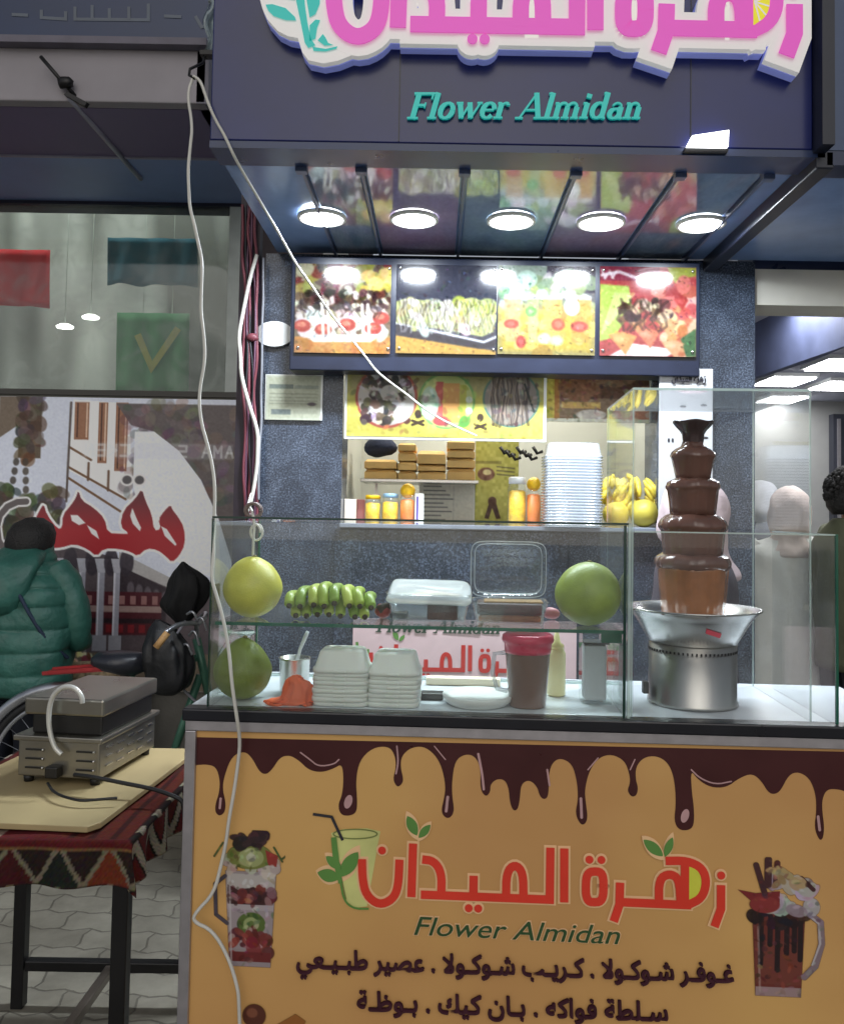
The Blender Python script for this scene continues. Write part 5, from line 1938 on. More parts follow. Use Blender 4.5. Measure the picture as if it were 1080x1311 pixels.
def foam_stack(px0, px1, pyt, n, v, which):
    u0, u1 = CP(px0, 914, v - .06)[0], CP(px1, 914, v - .06)[0]
    w = u1 - u0
    d = .12
    ztop = CP(px0, pyt, v - .05)[1]
    hb = .052
    stp_ = (ztop - ZC - hb) / (n - 1)
    first = None
    for i in range(n):
        if first is None:
            t = thing('foam_box', (0, 0, 0), 'x', 'foam box', 'white foam takeaway boxes')
            m = MB().loft([((0, 0, hb), w * .36, d * .36), ((0, 0, hb - .004), w * .39, d * .39), ((0, 0, .012), w * .47, d * .47), ((0, 0, .0095), w * .5, d * .5), ((0, 0, .0), w * .5, d * .5), ((0, 0, -.001), w * .48, d * .48)], 40, True, True, 6)
            m.build('shell', M_FOAM, t)
            MB().box((0, -d * .5 - .001, .005), (.03, .006, .006)).build('latch', M_FOAM, t, bevel=.002)
            first = o = t
        else:
            o = dup(first)
        q = K((u0 + u1) / 2 + random.uniform(-.0018, .0018), v + random.uniform(-.002, .002), ZC + .002 + i * stp_)
        o.location = q
        o.rotation_euler = (0, 0, -YAW + random.uniform(-.03, .03))
        o['label'] = 'white foam box nested inside the %s stack on the worktop' % which
        if i == 0:
            o['label'] = 'lowest white foam box, under the %s stack on the worktop' % which
        if i == n - 1:
            o['label'] = 'topmost upturned white foam box on the %s stack' % which


foam_stack(397, 470, 834, 9, .1, 'left, taller foam')
foam_stack(469, 536, 838, 8, .105, 'right, lower foam')

cup = thing('steel_cup', K(CP(377, 860, .2)[0], .2, ZC), 'small stainless steel cup with a spoon standing in it', 'cup')
q = K(CP(377, 860, .2)[0], .2, ZC + .001)
rc, hc = 20 * 2.2 / FPX, CP(377, 842, .2)[1] - ZC
MB().lathe([(rc * .88, 0), (rc * .9, .003), (rc * .97, hc * .95), (rc * 1.06, hc), (rc * .95, hc), (rc * .85, .006), (.001, .006)], q, 32, caps=False).build('cup', M_STEEL, cup)
MB().tube([q + Vector((-.006, .0, .02)), q + Vector((.012, .006, hc + .02)), q + Vector((.026, .012, hc + .055)), q + Vector((.03, .014, hc + .066))], [.004, .0045, .0055, .004], 8).build('spoon', mat('white_spoon', S(210, 212, 220), .3), cup)
oc = thing('orange_cloth', K(CP(372, 905, .06)[0], .06, ZC), 'crumpled orange cloth on the worktop in front of the steel cup', 'cloth')
uo = CP(374, 905, .07)[0]
m = MB().loft(dense([((0, 0, 0), .06, .035), ((0.0, 0, .004), .058, .034), ((.012, 0, .012), .04, .028), ((.016, 0, .045), .03, .02), ((.008, 0, .058), .02, .014), ((.004, 0, .068), .004, .004)], 5), 48, True, True, 2.5, wob=lambda i, a: .13 * math.sin(5 * a + i * .25) + .08 * math.sin(9 * a - i * .2) + .05 * math.sin(17 * a))
m.v = [K(uo, .07, ZC + .001) + p for p in m.v]
m.build('cloth', mat('orange_fabric', S(226, 96, 46), .75, var=.15, bump=.3), oc, noisy=.009, nscale=24)

plate = thing('plate', K(CP(611, 908, .12)[0], .12, ZC), 'white round foam plate lying on the worktop beside the pitcher', 'plate')
q = K(CP(611, 908, .12)[0], .12, ZC + .001)
rp = 45 * 2.12 / FPX
MB().lathe([(rp * .8, 0), (rp * .97, .012), (rp, .022), (rp * .98, .025), (rp * .84, .021), (rp * .74, .016), (.001, .016)], q, 48, caps=False).build('plate', M_WHITE, plate)
bc = tag(kbox(MB(), CP(538, 900, .15)[0], CP(567, 900, .15)[0], .14, .18, ZC + .001, ZC + .018).build('black_block', mat('dark_grey_plastic', S(48, 50, 50), .4), None, bevel=.003), 'small dark grey block on the worktop right of the foam boxes', 'block')

pit = thing('pitcher', K(CP(675, 860, .11)[0], .11, ZC), 'clear plastic pitcher of brown sauce under a pink red lid', 'pitcher')
q = K(CP(675, 860, .11)[0], .11, ZC + .001)
sp = 2.11 / FPX
hp = CP(675, 822, .11)[1] - ZC
M_PITB = mat('brown_sauce_jug', S(116, 88, 78), .25, var=.22, scale=8, coat=.4)
MB().lathe([(22 * sp, 0), (23 * sp, .004), (27 * sp, hp * .6), (28.5 * sp, hp * .85), (29 * sp, hp)], q, 36).build('jug', M_PITB, pit, noisy=.0012, nscale=20)
M_PINKL = mat('pink_red_lid', S(206, 46, 84), .3, var=.1)
MB().lathe([(29 * sp, hp - .026), (29.6 * sp, hp - .018), (30 * sp, hp - .004), (32 * sp, hp), (33 * sp, hp + .006), (32 * sp, hp + .016), (29 * sp, hp + .02), (14 * sp, hp + .021)], q, 36).build('lid', M_PINKL, pit)
MB().tube([q + CU * (-28 * sp) + Vector((0, 0, hp * .82)), q + CU * (-42 * sp) + Vector((0, 0, hp * .8)), q + CU * (-44 * sp) + Vector((0, 0, hp * .5)), q + CU * (-38 * sp) + Vector((0, 0, hp * .25)), q + CU * (-25 * sp) + Vector((0, 0, hp * .22))], .006, 8).build('handle', M_CLEARD, pit)
sq = thing('squeeze_bottle', K(CP(712, 860, .24)[0], .24, ZC), 'cream coloured squeeze bottle behind the pitcher', 'bottle')
q = K(CP(712, 860, .24)[0], .24, ZC + .001)
s2 = 2.24 / FPX
hh = CP(712, 812, .24)[1] - ZC
MB().lathe([(10 * s2, 0), (11.5 * s2, .004), (11.5 * s2, hh * .68), (9 * s2, hh * .76)], q, 24).build('bottle', mat('cream_plastic', S(232, 222, 170), .4), sq)
MB().lathe([(9.5 * s2, hh * .76), (9.5 * s2, hh * .82), (5 * s2, hh * .86), (2 * s2, hh * 1.06)], q, 20).build('nozzle', mat('cream_nozzle', S(226, 214, 150), .4), sq)
nd = thing('glass_holder', K(CP(764, 870, .16)[0], .16, ZC), 'tall square glass holder of white napkins near the right pane', 'napkin holder')
u0, u1 = CP(745, 870, .14)[0], CP(783, 870, .14)[0]
zt3 = CP(764, 812, .14)[1]
kbox(MB(), u0, u1, .14, .21, ZC + .002, zt3).build('glass', M_GL, nd)
kbox(MB(), u0 + .006, u1 - .012, .147, .203, ZC + .01, zt3 - .03).build('napkins', mat('grey_white_napkins', S(186, 188, 194), .7, var=.06), nd, bevel=.004)
kbox(MB(), u0 + .005, u1 - .005, .145, .205, zt3 - .027, zt3 - .022).build('rim', M_INK, nd)
gj = thing('glass_jug', K(CP(306, 840, .3)[0], .3, ZC), 'clear glass jug with a round rim behind the olive green pomelo', 'jug')
q = K(CP(306, 840, .3)[0], .3, ZC + .001)
s3 = 2.3 / FPX
hj = CP(306, 812, .3)[1] - ZC
MB().lathe([(24 * s3, 0), (27 * s3, .01), (27 * s3, hj * .6), (17 * s3, hj * .85), (16 * s3, hj * .97), (19 * s3, hj)], q, 32).build('glass', glass('jug_glass', (.88, .92, .92), 2.0, .04, .14), gj)
MB().lathe([(19 * s3, hj), (20 * s3, hj + .005), (18 * s3, hj + .008)], q, 32).build('rim', M_EDGEL, gj)
# papers on the worktop
pp = tag(kbox(MB(), CP(545, 884, .34)[0], CP(640, 884, .34)[0], .33, .37, ZC + .001, ZC + .02).build('paper_pad', mat('cream_paper', S(226, 216, 190), .7, var=.05), None, bevel=.002), 'long cream paper pad at the back of the worktop', 'paper')

# ================================================================== NEIGHBOUR ON THE LEFT
YW = 4.65
shop = thing('neighbour_shop', (-2.2, YW, 0), 'neighbouring shop with a greenish lit window above its printed wall', 'shop')
xr = P(306, 600, YW).x
xl = -4.2
zw0, zw1 = P(150, 507, YW).z, P(150, 262, YW).z
M_SHOPW = mat('grey_render', S(120, 118, 112), .85, var=.15, bump=.2)
wall_rect(xl, xr, 0, zw0, YW, YW + .15).build('wall', M_SHOPW, shop)
wall_rect(xl, xr, zw0, zw0 + .03, YW - .02, YW + .1).build('sill', mat('dark_sill', S(60, 58, 54), .5), shop)
wall_rect(xl, xr, zw1, zw1 + 1.2, YW, YW + .15).build('wall', mat('dark_navy_wall', S(24, 30, 52), .6), shop)
wall_rect(xr - .09, xr, zw0 + .03, zw1, YW, YW + .1).build('window_frame', mat('pale_frame', S(176, 184, 180), .4), shop)
wall_rect(xl, xr - .09, zw0 + .03, zw1, YW + .03, YW + .04).build('window_pane', glass('shop_window_glass', (.93, .955, .94), .9, .05, .05, (.7, .74, .7), .14), shop)
wall_rect(xr, XP0 + .3, 0, 3.6, YW + .02, YW + .17).build('side_wall', mat('dark_brown_wall', S(52, 44, 48), .7, bump=.3), shop)
# room behind the window
bk = bpy.data.materials.new('window_backdrop_paint')
bk.use_nodes = True
nt = bk.node_tree
bs = nt.nodes['Principled BSDF']
tc = nt.nodes.new('ShaderNodeTexCoord')
mp = nt.nodes.new('ShaderNodeMapping')
mp.inputs['Scale'].default_value = (1.6, 1, .35)
nt.links.new(tc.outputs['Object'], mp.inputs[0])
n1 = nt.nodes.new('ShaderNodeTexNoise')
n1.inputs['Scale'].default_value = 1.8
n1.inputs['Detail'].default_value = 1
nt.links.new(mp.outputs[0], n1.inputs[0])
cr = nt.nodes.new('ShaderNodeValToRGB')
cr.color_ramp.elements[0].position = .38
cr.color_ramp.elements[0].color = (*S(92, 94, 86), 1)
cr.color_ramp.elements[1].position = .62
cr.color_ramp.elements[1].color = (*S(198, 202, 194), 1)
nt.links.new(n1.outputs[0], cr.inputs[0])
nt.links.new(cr.outputs[0], bs.inputs['Base Color'])
YBK = 5.5
wall_rect(xl, xr + .3, zw0 - .3, zw1 + .65, YBK, YBK + .05).build('inner_wall', bk, shop)
wall_rect(xl, xr + .3, zw1 + .6, zw1 + .63, YW + .15, YBK).build('inner_ceiling', M_WHITEWALL, shop)
tl = MB().box(((xl + xr) / 2, 4.95, zw1 + .5), (2.6, .12, .03)).build('unseen_tube_light', emissive('added_tube_glow', (.95, 1, .97), 13), shop)  # unseen tube added above the window head to light the room
for px, py in ((83, 420), (116, 408), (183, 422), (220, 411)):  # lamps reflected in the pane, added here as glowing discs on cords
    q = P(px, py, 5.3)
    t = thing('reflected_lamp', q, 'small white glowing disc standing for a lamp reflected in the shop window, %s' % {83: 'leftmost of four', 116: 'second from the left', 183: 'third from the left', 220: 'rightmost of four'}[px], 'lamp', 'lamp reflections in the shop window')
    MB().lathe([(.05, 0), (.055, .012), (.03, .026), (.002, .03)], q, 20, sy=.8).build('spot_disc', emissive('reflected_lamp_glow', (1, 1, .95), 4), t)
    MB().tube([q + Vector((0, 0, .03)), Vector((q.x, q.y, zw1 + .6))], .002, 6).build('cord', mat('pale_cord', S(160, 170, 160), .5), t)


def flag(px0, py0, px1, py1, Y, m, label, name='hanging_flag'):
    a, b = P(px0, py0, Y), P(px1, py1, Y)
    mb = MB()
    n = 24
    vs = []
    for j in range(10):
        for i in range(n):
            x = a.x + (b.x - a.x) * i / (n - 1)
            vs.append((x, Y + .02 * math.sin(i * .8 + j * .15) * (j + 2) / 10, a.z + (b.z - a.z) * j / 9 + .006 * math.sin(i * .5) * (j / 9)))
    mb.add(vs, [(j * n + i, j * n + i + 1, (j + 1) * n + i + 1, (j + 1) * n + i) for j in range(9) for i in range(n - 1)], True)
    o = mb.build(name, m)
    md = o.modifiers.new('thick', 'SOLIDIFY')
    md.thickness = .004
    return tag(o, label, 'flag')


flag(-70, 318, 62, 393, 4.95, mat('red_flag_cloth', S(214, 26, 38), .8, var=.08), 'red cloth flag hanging behind the shop window')
flag(138, 304, 252, 366, 4.95, mat('teal_flag_cloth', S(8, 98, 116), .8, var=.08), 'dark teal cloth flag hanging behind the shop window')
gf = flag(150, 400, 240, 505, 5.1, mat('green_flag_cloth', S(70, 132, 84), .8, var=.12), 'green cloth with a yellow V below the teal flag')
f = Flat(lambda x, y, l: P(x, y, 5.06 - l), .001)
f.stroke([(176, 428), (194, 470), (228, 420)], 9)
f.build('yellow_chevron', mat('yellow_chevron_cloth', S(160, 160, 70), .8), gf)

# printed wall: an old courtyard house under red calligraphy
pw = Pic(306, 376, (196, 200, 212), 306, 376)
ox, oy = 0, 505
X_ = lambda pts: [(x - ox, y - oy) for x, y in pts]
pw.rect(0, 0, 306, 376, (200, 204, 216))
pw.poly(X_([(0, 505), (40, 505), (28, 540), (0, 560)]), (120, 108, 96))
pw.rect(26, 0, 55, 80, (104, 92, 78))
splat(pw, 40, 26, 0, 55, 84, [(90, 78, 64), (124, 112, 96), (70, 60, 52)], 8, 71, .6)
pw.poly(X_([(95, 508), (165, 512), (170, 560), (175, 640), (92, 600)]), (226, 228, 232))
for x0, x1, y1 in ((97, 116, 560), (128, 140, 590), (150, 166, 600)):
    pw.rect(x0, 6, x1, y1 - oy, (150, 112, 90))
    pw.line([(x0 + 4, 8), (x0 + 4, y1 - oy - 4)], 2, (90, 62, 52))
    pw.line([(x1 - 3, 8), (x1 - 3, y1 - oy - 4)], 2, (206, 180, 160))
for a, b in (((92, 596), (166, 636)), ((92, 570), (120, 586)), ((92, 610), (160, 652))):
    pw.line(X_([a, b]), 3, (120, 92, 70))
pw.line(X_([(92, 512), (90, 640)]), 3, (100, 90, 86))
pw.line(X_([(117, 590), (117, 612)]), 3, (110, 84, 66))
pw.line(X_([(143, 600), (143, 625)]), 3, (110, 84, 66))
pw.line(X_([(191, 580), (191, 640)]), 4, (110, 100, 104))
pw.line(X_([(212, 603), (210, 655)]), 5, (120, 74, 74))
pw.poly(X_([(150, 512), (306, 512), (306, 720), (286, 660), (262, 610), (232, 572), (200, 548), (170, 540)]), (104, 96, 96))
splat(pw, 160, 160, 4, 306, 130, [(84, 78, 80), (126, 116, 112), (100, 92, 90), (140, 128, 120)], 7, 72, .35)
pw.poly(X_([(175, 548), (200, 548), (232, 572), (262, 610), (286, 660), (290, 740), (200, 700), (175, 620)]), (214, 216, 224))
# column with chains
for k in range(11):
    pw.ell(24 - k * 1.6, 85 + k * 12, 4, 5, (70, 64, 58), .8)
    pw.ell(36 + k * .6, 85 + k * 12, 4, 5, (78, 70, 62), .8)
splat(pw, 70, 0, 120, 85, 190, [(84, 78, 62), (60, 56, 50), (110, 104, 84), (70, 80, 66)], 9, 73, .6)
# arcade
pw.poly(X_([(0, 700), (60, 690), (160, 712), (240, 752), (290, 742), (290, 880), (0, 880)]), (96, 88, 92))
pw.poly(X_([(160, 704), (226, 736), (222, 748), (160, 722)]), (170, 168, 168))
pw.poly(X_([(162, 722), (222, 750), (222, 810), (162, 800)]), (70, 62, 68))
for k in range(5):
    pw.ell(176 + k * 11, 246 + k * 3, 4.5, 9, (104, 98, 104))
pw.rect(112, 250, 216, 305, (88, 48, 56))
pw.rect(112, 268, 216, 276, (150, 132, 128))
pw.rect(112, 284, 216, 290, (58, 44, 50))
for k in range(7):
    pw.rect(120 + k * 14, 255, 127 + k * 14, 266, (160, 130, 126), .8)
    pw.rect(118 + k * 14, 292, 126 + k * 14, 302, (140, 56, 62), .8)
for k, (x, w) in enumerate(((86, 8), (114, 8), (138, 9), (158, 8))):
    pw.rect(x - w / 2, 222, x + w / 2, 310, (156, 156, 166))
    pw.rect(x - w / 2, 222, x - w / 2 + 2.5, 310, (196, 196, 204))
    pw.poly([(x - w, 208), (x + w, 208), (x + w / 2, 226), (x - w / 2, 226)], (170, 170, 178))
    pw.rect(x - w, 306, x + w, 326, (150, 150, 158))
    pw.ell(x + 12, 212, 9, 18, (70, 64, 72), .9)
pw.rect(0, 328, 306, 376, (120, 110, 98))
splat(pw, 60, 60, 330, 140, 360, [(196, 180, 150), (220, 206, 176), (120, 64, 58)], 5, 74)
pw.grain(3, 2)
g0_ = pw.a[..., :3]
pw.a[..., :3] = np.clip(128 + (g0_ - 128) * 1.28, 0, 255)
CW = [(895, 90), (905, 115), (935, 150), (968, 205), (976, 290), (945, 355), (910, 385), (880, 355), (835, 322), (780, 315), (735, 357), (700, 335), (640, 320), (560, 320), (525, 361), (480, 325), (410, 298), (340, 320), (285, 322), (250, 265), (200, 185), (225, 130), (245, 95), (262, 150), (322, 225), (345, 215), (345, 150), (385, 100), (410, 60), (420, 22), (438, 75), (500, 110), (560, 165), (578, 240), (650, 243), (690, 242), (640, 205), (655, 120), (715, 60), (745, 8), (765, 70), (800, 140), (815, 225), (850, 215), (835, 165), (865, 120)]
cw = [(x * .25, 115 + y * .25) for x, y in CW]
cw = [(p.x, p.y) for p in smooth_path([(x, y, 0) for x, y in cw], 1, True)]
yi = [(155, 85), (110, 88), (60, 112), (22, 160), (10, 215), (22, 290), (50, 330)]
yi = [(x * .25, 115 + y * .25) for x, y in yi]
pw.line(yi, 13, (232, 230, 230))
pw.line(yi, 8, (100, 92, 92))
pw.line(cw + cw[:1], 6.5, (244, 242, 242))
pw.poly(cw, (170, 34, 44))
top = np.clip((pw.Y - 118) / 55, 0, 1)
save = pw.a.copy()
pw.poly(cw, (96, 44, 52))
m_ = (1 - top)[..., None]
pw.a[..., :3] = save[..., :3] * (1 - m_) + pw.a[..., :3] * m_
for hole in ([(385, 150), (420, 150), (462, 190), (430, 202), (392, 180)], [(470, 200), (520, 230), (535, 272), (495, 245)], [(700, 108), (690, 150), (705, 190), (742, 228), (748, 210), (722, 160)], [(850, 200), (880, 215), (932, 292), (925, 300), (870, 250)]):
    h_ = [(x * .25, 115 + y * .25) for x, y in hole]
    pw.poly(h_, (240, 238, 238))
for x in (167, 183):
    pw.ell(x, 106, 9, 8, (236, 234, 234))
    pw.ell(x, 106, 6, 5.5, (88, 84, 88))
# mirrored lettering, a reflection painted faintly into the print
pw.rect(108, 58, 302, 78, (214, 216, 222), .28, 3)
fnt = {'N': [[(0, 1), (0, 0), (.7, 1), (.7, 0)]], 'E': [[(.7, 0), (0, 0), (0, 1), (.7, 1)], [(0, .5), (.6, .5)]], 'K': [[(0, 0), (0, 1)], [(.7, 0), (0, .5), (.7, 1)]], 'C': [[(.7, 0), (0, 0), (0, 1), (.7, 1)]], 'I': [[(.3, 0), (.3, 1)]], 'H': [[(0, 0), (0, 1)], [(.7, 0), (.7, 1)], [(0, .5), (.7, .5)]],
       'S': [[(.7, 0), (0, 0), (0, .5), (.7, .5), (.7, 1), (0, 1)]], 'A': [[(0, 1), (.35, 0), (.7, 1)], [(.15, .6), (.55, .6)]], 'M': [[(0, 1), (0, 0), (.35, .6), (.7, 0), (.7, 1)]], ' ': []}
x = 302
for ch in 'AMA S CHICKEN':
    for s_ in fnt[ch]:
        pw.line([(x - 13 * a, 61 + 14 * b) for a, b in s_], 3, (236, 238, 240), .5)
    x -= 15
post = thing('wall_poster', P(150, 880, YW - .02), 'large printed wall picture of an old arcade under red Arabic calligraphy', 'poster')
pf = panel_fn(0, 507, 304, 882, YW - .028)
a, b = pf(0, 0), pf(1, 1)
MB().box(((a.x + b.x) / 2, YW - .014, (a.z + b.z) / 2), (b.x - a.x, .022, a.z - b.z)).build('backing', M_WHITE, post)
pw.build('printed_sheet', pf, attr_mat('wall_picture_print', .4), post, 1.12)
# plain continuation of the shop wall picture to the left
MB().box((a.x - .7, YW - .014, (a.z + b.z) / 2), (1.38, .024, a.z - b.z)).build('side_sheet', mat('pale_sheet', S(160, 160, 166), .5, var=.2, scale=3), post)

# canopy over the shop window
can = thing('shop_canopy', P(130, 130, 3.5), 'grey boxed canopy above the neighbouring shop window', 'canopy')
fzb, fzt = P(130, 130, 3.5).z, P(130, 62, 3.5).z
xce = P(264, 100, 3.5).x
MB().box(((xl + xce) / 2, 3.53, (fzb + fzt) / 2), (xce - xl, .06, fzt - fzb)).build('fascia', mat('weathered_beige_fascia', S(150, 145, 150), .7, var=.14, scale=3), can, bevel=.006)
MB().box(((xl + xce) / 2, 3.51, fzt + .012), (xce - xl + .02, .12, .03)).build('coping', mat('grey_coping', S(104, 100, 112), .6, var=.2), can)
MB().box(((xl + xce) / 2, (3.56 + 4.05) / 2, fzb + .02), (xce - xl, .49, .04)).build('underside', mat('purple_grey_soffit', S(112, 100, 134), .6, var=.12, scale=2), can)
MB().box(((xl + xce) / 2, (4.06 + YW) / 2, fzb + .018), (xce - xl, YW - 4.06, .04)).build('underside', mat('flare_blue_soffit', S(128, 150, 200), .5, var=.12, scale=2), can)  # blue stands for lens flare, put into the colour
MB().box(((xl + xce) / 2, 4.055, fzb - .003), (xce - xl, .012, .012)).build('batten', mat('pale_batten', S(150, 150, 170), .5), can)
MB().hexa([(xce - .04, 3.5, fzb), (xce - .04, 3.5, fzt), (xce - .04, YW, fzb), (xce - .04, YW, fzt), (xce + .01, 3.5, fzb), (xce + .01, 3.5, fzt), (xce + .01, YW, fzb), (xce + .01, YW, fzt)]).build('end_panel', mat('grey_end_panel', S(110, 108, 118), .7), can)
rod = thing('stay_rod', P(95, 120, 3.5), 'thin slanting metal stay rod with a dark bracket under the canopy', 'rod')
MB().tube([P(52, 72, 3.44), P(76, 100, 3.46), P(96, 122, 3.5), P(96, 131, 3.52)], .008, 8).build('upper_rod', M_BLACKMETAL, rod)
r0, r1 = P(90, 128, 3.5), P(180, 232, 4.3)
r1.z = fzb - .01
MB().tube([P(90, 126, 3.49), r1], .013, 8).build('rod', mat('pale_rod', S(160, 160, 174), .4, .5), rod)
MB().ball(P(84, 106, 3.47), .035, 10, 1.0, .6, .8).box(P(98, 127, 3.48), (.1, .02, .02), rot=Euler((0, .5, 0)).to_matrix()).build('bracket', M_BLACKMETAL, rod, noisy=.008, nscale=40)
# sign above the canopy
us = thing('upper_sign', P(120, 40, 3.7), 'dim dark blue sign above the grey canopy', 'sign')
MB().box(((xl + xce) / 2, 3.75, fzt + .6), (xce - xl, .06, 1.15)).build('face', mat('dim_blue_sign', S(30, 48, 84), .35, var=.2, scale=2), us)
f = Flat(lambda x, y, l: P(x, y, 3.72 - l), .002)
for pts in ([(53, 12), (53, 22), (84, 24), (84, 14)], [(96, 8), (96, 24), (190, 25), (190, 4)], [(140, 10), (140, 24)], [(15, 18), (36, 19)], [(210, 20), (232, 21)], [(250, 20), (258, 34), (272, 30), (274, 24)], [(118, 6), (118, 24)], [(165, 8), (165, 24)]):
    f.stroke(pts, 4)
f.build('outline_letters', mat('grey_outline_letters', S(92, 100, 112), .5), us)
tp = thing('plastic_sheet', P(270, 40, 3.45), 'torn piece of pale plastic sheet hanging at the canopy corner', 'plastic sheet')
m = MB()
vs = []
for j in range(12):
    for i in range(6):
        q = P(263 + i * 5 * (1 - j / 16) + 4 * math.sin(j * .9), -10 + j * 7, 3.40 + .04 * math.sin(i * 1.7 + j * .6))
        vs.append(q)
m.add(vs, [(j * 6 + i, j * 6 + i + 1, (j + 1) * 6 + i + 1, (j + 1) * 6 + i) for j in range(11) for i in range(5)], True)
o = m.build('sheet', glass('torn_plastic', (.75, .82, .84), 1.5, .2, .4, (.5, .58, .6)), tp)
o.modifiers.new('thick', 'SOLIDIFY').thickness = .002

# ------------------------------------------------------------------ cords and cables
M_CORD = mat('white_cord', S(206, 204, 196), .5, var=.08)
M_CORD2 = mat('grey_cord', S(120, 122, 130), .5)


def cord(name, pts, r, m, label, cat='cord', it=2):
    """pts: (px, py, Y)"""
    kr = random.Random(len(pts) * 7)
    q_ = []
    for (x, y, Y), (x2, y2, Y2) in zip(pts, pts[1:]):
        n_ = max(1, int(math.hypot(x2 - x, y2 - y) / 22))
        q_ += [(x + (x2 - x) * k / n_ + kr.uniform(-1.1, 1.1), y + (y2 - y) * k / n_, Y + (Y2 - Y) * k / n_) for k in range(n_)]
    w = [P(x, y, Y) for x, y, Y in q_ + [pts[-1]]]
    o = MB().tube(smooth_path(w, it), r, 8).build(name, m)
    return tag(o, label, cat)


def ylin(y):
    return 2.28 - .32 * min(1, max(0, (y - 95) / 780))


c1p = [(247, 97), (240, 120), (247, 160), (241, 215), (243, 265), (258, 330), (258, 400), (263, 462), (255, 505), (257, 540), (270, 590), (276, 620), (275, 660), (271, 740), (285, 790), (293, 840), (297, 880), (303, 920), (308, 950), (303, 990), (293, 1051), (285, 1104), (273, 1144), (250, 1168), (247, 1180), (273, 1191), (293, 1226), (305, 1267), (307, 1311), (310, 1400), (300, 1470)]
cord('white_cord', [(x, y, ylin(y) if y < 925 else 1.99) for x, y in c1p], .0042, M_CORD, 'white cord hanging from the canopy hook down over the counter front')
c2p = [(247, 97, 2.27), (256, 103, 2.27), (275, 150, 2.27), (300, 200, 2.27), (340, 270, 2.5), (380, 340, 2.8), (430, 410, 3.08), (470, 460, 3.12), (480, 474, 3.14), (520, 505, 3.2), (560, 535, 3.22), (610, 558, 3.23)]
cord('grey_cord', c2p, .0042, M_CORD, 'pale cord slanting from the canopy hook across the menu board')
hk = thing('wire_hook', P(246, 92, 2.28), 'bent wire hook holding the two white cords beside the sign', 'hook')
MB().tube([P(262, 72, 2.33), P(260, 80, 2.3), P(243, 88, 2.28), P(242, 96, 2.28), P(250, 100, 2.27)], .004, 8).build('wire', M_BLACKMETAL, hk)
MB().box(P(280, 70, 2.345), (.1, .03, .012)).build('arm', M_BLACKMETAL, hk)
# conduit and cable bundle at the corner of the kiosk
cd = thing('cable_conduit', P(320, 700, 3.25), 'dark reddish strip of bundled cables running up the kiosk corner', 'cables')
q0_, q1_ = P(309, 300, 3.27), P(331, 300, 3.27)
MB().box(((q0_.x + q1_.x) / 2, 3.3, 1.4), (q1_.x - q0_.x + .01, .05, 2.8)).build('strip', mat('dark_conduit', S(48, 38, 48), .6, var=.3, scale=20), cd)
rr2 = random.Random(4)
for i in range(7):
    pts = []
    x0 = 312 + i * 2.4
    for y in range(262, 680, 34):
        pts.append(P(x0 + rr2.uniform(-3.2, 3.2), y, 3.262 - rr2.random() * .012))
    MB().tube(smooth_path(pts, 2), .0042 if i % 3 else .006, 7).build('cable', mat(('maroon_cable', 'black_cable', 'plum_cable')[i % 3], ((.16, .035, .05), (.02, .02, .025), (.12, .05, .09))[i % 3], .5), cd)
MB().ball(P(323, 432, 3.25), .02, 10, 1.2, .7, .8).build('knot', mat('maroon_cable', S(110, 60, 66), .5), cd, noisy=.006, nscale=60)
cord('pale_cable', [(329, 326, 3.24), (316, 370, 3.23), (306, 430, 3.22), (309, 480, 3.22), (320, 520, 3.23), (331, 552, 3.24), (328, 600, 3.24), (322, 640, 3.24), (316, 655, 3.24)], .0075, M_CORD, 'pale cable bowing out from the dark conduit at the kiosk corner', 'cable')
cord('pale_cable', [(338, 330, 3.25), (336, 430, 3.25), (334, 540, 3.25), (331, 640, 3.24)], .005, M_CORD2, 'thin grey cable straight down the edge of the granite pier', 'cable')
# string of the hanging pomelo
c, rr = pom1
topz = czs + rr * 2.0
hs_ = thing('pomelo_string', (c.x, c.y, topz), 'knotted white string holding the yellow green pomelo', 'string')
ztp = P(318, 640, c.y).z
MB().tube(smooth_path([(c.x, c.y, topz - .004), (c.x - .001, c.y, topz + .05), (c.x + .002, c.y, cz1 - .01), (c.x - .006, c.y, cz1 + .03), P(317, 648, c.y + .1), P(319, 640, 2.7), P(321, 632, 3.24)], 2), .0035, 8).build('string', M_CORD, hs_)
loop = [Vector((c.x + .004 + .014 * math.cos(t), c.y - .004 + .004 * t, cz1 - .028 + .02 * math.sin(t))) for t in np.linspace(0, 9, 26)]
MB().tube(loop, .003, 7).build('knot', M_CORD, hs_)
loop = [Vector((c.x - .004 + .02 * math.cos(t), c.y - .008 + .003 * t, P(316, 653, c.y).z + .017 * math.sin(t))) for t in np.linspace(0, 12, 34)]
MB().tube(loop, .0042, 7).build('coil', mat('rusty_coil', S(120, 104, 100), .5), hs_)

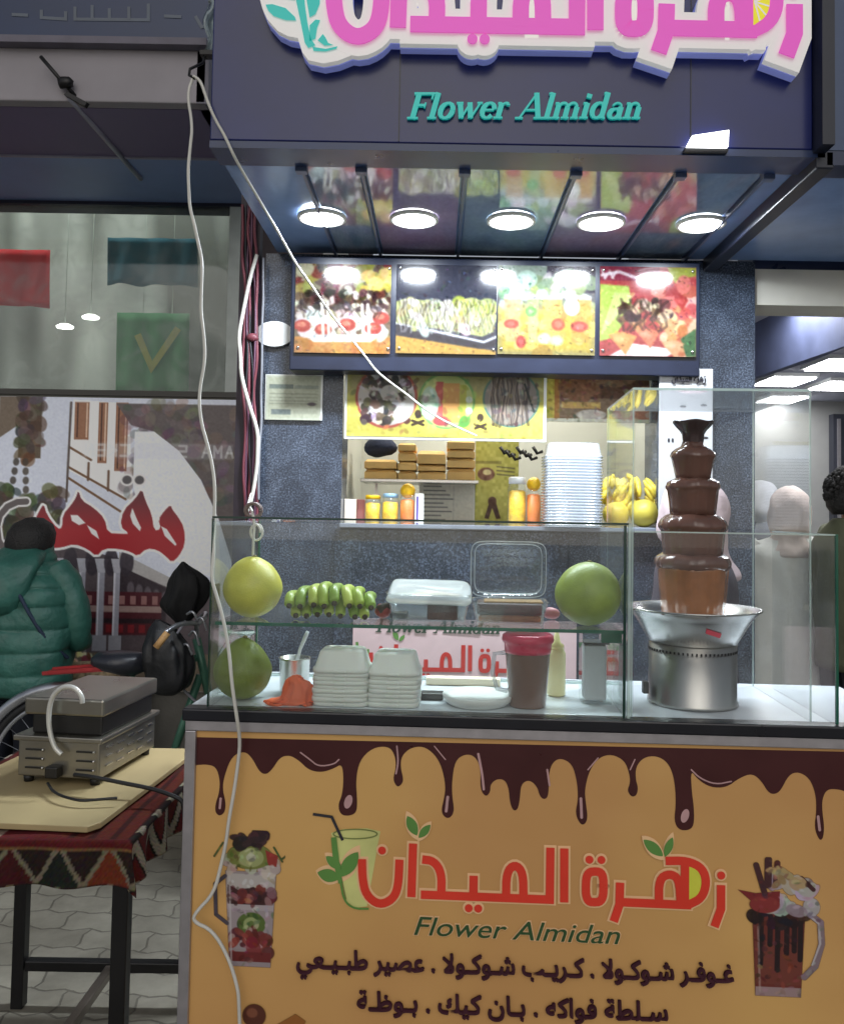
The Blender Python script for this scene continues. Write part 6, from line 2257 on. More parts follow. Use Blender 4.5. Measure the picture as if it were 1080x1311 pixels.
# ------------------------------------------------------------------ table with kilim cloth, board and grill
TX0, TX1, TY0, TY1, TZ = -1.262, -.685, 1.94, 2.63, .75
tab = thing('side_table', ((TX0 + TX1) / 2, (TY0 + TY1) / 2, 0), 'black steel framed table on the pavement left of the counter', 'table')
for x in (TX0 + .03, TX1 - .02):
    for y in (TY0 + .03, TY1 - .03):
        MB().box((x, y, (TZ - .03) / 2), (.036, .036, TZ - .03)).build('leg', M_BLACKMETAL, tab, bevel=.003)
MB().box(((TX0 + TX1) / 2, (TY0 + TY1) / 2, TZ - .02), (TX1 - TX0, TY1 - TY0, .03)).build('top', M_BLACKMETAL, tab)
zs2 = .125
MB().bar((TX0 + .05, TY1 - .03, zs2), (TX1 - .04, TY1 - .03, zs2), .03).build('stretcher', M_BLACKMETAL, tab, bevel=.003)
MB().bar(((TX0 + TX1) / 2 + .02, TY0 + .05, zs2 - .002), ((TX0 + TX1) / 2 + .02, TY1 - .05, zs2 - .002), .026).build('stretcher', mat('worn_steel', S(120, 112, 104), .4, .6), tab, bevel=.003)
for x in (TX0 + .03, TX1 - .02):
    MB().bar((x, TY0 + .05, TZ - .06), (x, TY1 - .05, TZ - .06), .03, .05).build('apron', M_BLACKMETAL, tab)

# cloth
W_, H_ = 170, 150
hang = .115
xs = np.linspace(TX0 - hang, TX1 + hang, W_)
ys = np.linspace(TY0 - hang, TY1 + .02, H_)
cv = np.zeros((H_, W_, 3))
colr = np.zeros((H_, W_, 4))
colr[..., 3] = 1
for j, y in enumerate(ys):
    for i, x in enumerate(xs):
        ex, ey = max(0, TX0 - x, x - TX1), max(0, TY0 - y)
        sx_ = 1 if x > TX1 else -1
        d = math.hypot(ex, ey)
        fold = .012 * math.sin(x * 38 + 1) * (ey / hang) + .014 * math.sin(y * 42) * (ex / hang)
        drop = max(0, d - .012) if d < hang else d - .012
        px_ = min(max(x, TX0), TX1) + sx_ * (min(ex, .014) + (fold if ex > .02 else 0) + .06 * max(0, ex - .02) * (ey / hang))
        py_ = max(y, TY0) - (min(ey, .014) + (fold if ey > .02 else 0))
        z = TZ - min(drop, hang * 1.03) + .004 + (.003 * math.sin(x * 20) * math.sin(y * 17) if d == 0 else 0)
        cv[j, i] = (px_, py_, z)
        # woven pattern
        t = ex if ex > ey else ey
        run = y if ex >= ey else x
        base = (96, 30, 28)
        if t < .001 and x > TX1 - .16:
            base = (120, 46, 34) if ((TX1 - x) * 22) % 1 < .7 else (74, 28, 26)
        elif t > 0.001:
            q = (run * 9) % 1
            zz = abs(q - .5) * 2
            band = ((t + (.16 - (TX1 - x) if t == 0 else .16)) * 11)
            bb = band % 1
            bi = int(band)
            if ex > ey or t == 0:
                base = ((150, 62, 36), (40, 26, 24), (112, 34, 30), (150, 130, 104))[bi % 4]
                if abs(bb - zz) < .22:
                    base = (190, 178, 156)
                elif abs(bb - zz) < .34:
                    base = (30, 22, 22)
            else:
                base = (50, 34, 30)
                if abs(bb - zz) < .1:
                    base = (150, 140, 116)
                elif bb > zz:
                    base = ((140, 60, 34), (84, 26, 28), (36, 40, 34))[int(run * 9) % 3]
                if t < .028:
                    base = (112, 32, 34)
                if .028 <= t < .034:
                    base = (150, 110, 70)
        elif y < TY0 + .05:
            base = (118, 34, 36)
            if ((x * 6) % 1) < .12:
                base = (190, 160, 140)
        k = .72 + .08 * math.sin(x * 700) * math.sin(y * 700)
        colr[j, i, :3] = lin(np.clip(np.array(base) * k + rng.normal(0, 5, 3), 0, 255))
org = np.array([(TX0 + TX1) / 2, (TY0 + TY1) / 2, TZ - hang])
me = bpy.data.meshes.new('tablecloth')
ii = np.arange(H_ * W_).reshape(H_, W_)
me.from_pydata((cv.reshape(-1, 3) - org).tolist(), [], np.stack([ii[:-1, :-1], ii[:-1, 1:], ii[1:, 1:], ii[1:, :-1]], -1).reshape(-1, 4).tolist())
ca = me.color_attributes.new('print', 'FLOAT_COLOR', 'POINT')
ca.data.foreach_set('color', colr.astype(np.float32).reshape(-1))
me.polygons.foreach_set('use_smooth', [True] * len(me.polygons))
me.materials.append(attr_mat('kilim_weave', .85, spec=.2))
o = bpy.data.objects.new('tablecloth', me)
sc.collection.objects.link(o)
o.location = org
tag(o, 'dark red woven kilim cloth with zigzag border covering the table', 'tablecloth')
ZT2 = TZ + .008

# plywood board
ply = mat('pale_plywood', S(164, 146, 106), .6, var=.14, scale=3)
pa = [P(-60, 1046, 1.99), P(128, 1061, 1.99), P(150, 1056, 2.01), P(243, 969, 2.56), P(40, 985, 2.56), P(-60, 1000, 2.4)]
zz_ = ZT2 + .002
pa = [Vector((-1.22, 1.985, 0)), Vector((-.785, 1.955, 0)), Vector((-.765, 1.985, 0)), Vector((-.715, 2.6, 0)), Vector((-1.2, 2.6, 0)), Vector((-1.23, 2.3, 0))]
m = MB()
n = len(pa)
m.add([p + Vector((0, 0, zz_)) for p in pa] + [p + Vector((0, 0, zz_ + .014)) for p in pa], [tuple(range(n))[::-1], tuple(range(n, 2 * n))] + [(i, (i + 1) % n, n + (i + 1) % n, n + i) for i in range(n)])
tag(m.build('plywood_board', ply, None, bevel=.002), 'pale plywood board lying on the kilim covered table', 'board')
ZP = zz_ + .015

# contact grill
M_GR = mat('grill_steel', S(152, 148, 138), .3, .9, var=.16, scale=6)
M_GRD = mat('greasy_black', S(20, 19, 18), .45, var=.3)
gx0, gx1 = P(42, 980, 2.3).x, P(150, 980, 2.3).x
gy0, gy1 = 2.24, 2.56
gr = thing('contact_grill', ((gx0 + gx1) / 2, (gy0 + gy1) / 2, ZP), 'steel contact grill with louvred sides standing on the plywood board', 'grill')
zb0 = ZP + .018
zb1 = P(100, 950, 2.24).z
for x in (gx0 + .02, gx1 - .02):
    for y in (gy0 + .02, gy1 - .02):
        MB().lathe([(.012, 0), (.014, .018)], (x, y, ZP), 12).build('foot', M_BLACK, gr)
MB().box(((gx0 + gx1) / 2, (gy0 + gy1) / 2, (zb0 + zb1) / 2), (gx1 - gx0, gy1 - gy0, zb1 - zb0)).build('body', M_GR, gr, bevel=.004)
MB().box(((gx0 + gx1) / 2, (gy0 + gy1) / 2, zb1 + .007), (gx1 - gx0 + .02, gy1 - gy0 + .02, .014)).build('rim', M_GR, gr, bevel=.003)
for z in (.25, .5, .75):
    zz2 = zb0 + (zb1 - zb0) * z
    for xx in (gx0 + .045, gx1 - .04):
        o = MB().box((xx, gy0 - .001, zz2), (.045, .006, .004)).build('vent', M_GRD, gr)
        MB().ball((xx + (.026 if xx < (gx0 + gx1) / 2 else .026), gy0 - .003, zz2), .0042, 8).build('vent_lip', M_STEEL, o)
    for k in range(5):
        MB().box((gx1 + .001, gy0 + .05 + k * .058, zz2 + .004 * ((k + 1) % 2)), (.005, .034, .004)).build('vent', M_STEEL, gr)
zl0 = zb1 + .014
zl1 = P(100, 915, 2.26).z
MB().box(((gx0 + gx1) / 2 + .012, (gy0 + gy1) / 2, (zl0 + zl1) / 2), (gx1 - gx0 - .03, gy1 - gy0 - .03, zl1 - zl0)).build('plates', M_GRD, gr, bevel=.006)
zl2 = P(100, 893, 2.26).z
MB().box(((gx0 + gx1) / 2 + .008, (gy0 + gy1) / 2, (zl1 + zl2) / 2), (gx1 - gx0 - .005, gy1 - gy0 - .005, zl2 - zl1)).build('lid', M_GR, gr, bevel=.006)
hp_ = [P(x, y, 2.22) for x, y in ((90, 966), (80, 958), (73, 935), (72, 910), (78, 890), (92, 879), (108, 880), (117, 890), (118, 900))]
MB().tube(smooth_path(hp_, 2), .0065, 10).build('handle', mat('pale_handle', S(206, 206, 200), .35, .3), gr)
MB().box((gx0 + .11, gy0 - .014, zb0 + .02), (.035, .03, .03)).build('plug_box', M_GRD, gr, bevel=.004)
gr.rotation_euler = (0, 0, R(-7))
cord('black_cable', [(96, 992, 2.18), (120, 995, 2.16), (160, 1003, 2.15), (195, 1010, 2.14), (222, 1019, 2.12), (236, 1026, 2.12), (238, 1070, 2.12)], .0055, M_BLACK, 'black power cable from the grill over the table edge', 'cable')
cord('black_cable', [(62, 1003, 2.19), (70, 1016, 2.115), (100, 1026, 2.075), (150, 1022, 2.09)], .0035, M_BLACK, 'thin black cable loop lying on the plywood under the grill', 'cable')

# ------------------------------------------------------------------ bicycle behind the table
YBI = 3.75
bike = thing('bicycle', P(170, 990, YBI), 'old bicycle with silver mudguard and black saddle leaning behind the table', 'bicycle')
M_SIL = mat('dull_chrome', S(176, 178, 184), .3, .9, var=.2)
M_GRNF = mat('green_bike_frame', S(66, 110, 92), .35, .2)
WR = .33


def wheel(px):
    cx = P(px, 900, YBI).x
    c = Vector((cx, YBI, WR + .01))
    tyre = MB()
    ring = [c + Vector((WR * math.cos(t), 0, WR * math.sin(t))) for t in np.linspace(0, 2 * PI, 61)]
    w = MB().tube(ring, .017, 8, False).build('wheel', M_BLACK, bike)
    ring = [c + Vector(((WR - .022) * math.cos(t), 0, (WR - .022) * math.sin(t))) for t in np.linspace(0, 2 * PI, 61)]
    MB().tube(ring, .011, 8, False).build('rim', M_SIL, w)
    sp_ = MB()
    for k in range(28):
        a = 2 * PI * k / 28
        s = (-1) ** k
        sp_.tube([c + Vector((.02 * math.cos(a + .8 * s), .03 * s, .02 * math.sin(a + .8 * s))), c + Vector(((WR - .03) * math.cos(a), 0, (WR - .03) * math.sin(a)))], .0016, 5)
    sp_.tube([c + Vector((0, -.05, 0)), c + Vector((0, .05, 0))], .02, 10)
    sp_.build('spokes', M_SIL, w)
    return c


cR, cF = wheel(82), wheel(385)
ring = [cR + Vector(((WR + .04) * math.cos(t), 0, (WR + .04) * math.sin(t))) for t in np.linspace(R(20), R(205), 40)]
MB().tube(ring, .026, 8).build('mudguard', M_SIL, bike)
sad = P(160, 848, YBI)
hd = P(252, 800, YBI)
bb_ = Vector((cR.x + .44, YBI, .28))
fr_ = MB()
for a, b, r in ((bb_, sad + Vector((.03, 0, -.06)), .016), (bb_, hd + Vector((.02, 0, -.22)), .018), (sad + Vector((.04, 0, -.12)), hd + Vector((.01, 0, -.14)), .016), (cR, bb_, .011), (cR, sad + Vector((.03, 0, -.14)), .011), (hd + Vector((0, 0, -.06)), hd + Vector((.06, 0, -.3)), .019), (hd + Vector((.06, 0, -.3)), cF, .013)):
    fr_.tube([a, b], r, 10)
fr_.build('frame', M_GRNF, bike)
m = MB()
m.loft([((sad.x + .02, YBI, sad.z - .055), .03, .03), ((sad.x, YBI, sad.z - .03), .11, .07), ((sad.x - .01, YBI, sad.z - .005), .135, .09), ((sad.x - .01, YBI, sad.z + .02), .135, .085), ((sad.x - .02, YBI, sad.z + .042), .1, .06), ((sad.x - .03, YBI, sad.z + .05), .03, .02)], 28, True, True, 2.3)
for v in m.v:
    t = max(0, v.x - sad.x)
    v.y = YBI + (v.y - YBI) * (1 - min(.7, t * 5))
m.build('saddle', mat('black_saddle_leather', S(34, 36, 44), .35, bump=.15), bike)
cr0 = P(66, 872, YBI + .04)
MB().bar((cr0.x, YBI, .775), (cr0.x + .3, YBI, .80), .1, .012).bar((cr0.x, YBI - .05, .78), (cr0.x + .3, YBI - .05, .81), .014).bar((cr0.x, YBI + .05, .78), (cr0.x + .3, YBI + .05, .81), .014).build('carrier', mat('red_carrier', S(150, 32, 36), .4), bike)
MB().tube(smooth_path([hd + Vector((.0, .0, -.08)), hd + Vector((.0, 0, .0)), hd + Vector((.01, -.08, .02)), hd + Vector((-.02, -.2, .03)), hd + Vector((-.06, -.25, -.0))], 2), .011, 8).build('handlebar', M_SIL, bike)
MB().tube(smooth_path([hd + Vector((.0, .0, -.0)), hd + Vector((.01, .1, .02)), hd + Vector((-.02, .22, .03)), hd + Vector((-.06, .26, -.0))], 2), .011, 8).build('handlebar', M_SIL, bike)
MB().tube([hd + Vector((-.05, -.25, .0)), hd + Vector((-.09, -.27, -.06))], .015, 8).build('grip', mat('tan_grip', S(180, 140, 90), .6), bike)
MB().tube(smooth_path([hd + Vector((-.02, -.1, .03)), hd + Vector((-.1, -.12, -.1)), hd + Vector((-.06, -.06, -.25)), hd + Vector((.02, 0, -.35))], 2), .006, 6).build('brake_cable', mat('grey_brake_cable', S(150, 150, 160), .4), bike)
bg = thing('black_bag', P(205, 880, YBI - .1), 'glossy black bag slung over the bicycle frame behind the saddle', 'bag')
q = P(215, 884, YBI - .1)
m = MB().loft(dense([((q.x, q.y, q.z - .01), .04, .03), ((q.x, q.y, q.z + .02), .085, .06), ((q.x + .01, q.y, q.z + .09), .10, .07), ((q.x, q.y, q.z + .17), .095, .065), ((q.x - .015, q.y, q.z + .22), .07, .05), ((q.x - .03, q.y, q.z + .27), .05, .03), ((q.x - .05, q.y, q.z + .3), .012, .01)]), 40, True, True, 3, wob=lambda i, a: .09 * math.sin(5 * a + i * .22) + .05 * math.sin(11 * a - i * .25))
m.build('bag', mat('glossy_black_bag', S(15, 16, 20), .5, bump=.6, bscale=16), bg, noisy=.016, nscale=11)
for dx, dz, l_ in ((-.01, .06, .05), (.03, .03, .07), (.0, -.03, .08), (-.03, -.08, .06)):
    MB().tube(smooth_path([hd + Vector((dx, -.12, dz)), hd + Vector((dx + .03, -.14, dz + l_ * .4)), hd + Vector((dx + .05, -.13, dz - l_ * .5))], 2), .006, 6).build('brake_lever', M_SIL, bike)
bu = thing('black_umbrella', P(238, 790, YBI - .02), 'folded black umbrella cloth bunched on the bicycle handlebar', 'umbrella')
q = P(238, 792, YBI)
m = MB().loft(dense([((q.x - .02, q.y, q.z - .02), .02, .02), ((q.x - .02, q.y, q.z + .05), .08, .05), ((q.x, q.y, q.z + .12), .085, .06), ((q.x + .005, q.y, q.z + .18), .07, .05), ((q.x - .01, q.y, q.z + .22), .035, .03), ((q.x - .02, q.y, q.z + .25), .006, .006)]), 40, True, True, 2, wob=lambda i, a: .16 * math.sin(6 * a + .12 * i) + .07 * math.sin(13 * a))
m.build('cloth', mat('black_umbrella_cloth', S(8, 8, 11), .9), bu, noisy=.008, nscale=20)
tk = tag(MB().ball(P(108, 862, 4.3), .12, 18, 1.5, .6, .5).build('speckled_sack', mat('speckled_sack', S(170, 150, 120), .9, var=.6, scale=50), None, noisy=.01), 'speckled tan sack on a ledge behind the bicycle saddle', 'sack')
tk2 = tag(MB().box((P(108, 862, 4.3).x, 4.36, .3), (.5, .3, .60)).build('ledge', M_SHOPW, None, bevel=.01), 'low grey ledge at the foot of the printed wall', 'ledge')

# ================================================================== PEOPLE
M_SKIN = mat('skin', S(190, 140, 112), .5, var=.06, sss=.1)
M_HAIRB = mat('black_hair', S(22, 19, 18), .6, var=.4, scale=60, bump=.8, bscale=120)


def hand_chain(vs, es, rs, wrist, root, d, side):
    """palm and five curled fingers hanging from a wrist; d points along the fingers"""
    d = Vector(d).normalized()
    s = Vector(side).normalized()
    n = d.cross(s).normalized()
    p0 = len(vs)
    vs += [wrist + d * .05, wrist + d * .085]
    es += [(root, p0), (p0, p0 + 1)]
    rs += [(.018, .034), (.014, .036)]
    for k, (off, ln) in enumerate(((-.03, .06), (-.01, .072), (.01, .068), (.029, .052))):
        a = len(vs)
        b = wrist + d * .088 + s * off
        vs += [b, b + d * ln * .5 + n * .008, b + d * ln * .85 + n * .03]
        es += [(p0 + 1, a), (a, a + 1), (a + 1, a + 2)]
        rs += [(.009, .009), (.0085, .0085), (.007, .007)]
    a = len(vs)
    vs += [wrist + d * .04 + s * -.04 + n * .01, wrist + d * .075 + s * -.05 + n * .025]
    es += [(p0, a), (a, a + 1)]
    rs += [(.011, .011), (.009, .009)]


def person(label, x, y, h, rz, arms='down', lean=0.0):
    """the body: pelvis, spine, head, arms with hands, legs, as one skinned surface facing +Y before the turn"""
    t = thing('person', (x, y, 0), label, 'person')
    k = h / 1.72
    M = Matrix.Rotation(rz, 3, 'Z')

    def w(a, b, c):
        b2 = b + lean * max(0, c - .95)
        return Vector((x, y, 0)) + M @ Vector((a * k, b2 * k, c * k))
    vs = [w(0, 0, .95), w(0, -.005, 1.12), w(0, 0, 1.32), w(0, .0, 1.43), w(0, .015, 1.5), w(0, .02, 1.58), w(0, .02, 1.68)]
    es = [(0, 1), (1, 2), (2, 3), (3, 4), (4, 5), (5, 6)]
    rs = [(.15, .11), (.135, .1), (.16, .11), (.11, .08), (.052, .055), (.075, .09), (.06, .075)]
    f0 = len(vs)
    vs += [w(0, .112, 1.575), w(0, .095, 1.53)]              # nose, chin
    es += [(5, f0), (5, f0 + 1)]
    rs += [(.014, .014), (.03, .03)]
    for s in (-1, 1):
        a = len(vs)
        if arms == 'down':
            pts = [w(s * .17, 0, 1.4), w(s * .24, -.01, 1.13), w(s * .25, .06, .9)]
            hd_ = (0, .15, -1)
        else:
            pts = [w(s * .17, .0, 1.4), w(s * .25, .05, 1.13), w(s * .16, .28, 1.12)]
            hd_ = (-s * .4, 1, .1)
        vs += pts
        es += [(3, a), (a, a + 1), (a + 1, a + 2)]
        rs += [(.062, .06), (.046, .046), (.03, .03)]
        hand_chain(vs, es, rs, pts[2], a + 2, M @ Vector(hd_), M @ Vector((0, 1, 0) if arms == 'down' else (s, .3, 0)))
        b = len(vs)
        vs += [w(s * .09, 0, .86), w(s * .1, .01, .48), w(s * .1, -.01, .09), w(s * .1, .06, .035), w(s * .105, .14, .025)]
        es += [(0, b), (b, b + 1), (b + 1, b + 2), (b + 2, b + 3), (b + 3, b + 4)]
        rs += [(.09, .09), (.06, .062), (.04, .042), (.036, .03), (.036, .022)]
        e = len(vs)
        vs += [w(s * .078, .01, 1.575)]                       # ear
        es += [(5, e)]
        rs += [(.016, .026)]
    skin('body', vs, es, rs, M_SKIN, t)
    o = MB()
    for s in (-1, 1):
        o = MB().ball(w(s * .032, .098, 1.605), .011, 10)
        o.build('eye', M_INK, t)
    MB().tube([w(-.022, .1, 1.548), w(0, .108, 1.546), w(.022, .1, 1.548)], .005, 6).build('mouth', mat('lips', S(150, 80, 76), .5), t)
    return t, w, k, M


def rot_loft(rings, M, w, n=28, p=2.2, wob=None, sub=3):
    m = MB()
    for i, (a, b, c, rx, ry) in enumerate(rings):
        pass
    rz = math.atan2(M[1][0], M[0][0])
    rr = dense(rings, sub)
    m.loft([(w(*c), rx, ry, rz) for c, rx, ry in rr], n, True, True, p, (lambda i, a: wob(i / sub, a)) if wob else None)
    return m


# --- customer in a green quilted jacket, back turned
g, w, k, M = person('person in a green quilted jacket with the hood down, seen from behind', P(22, 800, 4.0).x, 4.0, 1.41, R(-8), 'front', .14)
zq = [(.74, .30), (.865, .315), (.99, .32), (1.115, .32), (1.24, .315), (1.34, .30), (1.42, .25), (1.49, .17), (1.56, .115)]
rings = []
for i, (z, r_) in enumerate(zq):
    rings.append((0, -.01, z + .03, r_ * k * 1.0, r_ * k * .68))
full = []
for i in range(len(rings) - 1):
    a, b = rings[i], rings[i + 1]
    for s, bu_ in ((0, -.007), (.07, -.001), (.3, .004), (.55, .005), (.8, .003), (.93, -.001)):
        full.append((0, a[1] + (b[1] - a[1]) * s, a[2] + (b[2] - a[2]) * s, a[3] + (b[3] - a[3]) * s + bu_, a[4] + (b[4] - a[4]) * s + bu_))
full.append(rings[-1])
full = [q for i, q in enumerate(full)]
M_JK = mat('green_quilted_nylon', S(42, 90, 80), .5, var=.22, scale=9, bump=1.0, bscale=18)
jk = rot_loft(full, M, w, 40, 2.4, lambda i, a: .010 * math.sin(9 * a + i * .9) + .008 * math.sin(17 * a + i * 1.3), 1).build('jacket', M_JK, g, noisy=.02, nscale=8)
for s in (-1, 1):
    pts = [w(s * .18, 0, 1.46), w(s * .27, .0, 1.38), w(s * .325, .02, 1.22), w(s * .335, .05, 1.08), w(s * .28, .17, 1.05), w(s * .185, .25, 1.1)]
    pts = smooth_path(pts, 2)
    rs = []
    for i in range(len(pts)):
        u = i / (len(pts) - 1)
        rs.append((.098 - .035 * u + -.006 * (abs(math.cos(u * 11)) > .93)) * k)
    MB().tube(pts, rs, 18).build('sleeve', M_JK, jk, noisy=.006, nscale=16)
hood = MB().loft(dense([(w(-.06, -.15, 1.2), .04, .03), (w(-.06, -.2, 1.24), .115, .06), (w(-.055, -.215, 1.32), .155, .09), (w(-.045, -.2, 1.42), .165, .1), (w(-.02, -.14, 1.51), .15, .1), (w(0, -.06, 1.57), .115, .09), (w(0, -.02, 1.6), .09, .085)]), 36, True, True, 2.1, lambda i, a: .025 * math.sin(5 * a + i * .25) + .012 * math.sin(11 * a + i * .4))
hood.build('hood', M_JK, jk, noisy=.01, nscale=10)
MB().loft([(w(0, .0, 1.5), .125, .11), (w(0, .005, 1.56), .112, .108), (w(0, .01, 1.62), .1, .104)], 26).build('collar', M_JK, jk, noisy=.004)
MB().tube(smooth_path([w(-.03, -.2, 1.52), w(.09, -.235, 1.4), w(.18, -.215, 1.25), w(.27, -.14, 1.08), w(.33, -.02, .98)], 2), .009, 8).build('strap', mat('navy_strap', S(24, 40, 62), .7), g)
MB().ball(w(.13, -.205, .84), .012, 10, 1, .4, 1).build('badge', mat('white_badge', S(180, 200, 190), .5), jk)
hb_ = MB().loft([(w(0, -.015, 1.53), .07, .07), (w(0, -.01, 1.56), .098, .102), (w(0, .0, 1.62), .108, .122), (w(0, .0, 1.68), .106, .122), (w(0, .005, 1.73), .085, .1), (w(0, .01, 1.765), .04, .05), (w(0, .01, 1.772), .005, .005)], 30, True, True, 2, lambda i, a: .02 * math.sin(11 * a + i))
hb_.build('hair', M_HAIRB, g, noisy=.006, nscale=40)
for s in (-1, 1):
    MB().tube([w(s * .09, 0, .82), w(s * .1, .01, .48), w(s * .1, -.01, .07)], [.115 * k, .085 * k, .07 * k], 18).build('trouser_leg', mat('dark_navy_denim', S(20, 24, 38), .8), g, noisy=.006)


# --- women with headscarves and the man in olive at the right
def scarf(w, k, M, m, t, drape=.2):
    rings = [(0, -.03, 1.375, .13 * k, .11 * k), (0, -.03, 1.385, .17 * k, .135 * k), (0, -.03, 1.42, .15 * k, .128 * k), (0, -.025, 1.46, .112 * k, .112 * k), (0, -.015, 1.5, .1 * k, .112 * k), (0, 0, 1.56, .112 * k, .13 * k), (0, .0, 1.63, .114 * k, .132 * k), (0, .0, 1.7, .1 * k, .12 * k), (0, 0, 1.75, .068 * k, .085 * k), (0, 0, 1.772, .02, .03)]
    return rot_loft(rings, M, w, 36, 2.0, lambda i, a: (.07 * math.sin(7 * a + i * .9) + .03 * math.sin(15 * a - i) if i < 4 else .028 * math.sin(5 * a + 1.4 * i) + .018 * math.sin(11 * a - 1.7 * i)) * (1 if i < 7.5 else .3)).build('headscarf', m, t, noisy=.009, nscale=13)


def coat(w, k, M, m, t, hem=.55):
    rings = [(0, 0, hem, .27 * k, .2 * k), (0, 0, hem + .15, .255 * k, .185 * k), (0, 0, .95, .235 * k, .165 * k), (0, 0, 1.1, .215 * k, .15 * k), (0, 0, 1.25, .235 * k, .155 * k), (0, 0, 1.37, .245 * k, .145 * k), (0, 0, 1.44, .2 * k, .125 * k), (0, 0, 1.49, .11 * k, .1 * k), (0, 0, 1.52, .075 * k, .08 * k)]
    c = rot_loft(rings, M, w, 44, 2.2, lambda i, a: .06 * math.sin(8 * a + .5 * i) * max(.15, 1 - i / 5) + .02 * math.sin(15 * a + .7 * i)).build('coat', m, t, noisy=.018, nscale=8)
    return c


def sleeves(w, k, m, c, front=False):
    for s in (-1, 1):
        if front:
            pts = [w(s * .15, 0, 1.4), w(s * .235, .0, 1.3), w(s * .265, .04, 1.14), w(s * .22, .16, 1.1), w(s * .165, .26, 1.12)]
        else:
            pts = [w(s * .14, 0, 1.42), w(s * .21, .0, 1.36), w(s * .25, .0, 1.22), w(s * .265, -.005, 1.1), w(s * .266, .05, .9)]
        pts = smooth_path(pts, 2)
        MB().tube(pts, [(.085 - .03 * i / (len(pts) - 1)) * k for i in range(len(pts))], 16).build('sleeve', m, c, noisy=.006, nscale=14)


wm, w, k, M = person('person in a white headscarf and long white coat, seen from behind by the glass', P(1010, 800, 4.5).x, 4.5, 1.63, R(-12), 'down')
M_WCOAT = mat('white_wool_coat', S(238, 238, 232), .85, var=.08, scale=5, bump=1.0, bscale=9)
c_ = coat(w, k, M, M_WCOAT, wm, .66)
sleeves(w, k, M_WCOAT, c_)
scarf(w, k, M, mat('cream_headscarf', S(230, 210, 200), .8, var=.1, scale=7, bump=1.0, bscale=11), wm)
for s in (-1, 1):
    MB().tube([w(s * .09, 0, .8), w(s * .1, .01, .48), w(s * .1, -.01, .07)], [.12 * k, .09 * k, .075 * k], 18).build('trouser_leg', mat('dark_trousers', S(40, 42, 50), .8), wm)
wp_, w, k, M = person('person in a pale pink headscarf behind the chocolate fountain', P(887, 700, 3.05).x, 3.05, 1.60, R(80), 'down')
M_PCOAT = mat('dark_plum_coat', S(60, 54, 66), .85, var=.1)
c_ = coat(w, k, M, M_PCOAT, wp_, .4)
sleeves(w, k, M_PCOAT, c_)
scarf(w, k, M, mat('pale_pink_headscarf', S(196, 176, 180), .8, var=.1, scale=7, bump=1.0, bscale=11), wp_)
ws_, w, k, M = person('person in a grey headscarf standing beyond the white coated one', P(974, 700, 5.4).x, 5.4, 1.70, R(160), 'down')
M_GCOAT = mat('grey_coat', S(120, 122, 128), .85, var=.1)
c_ = coat(w, k, M, M_GCOAT, ws_, .4)
sleeves(w, k, M_GCOAT, c_)
scarf(w, k, M, mat('light_grey_headscarf', S(196, 196, 200), .8, var=.05), ws_)
mo, w, k, M = person('person with dark curly hair in an olive jacket at the right edge', P(1092, 800, 4.15).x, 4.15, 1.72, R(-82), 'down')
M_OLIVE = mat('olive_jacket_cloth', S(86, 88, 66), .8, var=.12, bump=.2)
rings = [(0, 0, .78, .2 * k, .15 * k), (0, 0, .95, .2 * k, .15 * k), (0, 0, 1.15, .215 * k, .155 * k), (0, 0, 1.3, .24 * k, .155 * k), (0, 0, 1.39, .24 * k, .14 * k), (0, 0, 1.46, .17 * k, .115 * k), (0, 0, 1.51, .085 * k, .085 * k)]
c_ = rot_loft(rings, M, w, 36, 2.3, lambda i, a: .015 * math.sin(8 * a + i)).build('jacket', M_OLIVE, mo, noisy=.008, nscale=9)
sleeves(w, k, M_OLIVE, c_)
for s in (-1, 1):
    MB().tube([w(s * .09, 0, .84), w(s * .1, .01, .48), w(s * .1, -.01, .07)], [.115 * k, .085 * k, .07 * k], 18).build('trouser_leg', mat('dark_trousers', S(40, 42, 50), .8), mo)
hm = MB()
rr3 = random.Random(9)
hm.loft([(w(0, -.03, 1.53), .07, .06), (w(0, -.03, 1.57), .094, .09), (w(0, -.025, 1.63), .106, .108), (w(0, -.02, 1.69), .102, .106), (w(0, -.01, 1.735), .075, .08), (w(0, -.01, 1.76), .02, .02)], 28)
for i in range(420):
    a, e_ = rr3.uniform(0, 2 * PI), rr3.uniform(-.45, 1.5)
    if e_ < .45 and .6 < a < 2.55:
        continue
    p_ = w(.106 * math.cos(a) * math.cos(e_), .118 * math.sin(a) * math.cos(e_) - .015, 1.645 + .118 * math.sin(e_))
    hm.ball(p_, rr3.uniform(.007, .016), 6)
hm.build('hair', M_HAIRB, mo, noisy=.003, nscale=60)

# ================================================================== SHOP INTERIOR ON THE RIGHT
room = thing('corner_shop', (2.8, 5.5, 0), 'brightly lit white shop interior at the right with ceiling lamps and people', 'shop')
M_CREAM = mat('cream_lintel', S(216, 212, 200), .7, var=.05)
RX0, RX1, RY1, RZ = XP1, 5.6, 8.6, 2.72
zl_a, zl_b = P(1020, 345, 3.32).z, P(1020, 391, 3.32).z
wall_rect(RX0 + .002, RX1, zl_b, zl_a, 3.32, 3.5).build('lintel', M_CREAM, room)
wall_rect(RX0 + .002, RX1, zl_a, zl_a + .6, 3.33, 3.5).build('upper_wall', M_NAVY, room)
MR_WALL = mat('pale_room_wall', S(150, 150, 148), .8, var=.05)
wall_rect(RX0 - .5, RX1, 0, RZ, RY1, RY1 + .1).build('back_wall', MR_WALL, room)
wall_rect(RX0 - .5, RX1, 0, 1.28, RY1 - .03, RY1 - .002).build('wainscot', mat('dark_wainscot', S(52, 46, 50), .6, var=.15), room)
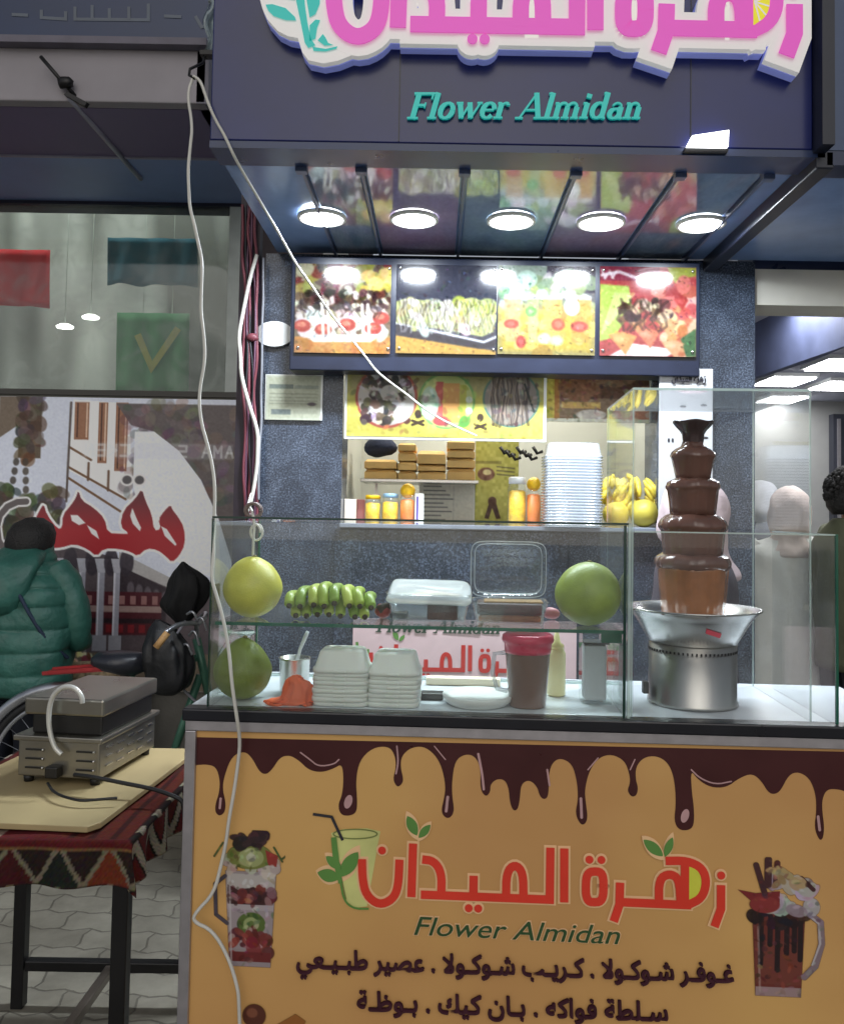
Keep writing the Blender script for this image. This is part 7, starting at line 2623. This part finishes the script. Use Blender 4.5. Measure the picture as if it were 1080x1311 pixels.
wall_rect(RX0 - .25, RX0 - .15, 0, RZ, YB + 1.2, RY1).build('side_wall', MR_WALL, room)
wall_rect(RX1, RX1 + .1, 0, RZ, 3.5, RY1).build('side_wall', MR_WALL, room)
wall_rect(RX0 - .3, RX1 + .1, RZ, RZ + .08, 3.5, RY1 + .1).build('room_ceiling', mat('pale_violet_ceiling', S(186, 188, 204), .8, var=.04), room)
o = MB().add([(RX0 - .2, 3.52, .004), (RX1, 3.52, .004), (RX1, RY1, .004), (RX0 - .2, RY1, .004)], [(0, 1, 2, 3)]).build('floor', mat('grey_shop_tiles', S(110, 112, 116), .3, var=.15, scale=2))
o['kind'] = 'structure'
# dark dropped beams under the ceiling
bA, bB = P(966, 425, 4.6), P(1090, 372, 4.0)
MB().hexa([(P(966, 405, 5.2).x, 5.2, 2.38), (P(966, 405, 5.2).x, 5.2, RZ), (P(966, 405, 5.2).x, 5.75, 2.38), (P(966, 405, 5.2).x, 5.75, RZ), (P(1100, 350, 4.1).x, 4.0, 2.38), (P(1100, 350, 4.1).x, 4.0, RZ), (P(1100, 350, 4.1).x, 4.6, 2.38), (P(1100, 350, 4.1).x, 4.6, RZ)]).build('ceiling_beam', mat('slate_beam', S(84, 92, 122), .6), room)
pxs = ((1030, 325, 4.5, .5), (1180, 330, 4.6, .5), (1004, 491, 7.2, .34), (1074, 457, 6.4, .34), (1078, 494, 7.4, .4), (1000, 522, 8.3, .34))  # first two are unseen, added to light the front of the room
for i, (px, py, Y, wd) in enumerate(pxs):
    q = P(px, py, Y)
    t = thing('ceiling_lamp', (q.x, Y, RZ - .03), 'bright white rectangular ceiling lamp, %s' % ('unseen, added just inside behind the lintel', 'unseen, added at the far right behind the lintel', 'nearest the granite pillar', 'highest in view at the right edge', 'lower one at the right edge', 'farthest and lowest beside the pillar')[i], 'ceiling lamp', 'ceiling lamps in the shop interior')
    MB().box((q.x, Y, RZ - .015), (wd + .04, .5, .03)).build('frame', M_WHITE, t)
    MB().box((q.x, Y, RZ - .036), (wd, .44, .012)).build('diffuser', emissive('ceiling_lamp_glow_%d' % i, (.97, .98, 1), 24), t)
dd = thing('shop_door', P(1075, 700, 8.5), 'tall dark door on the back wall at the right edge', 'door')
a, b = P(1066, 530, 8.5), P(1120, 530, 8.5)
MB().box(((a.x + b.x) / 2, 8.54, a.z / 2), (b.x - a.x, .1, a.z)).build('leaf', mat('dark_door', S(50, 52, 62), .4), dd)
MB().box((a.x + .05, 8.48, a.z / 2), (.03, .02, a.z - .1)).build('trim', M_ALU, dd)
sc_ = thing('service_desk', P(1060, 780, 4.3), 'dark counter desk with a white top behind the glass at the right', 'counter')
q = P(1075, 757, 3.75)
MB().box((q.x + .62, 3.85, q.z / 2), (.9, .4, q.z)).build('cabinet', mat('dark_blue_desk', S(22, 26, 44), .4), sc_)
MB().box((q.x + .62, 3.85, q.z + .012), (.94, .44, .024)).build('top', M_WHITE, sc_, bevel=.004)
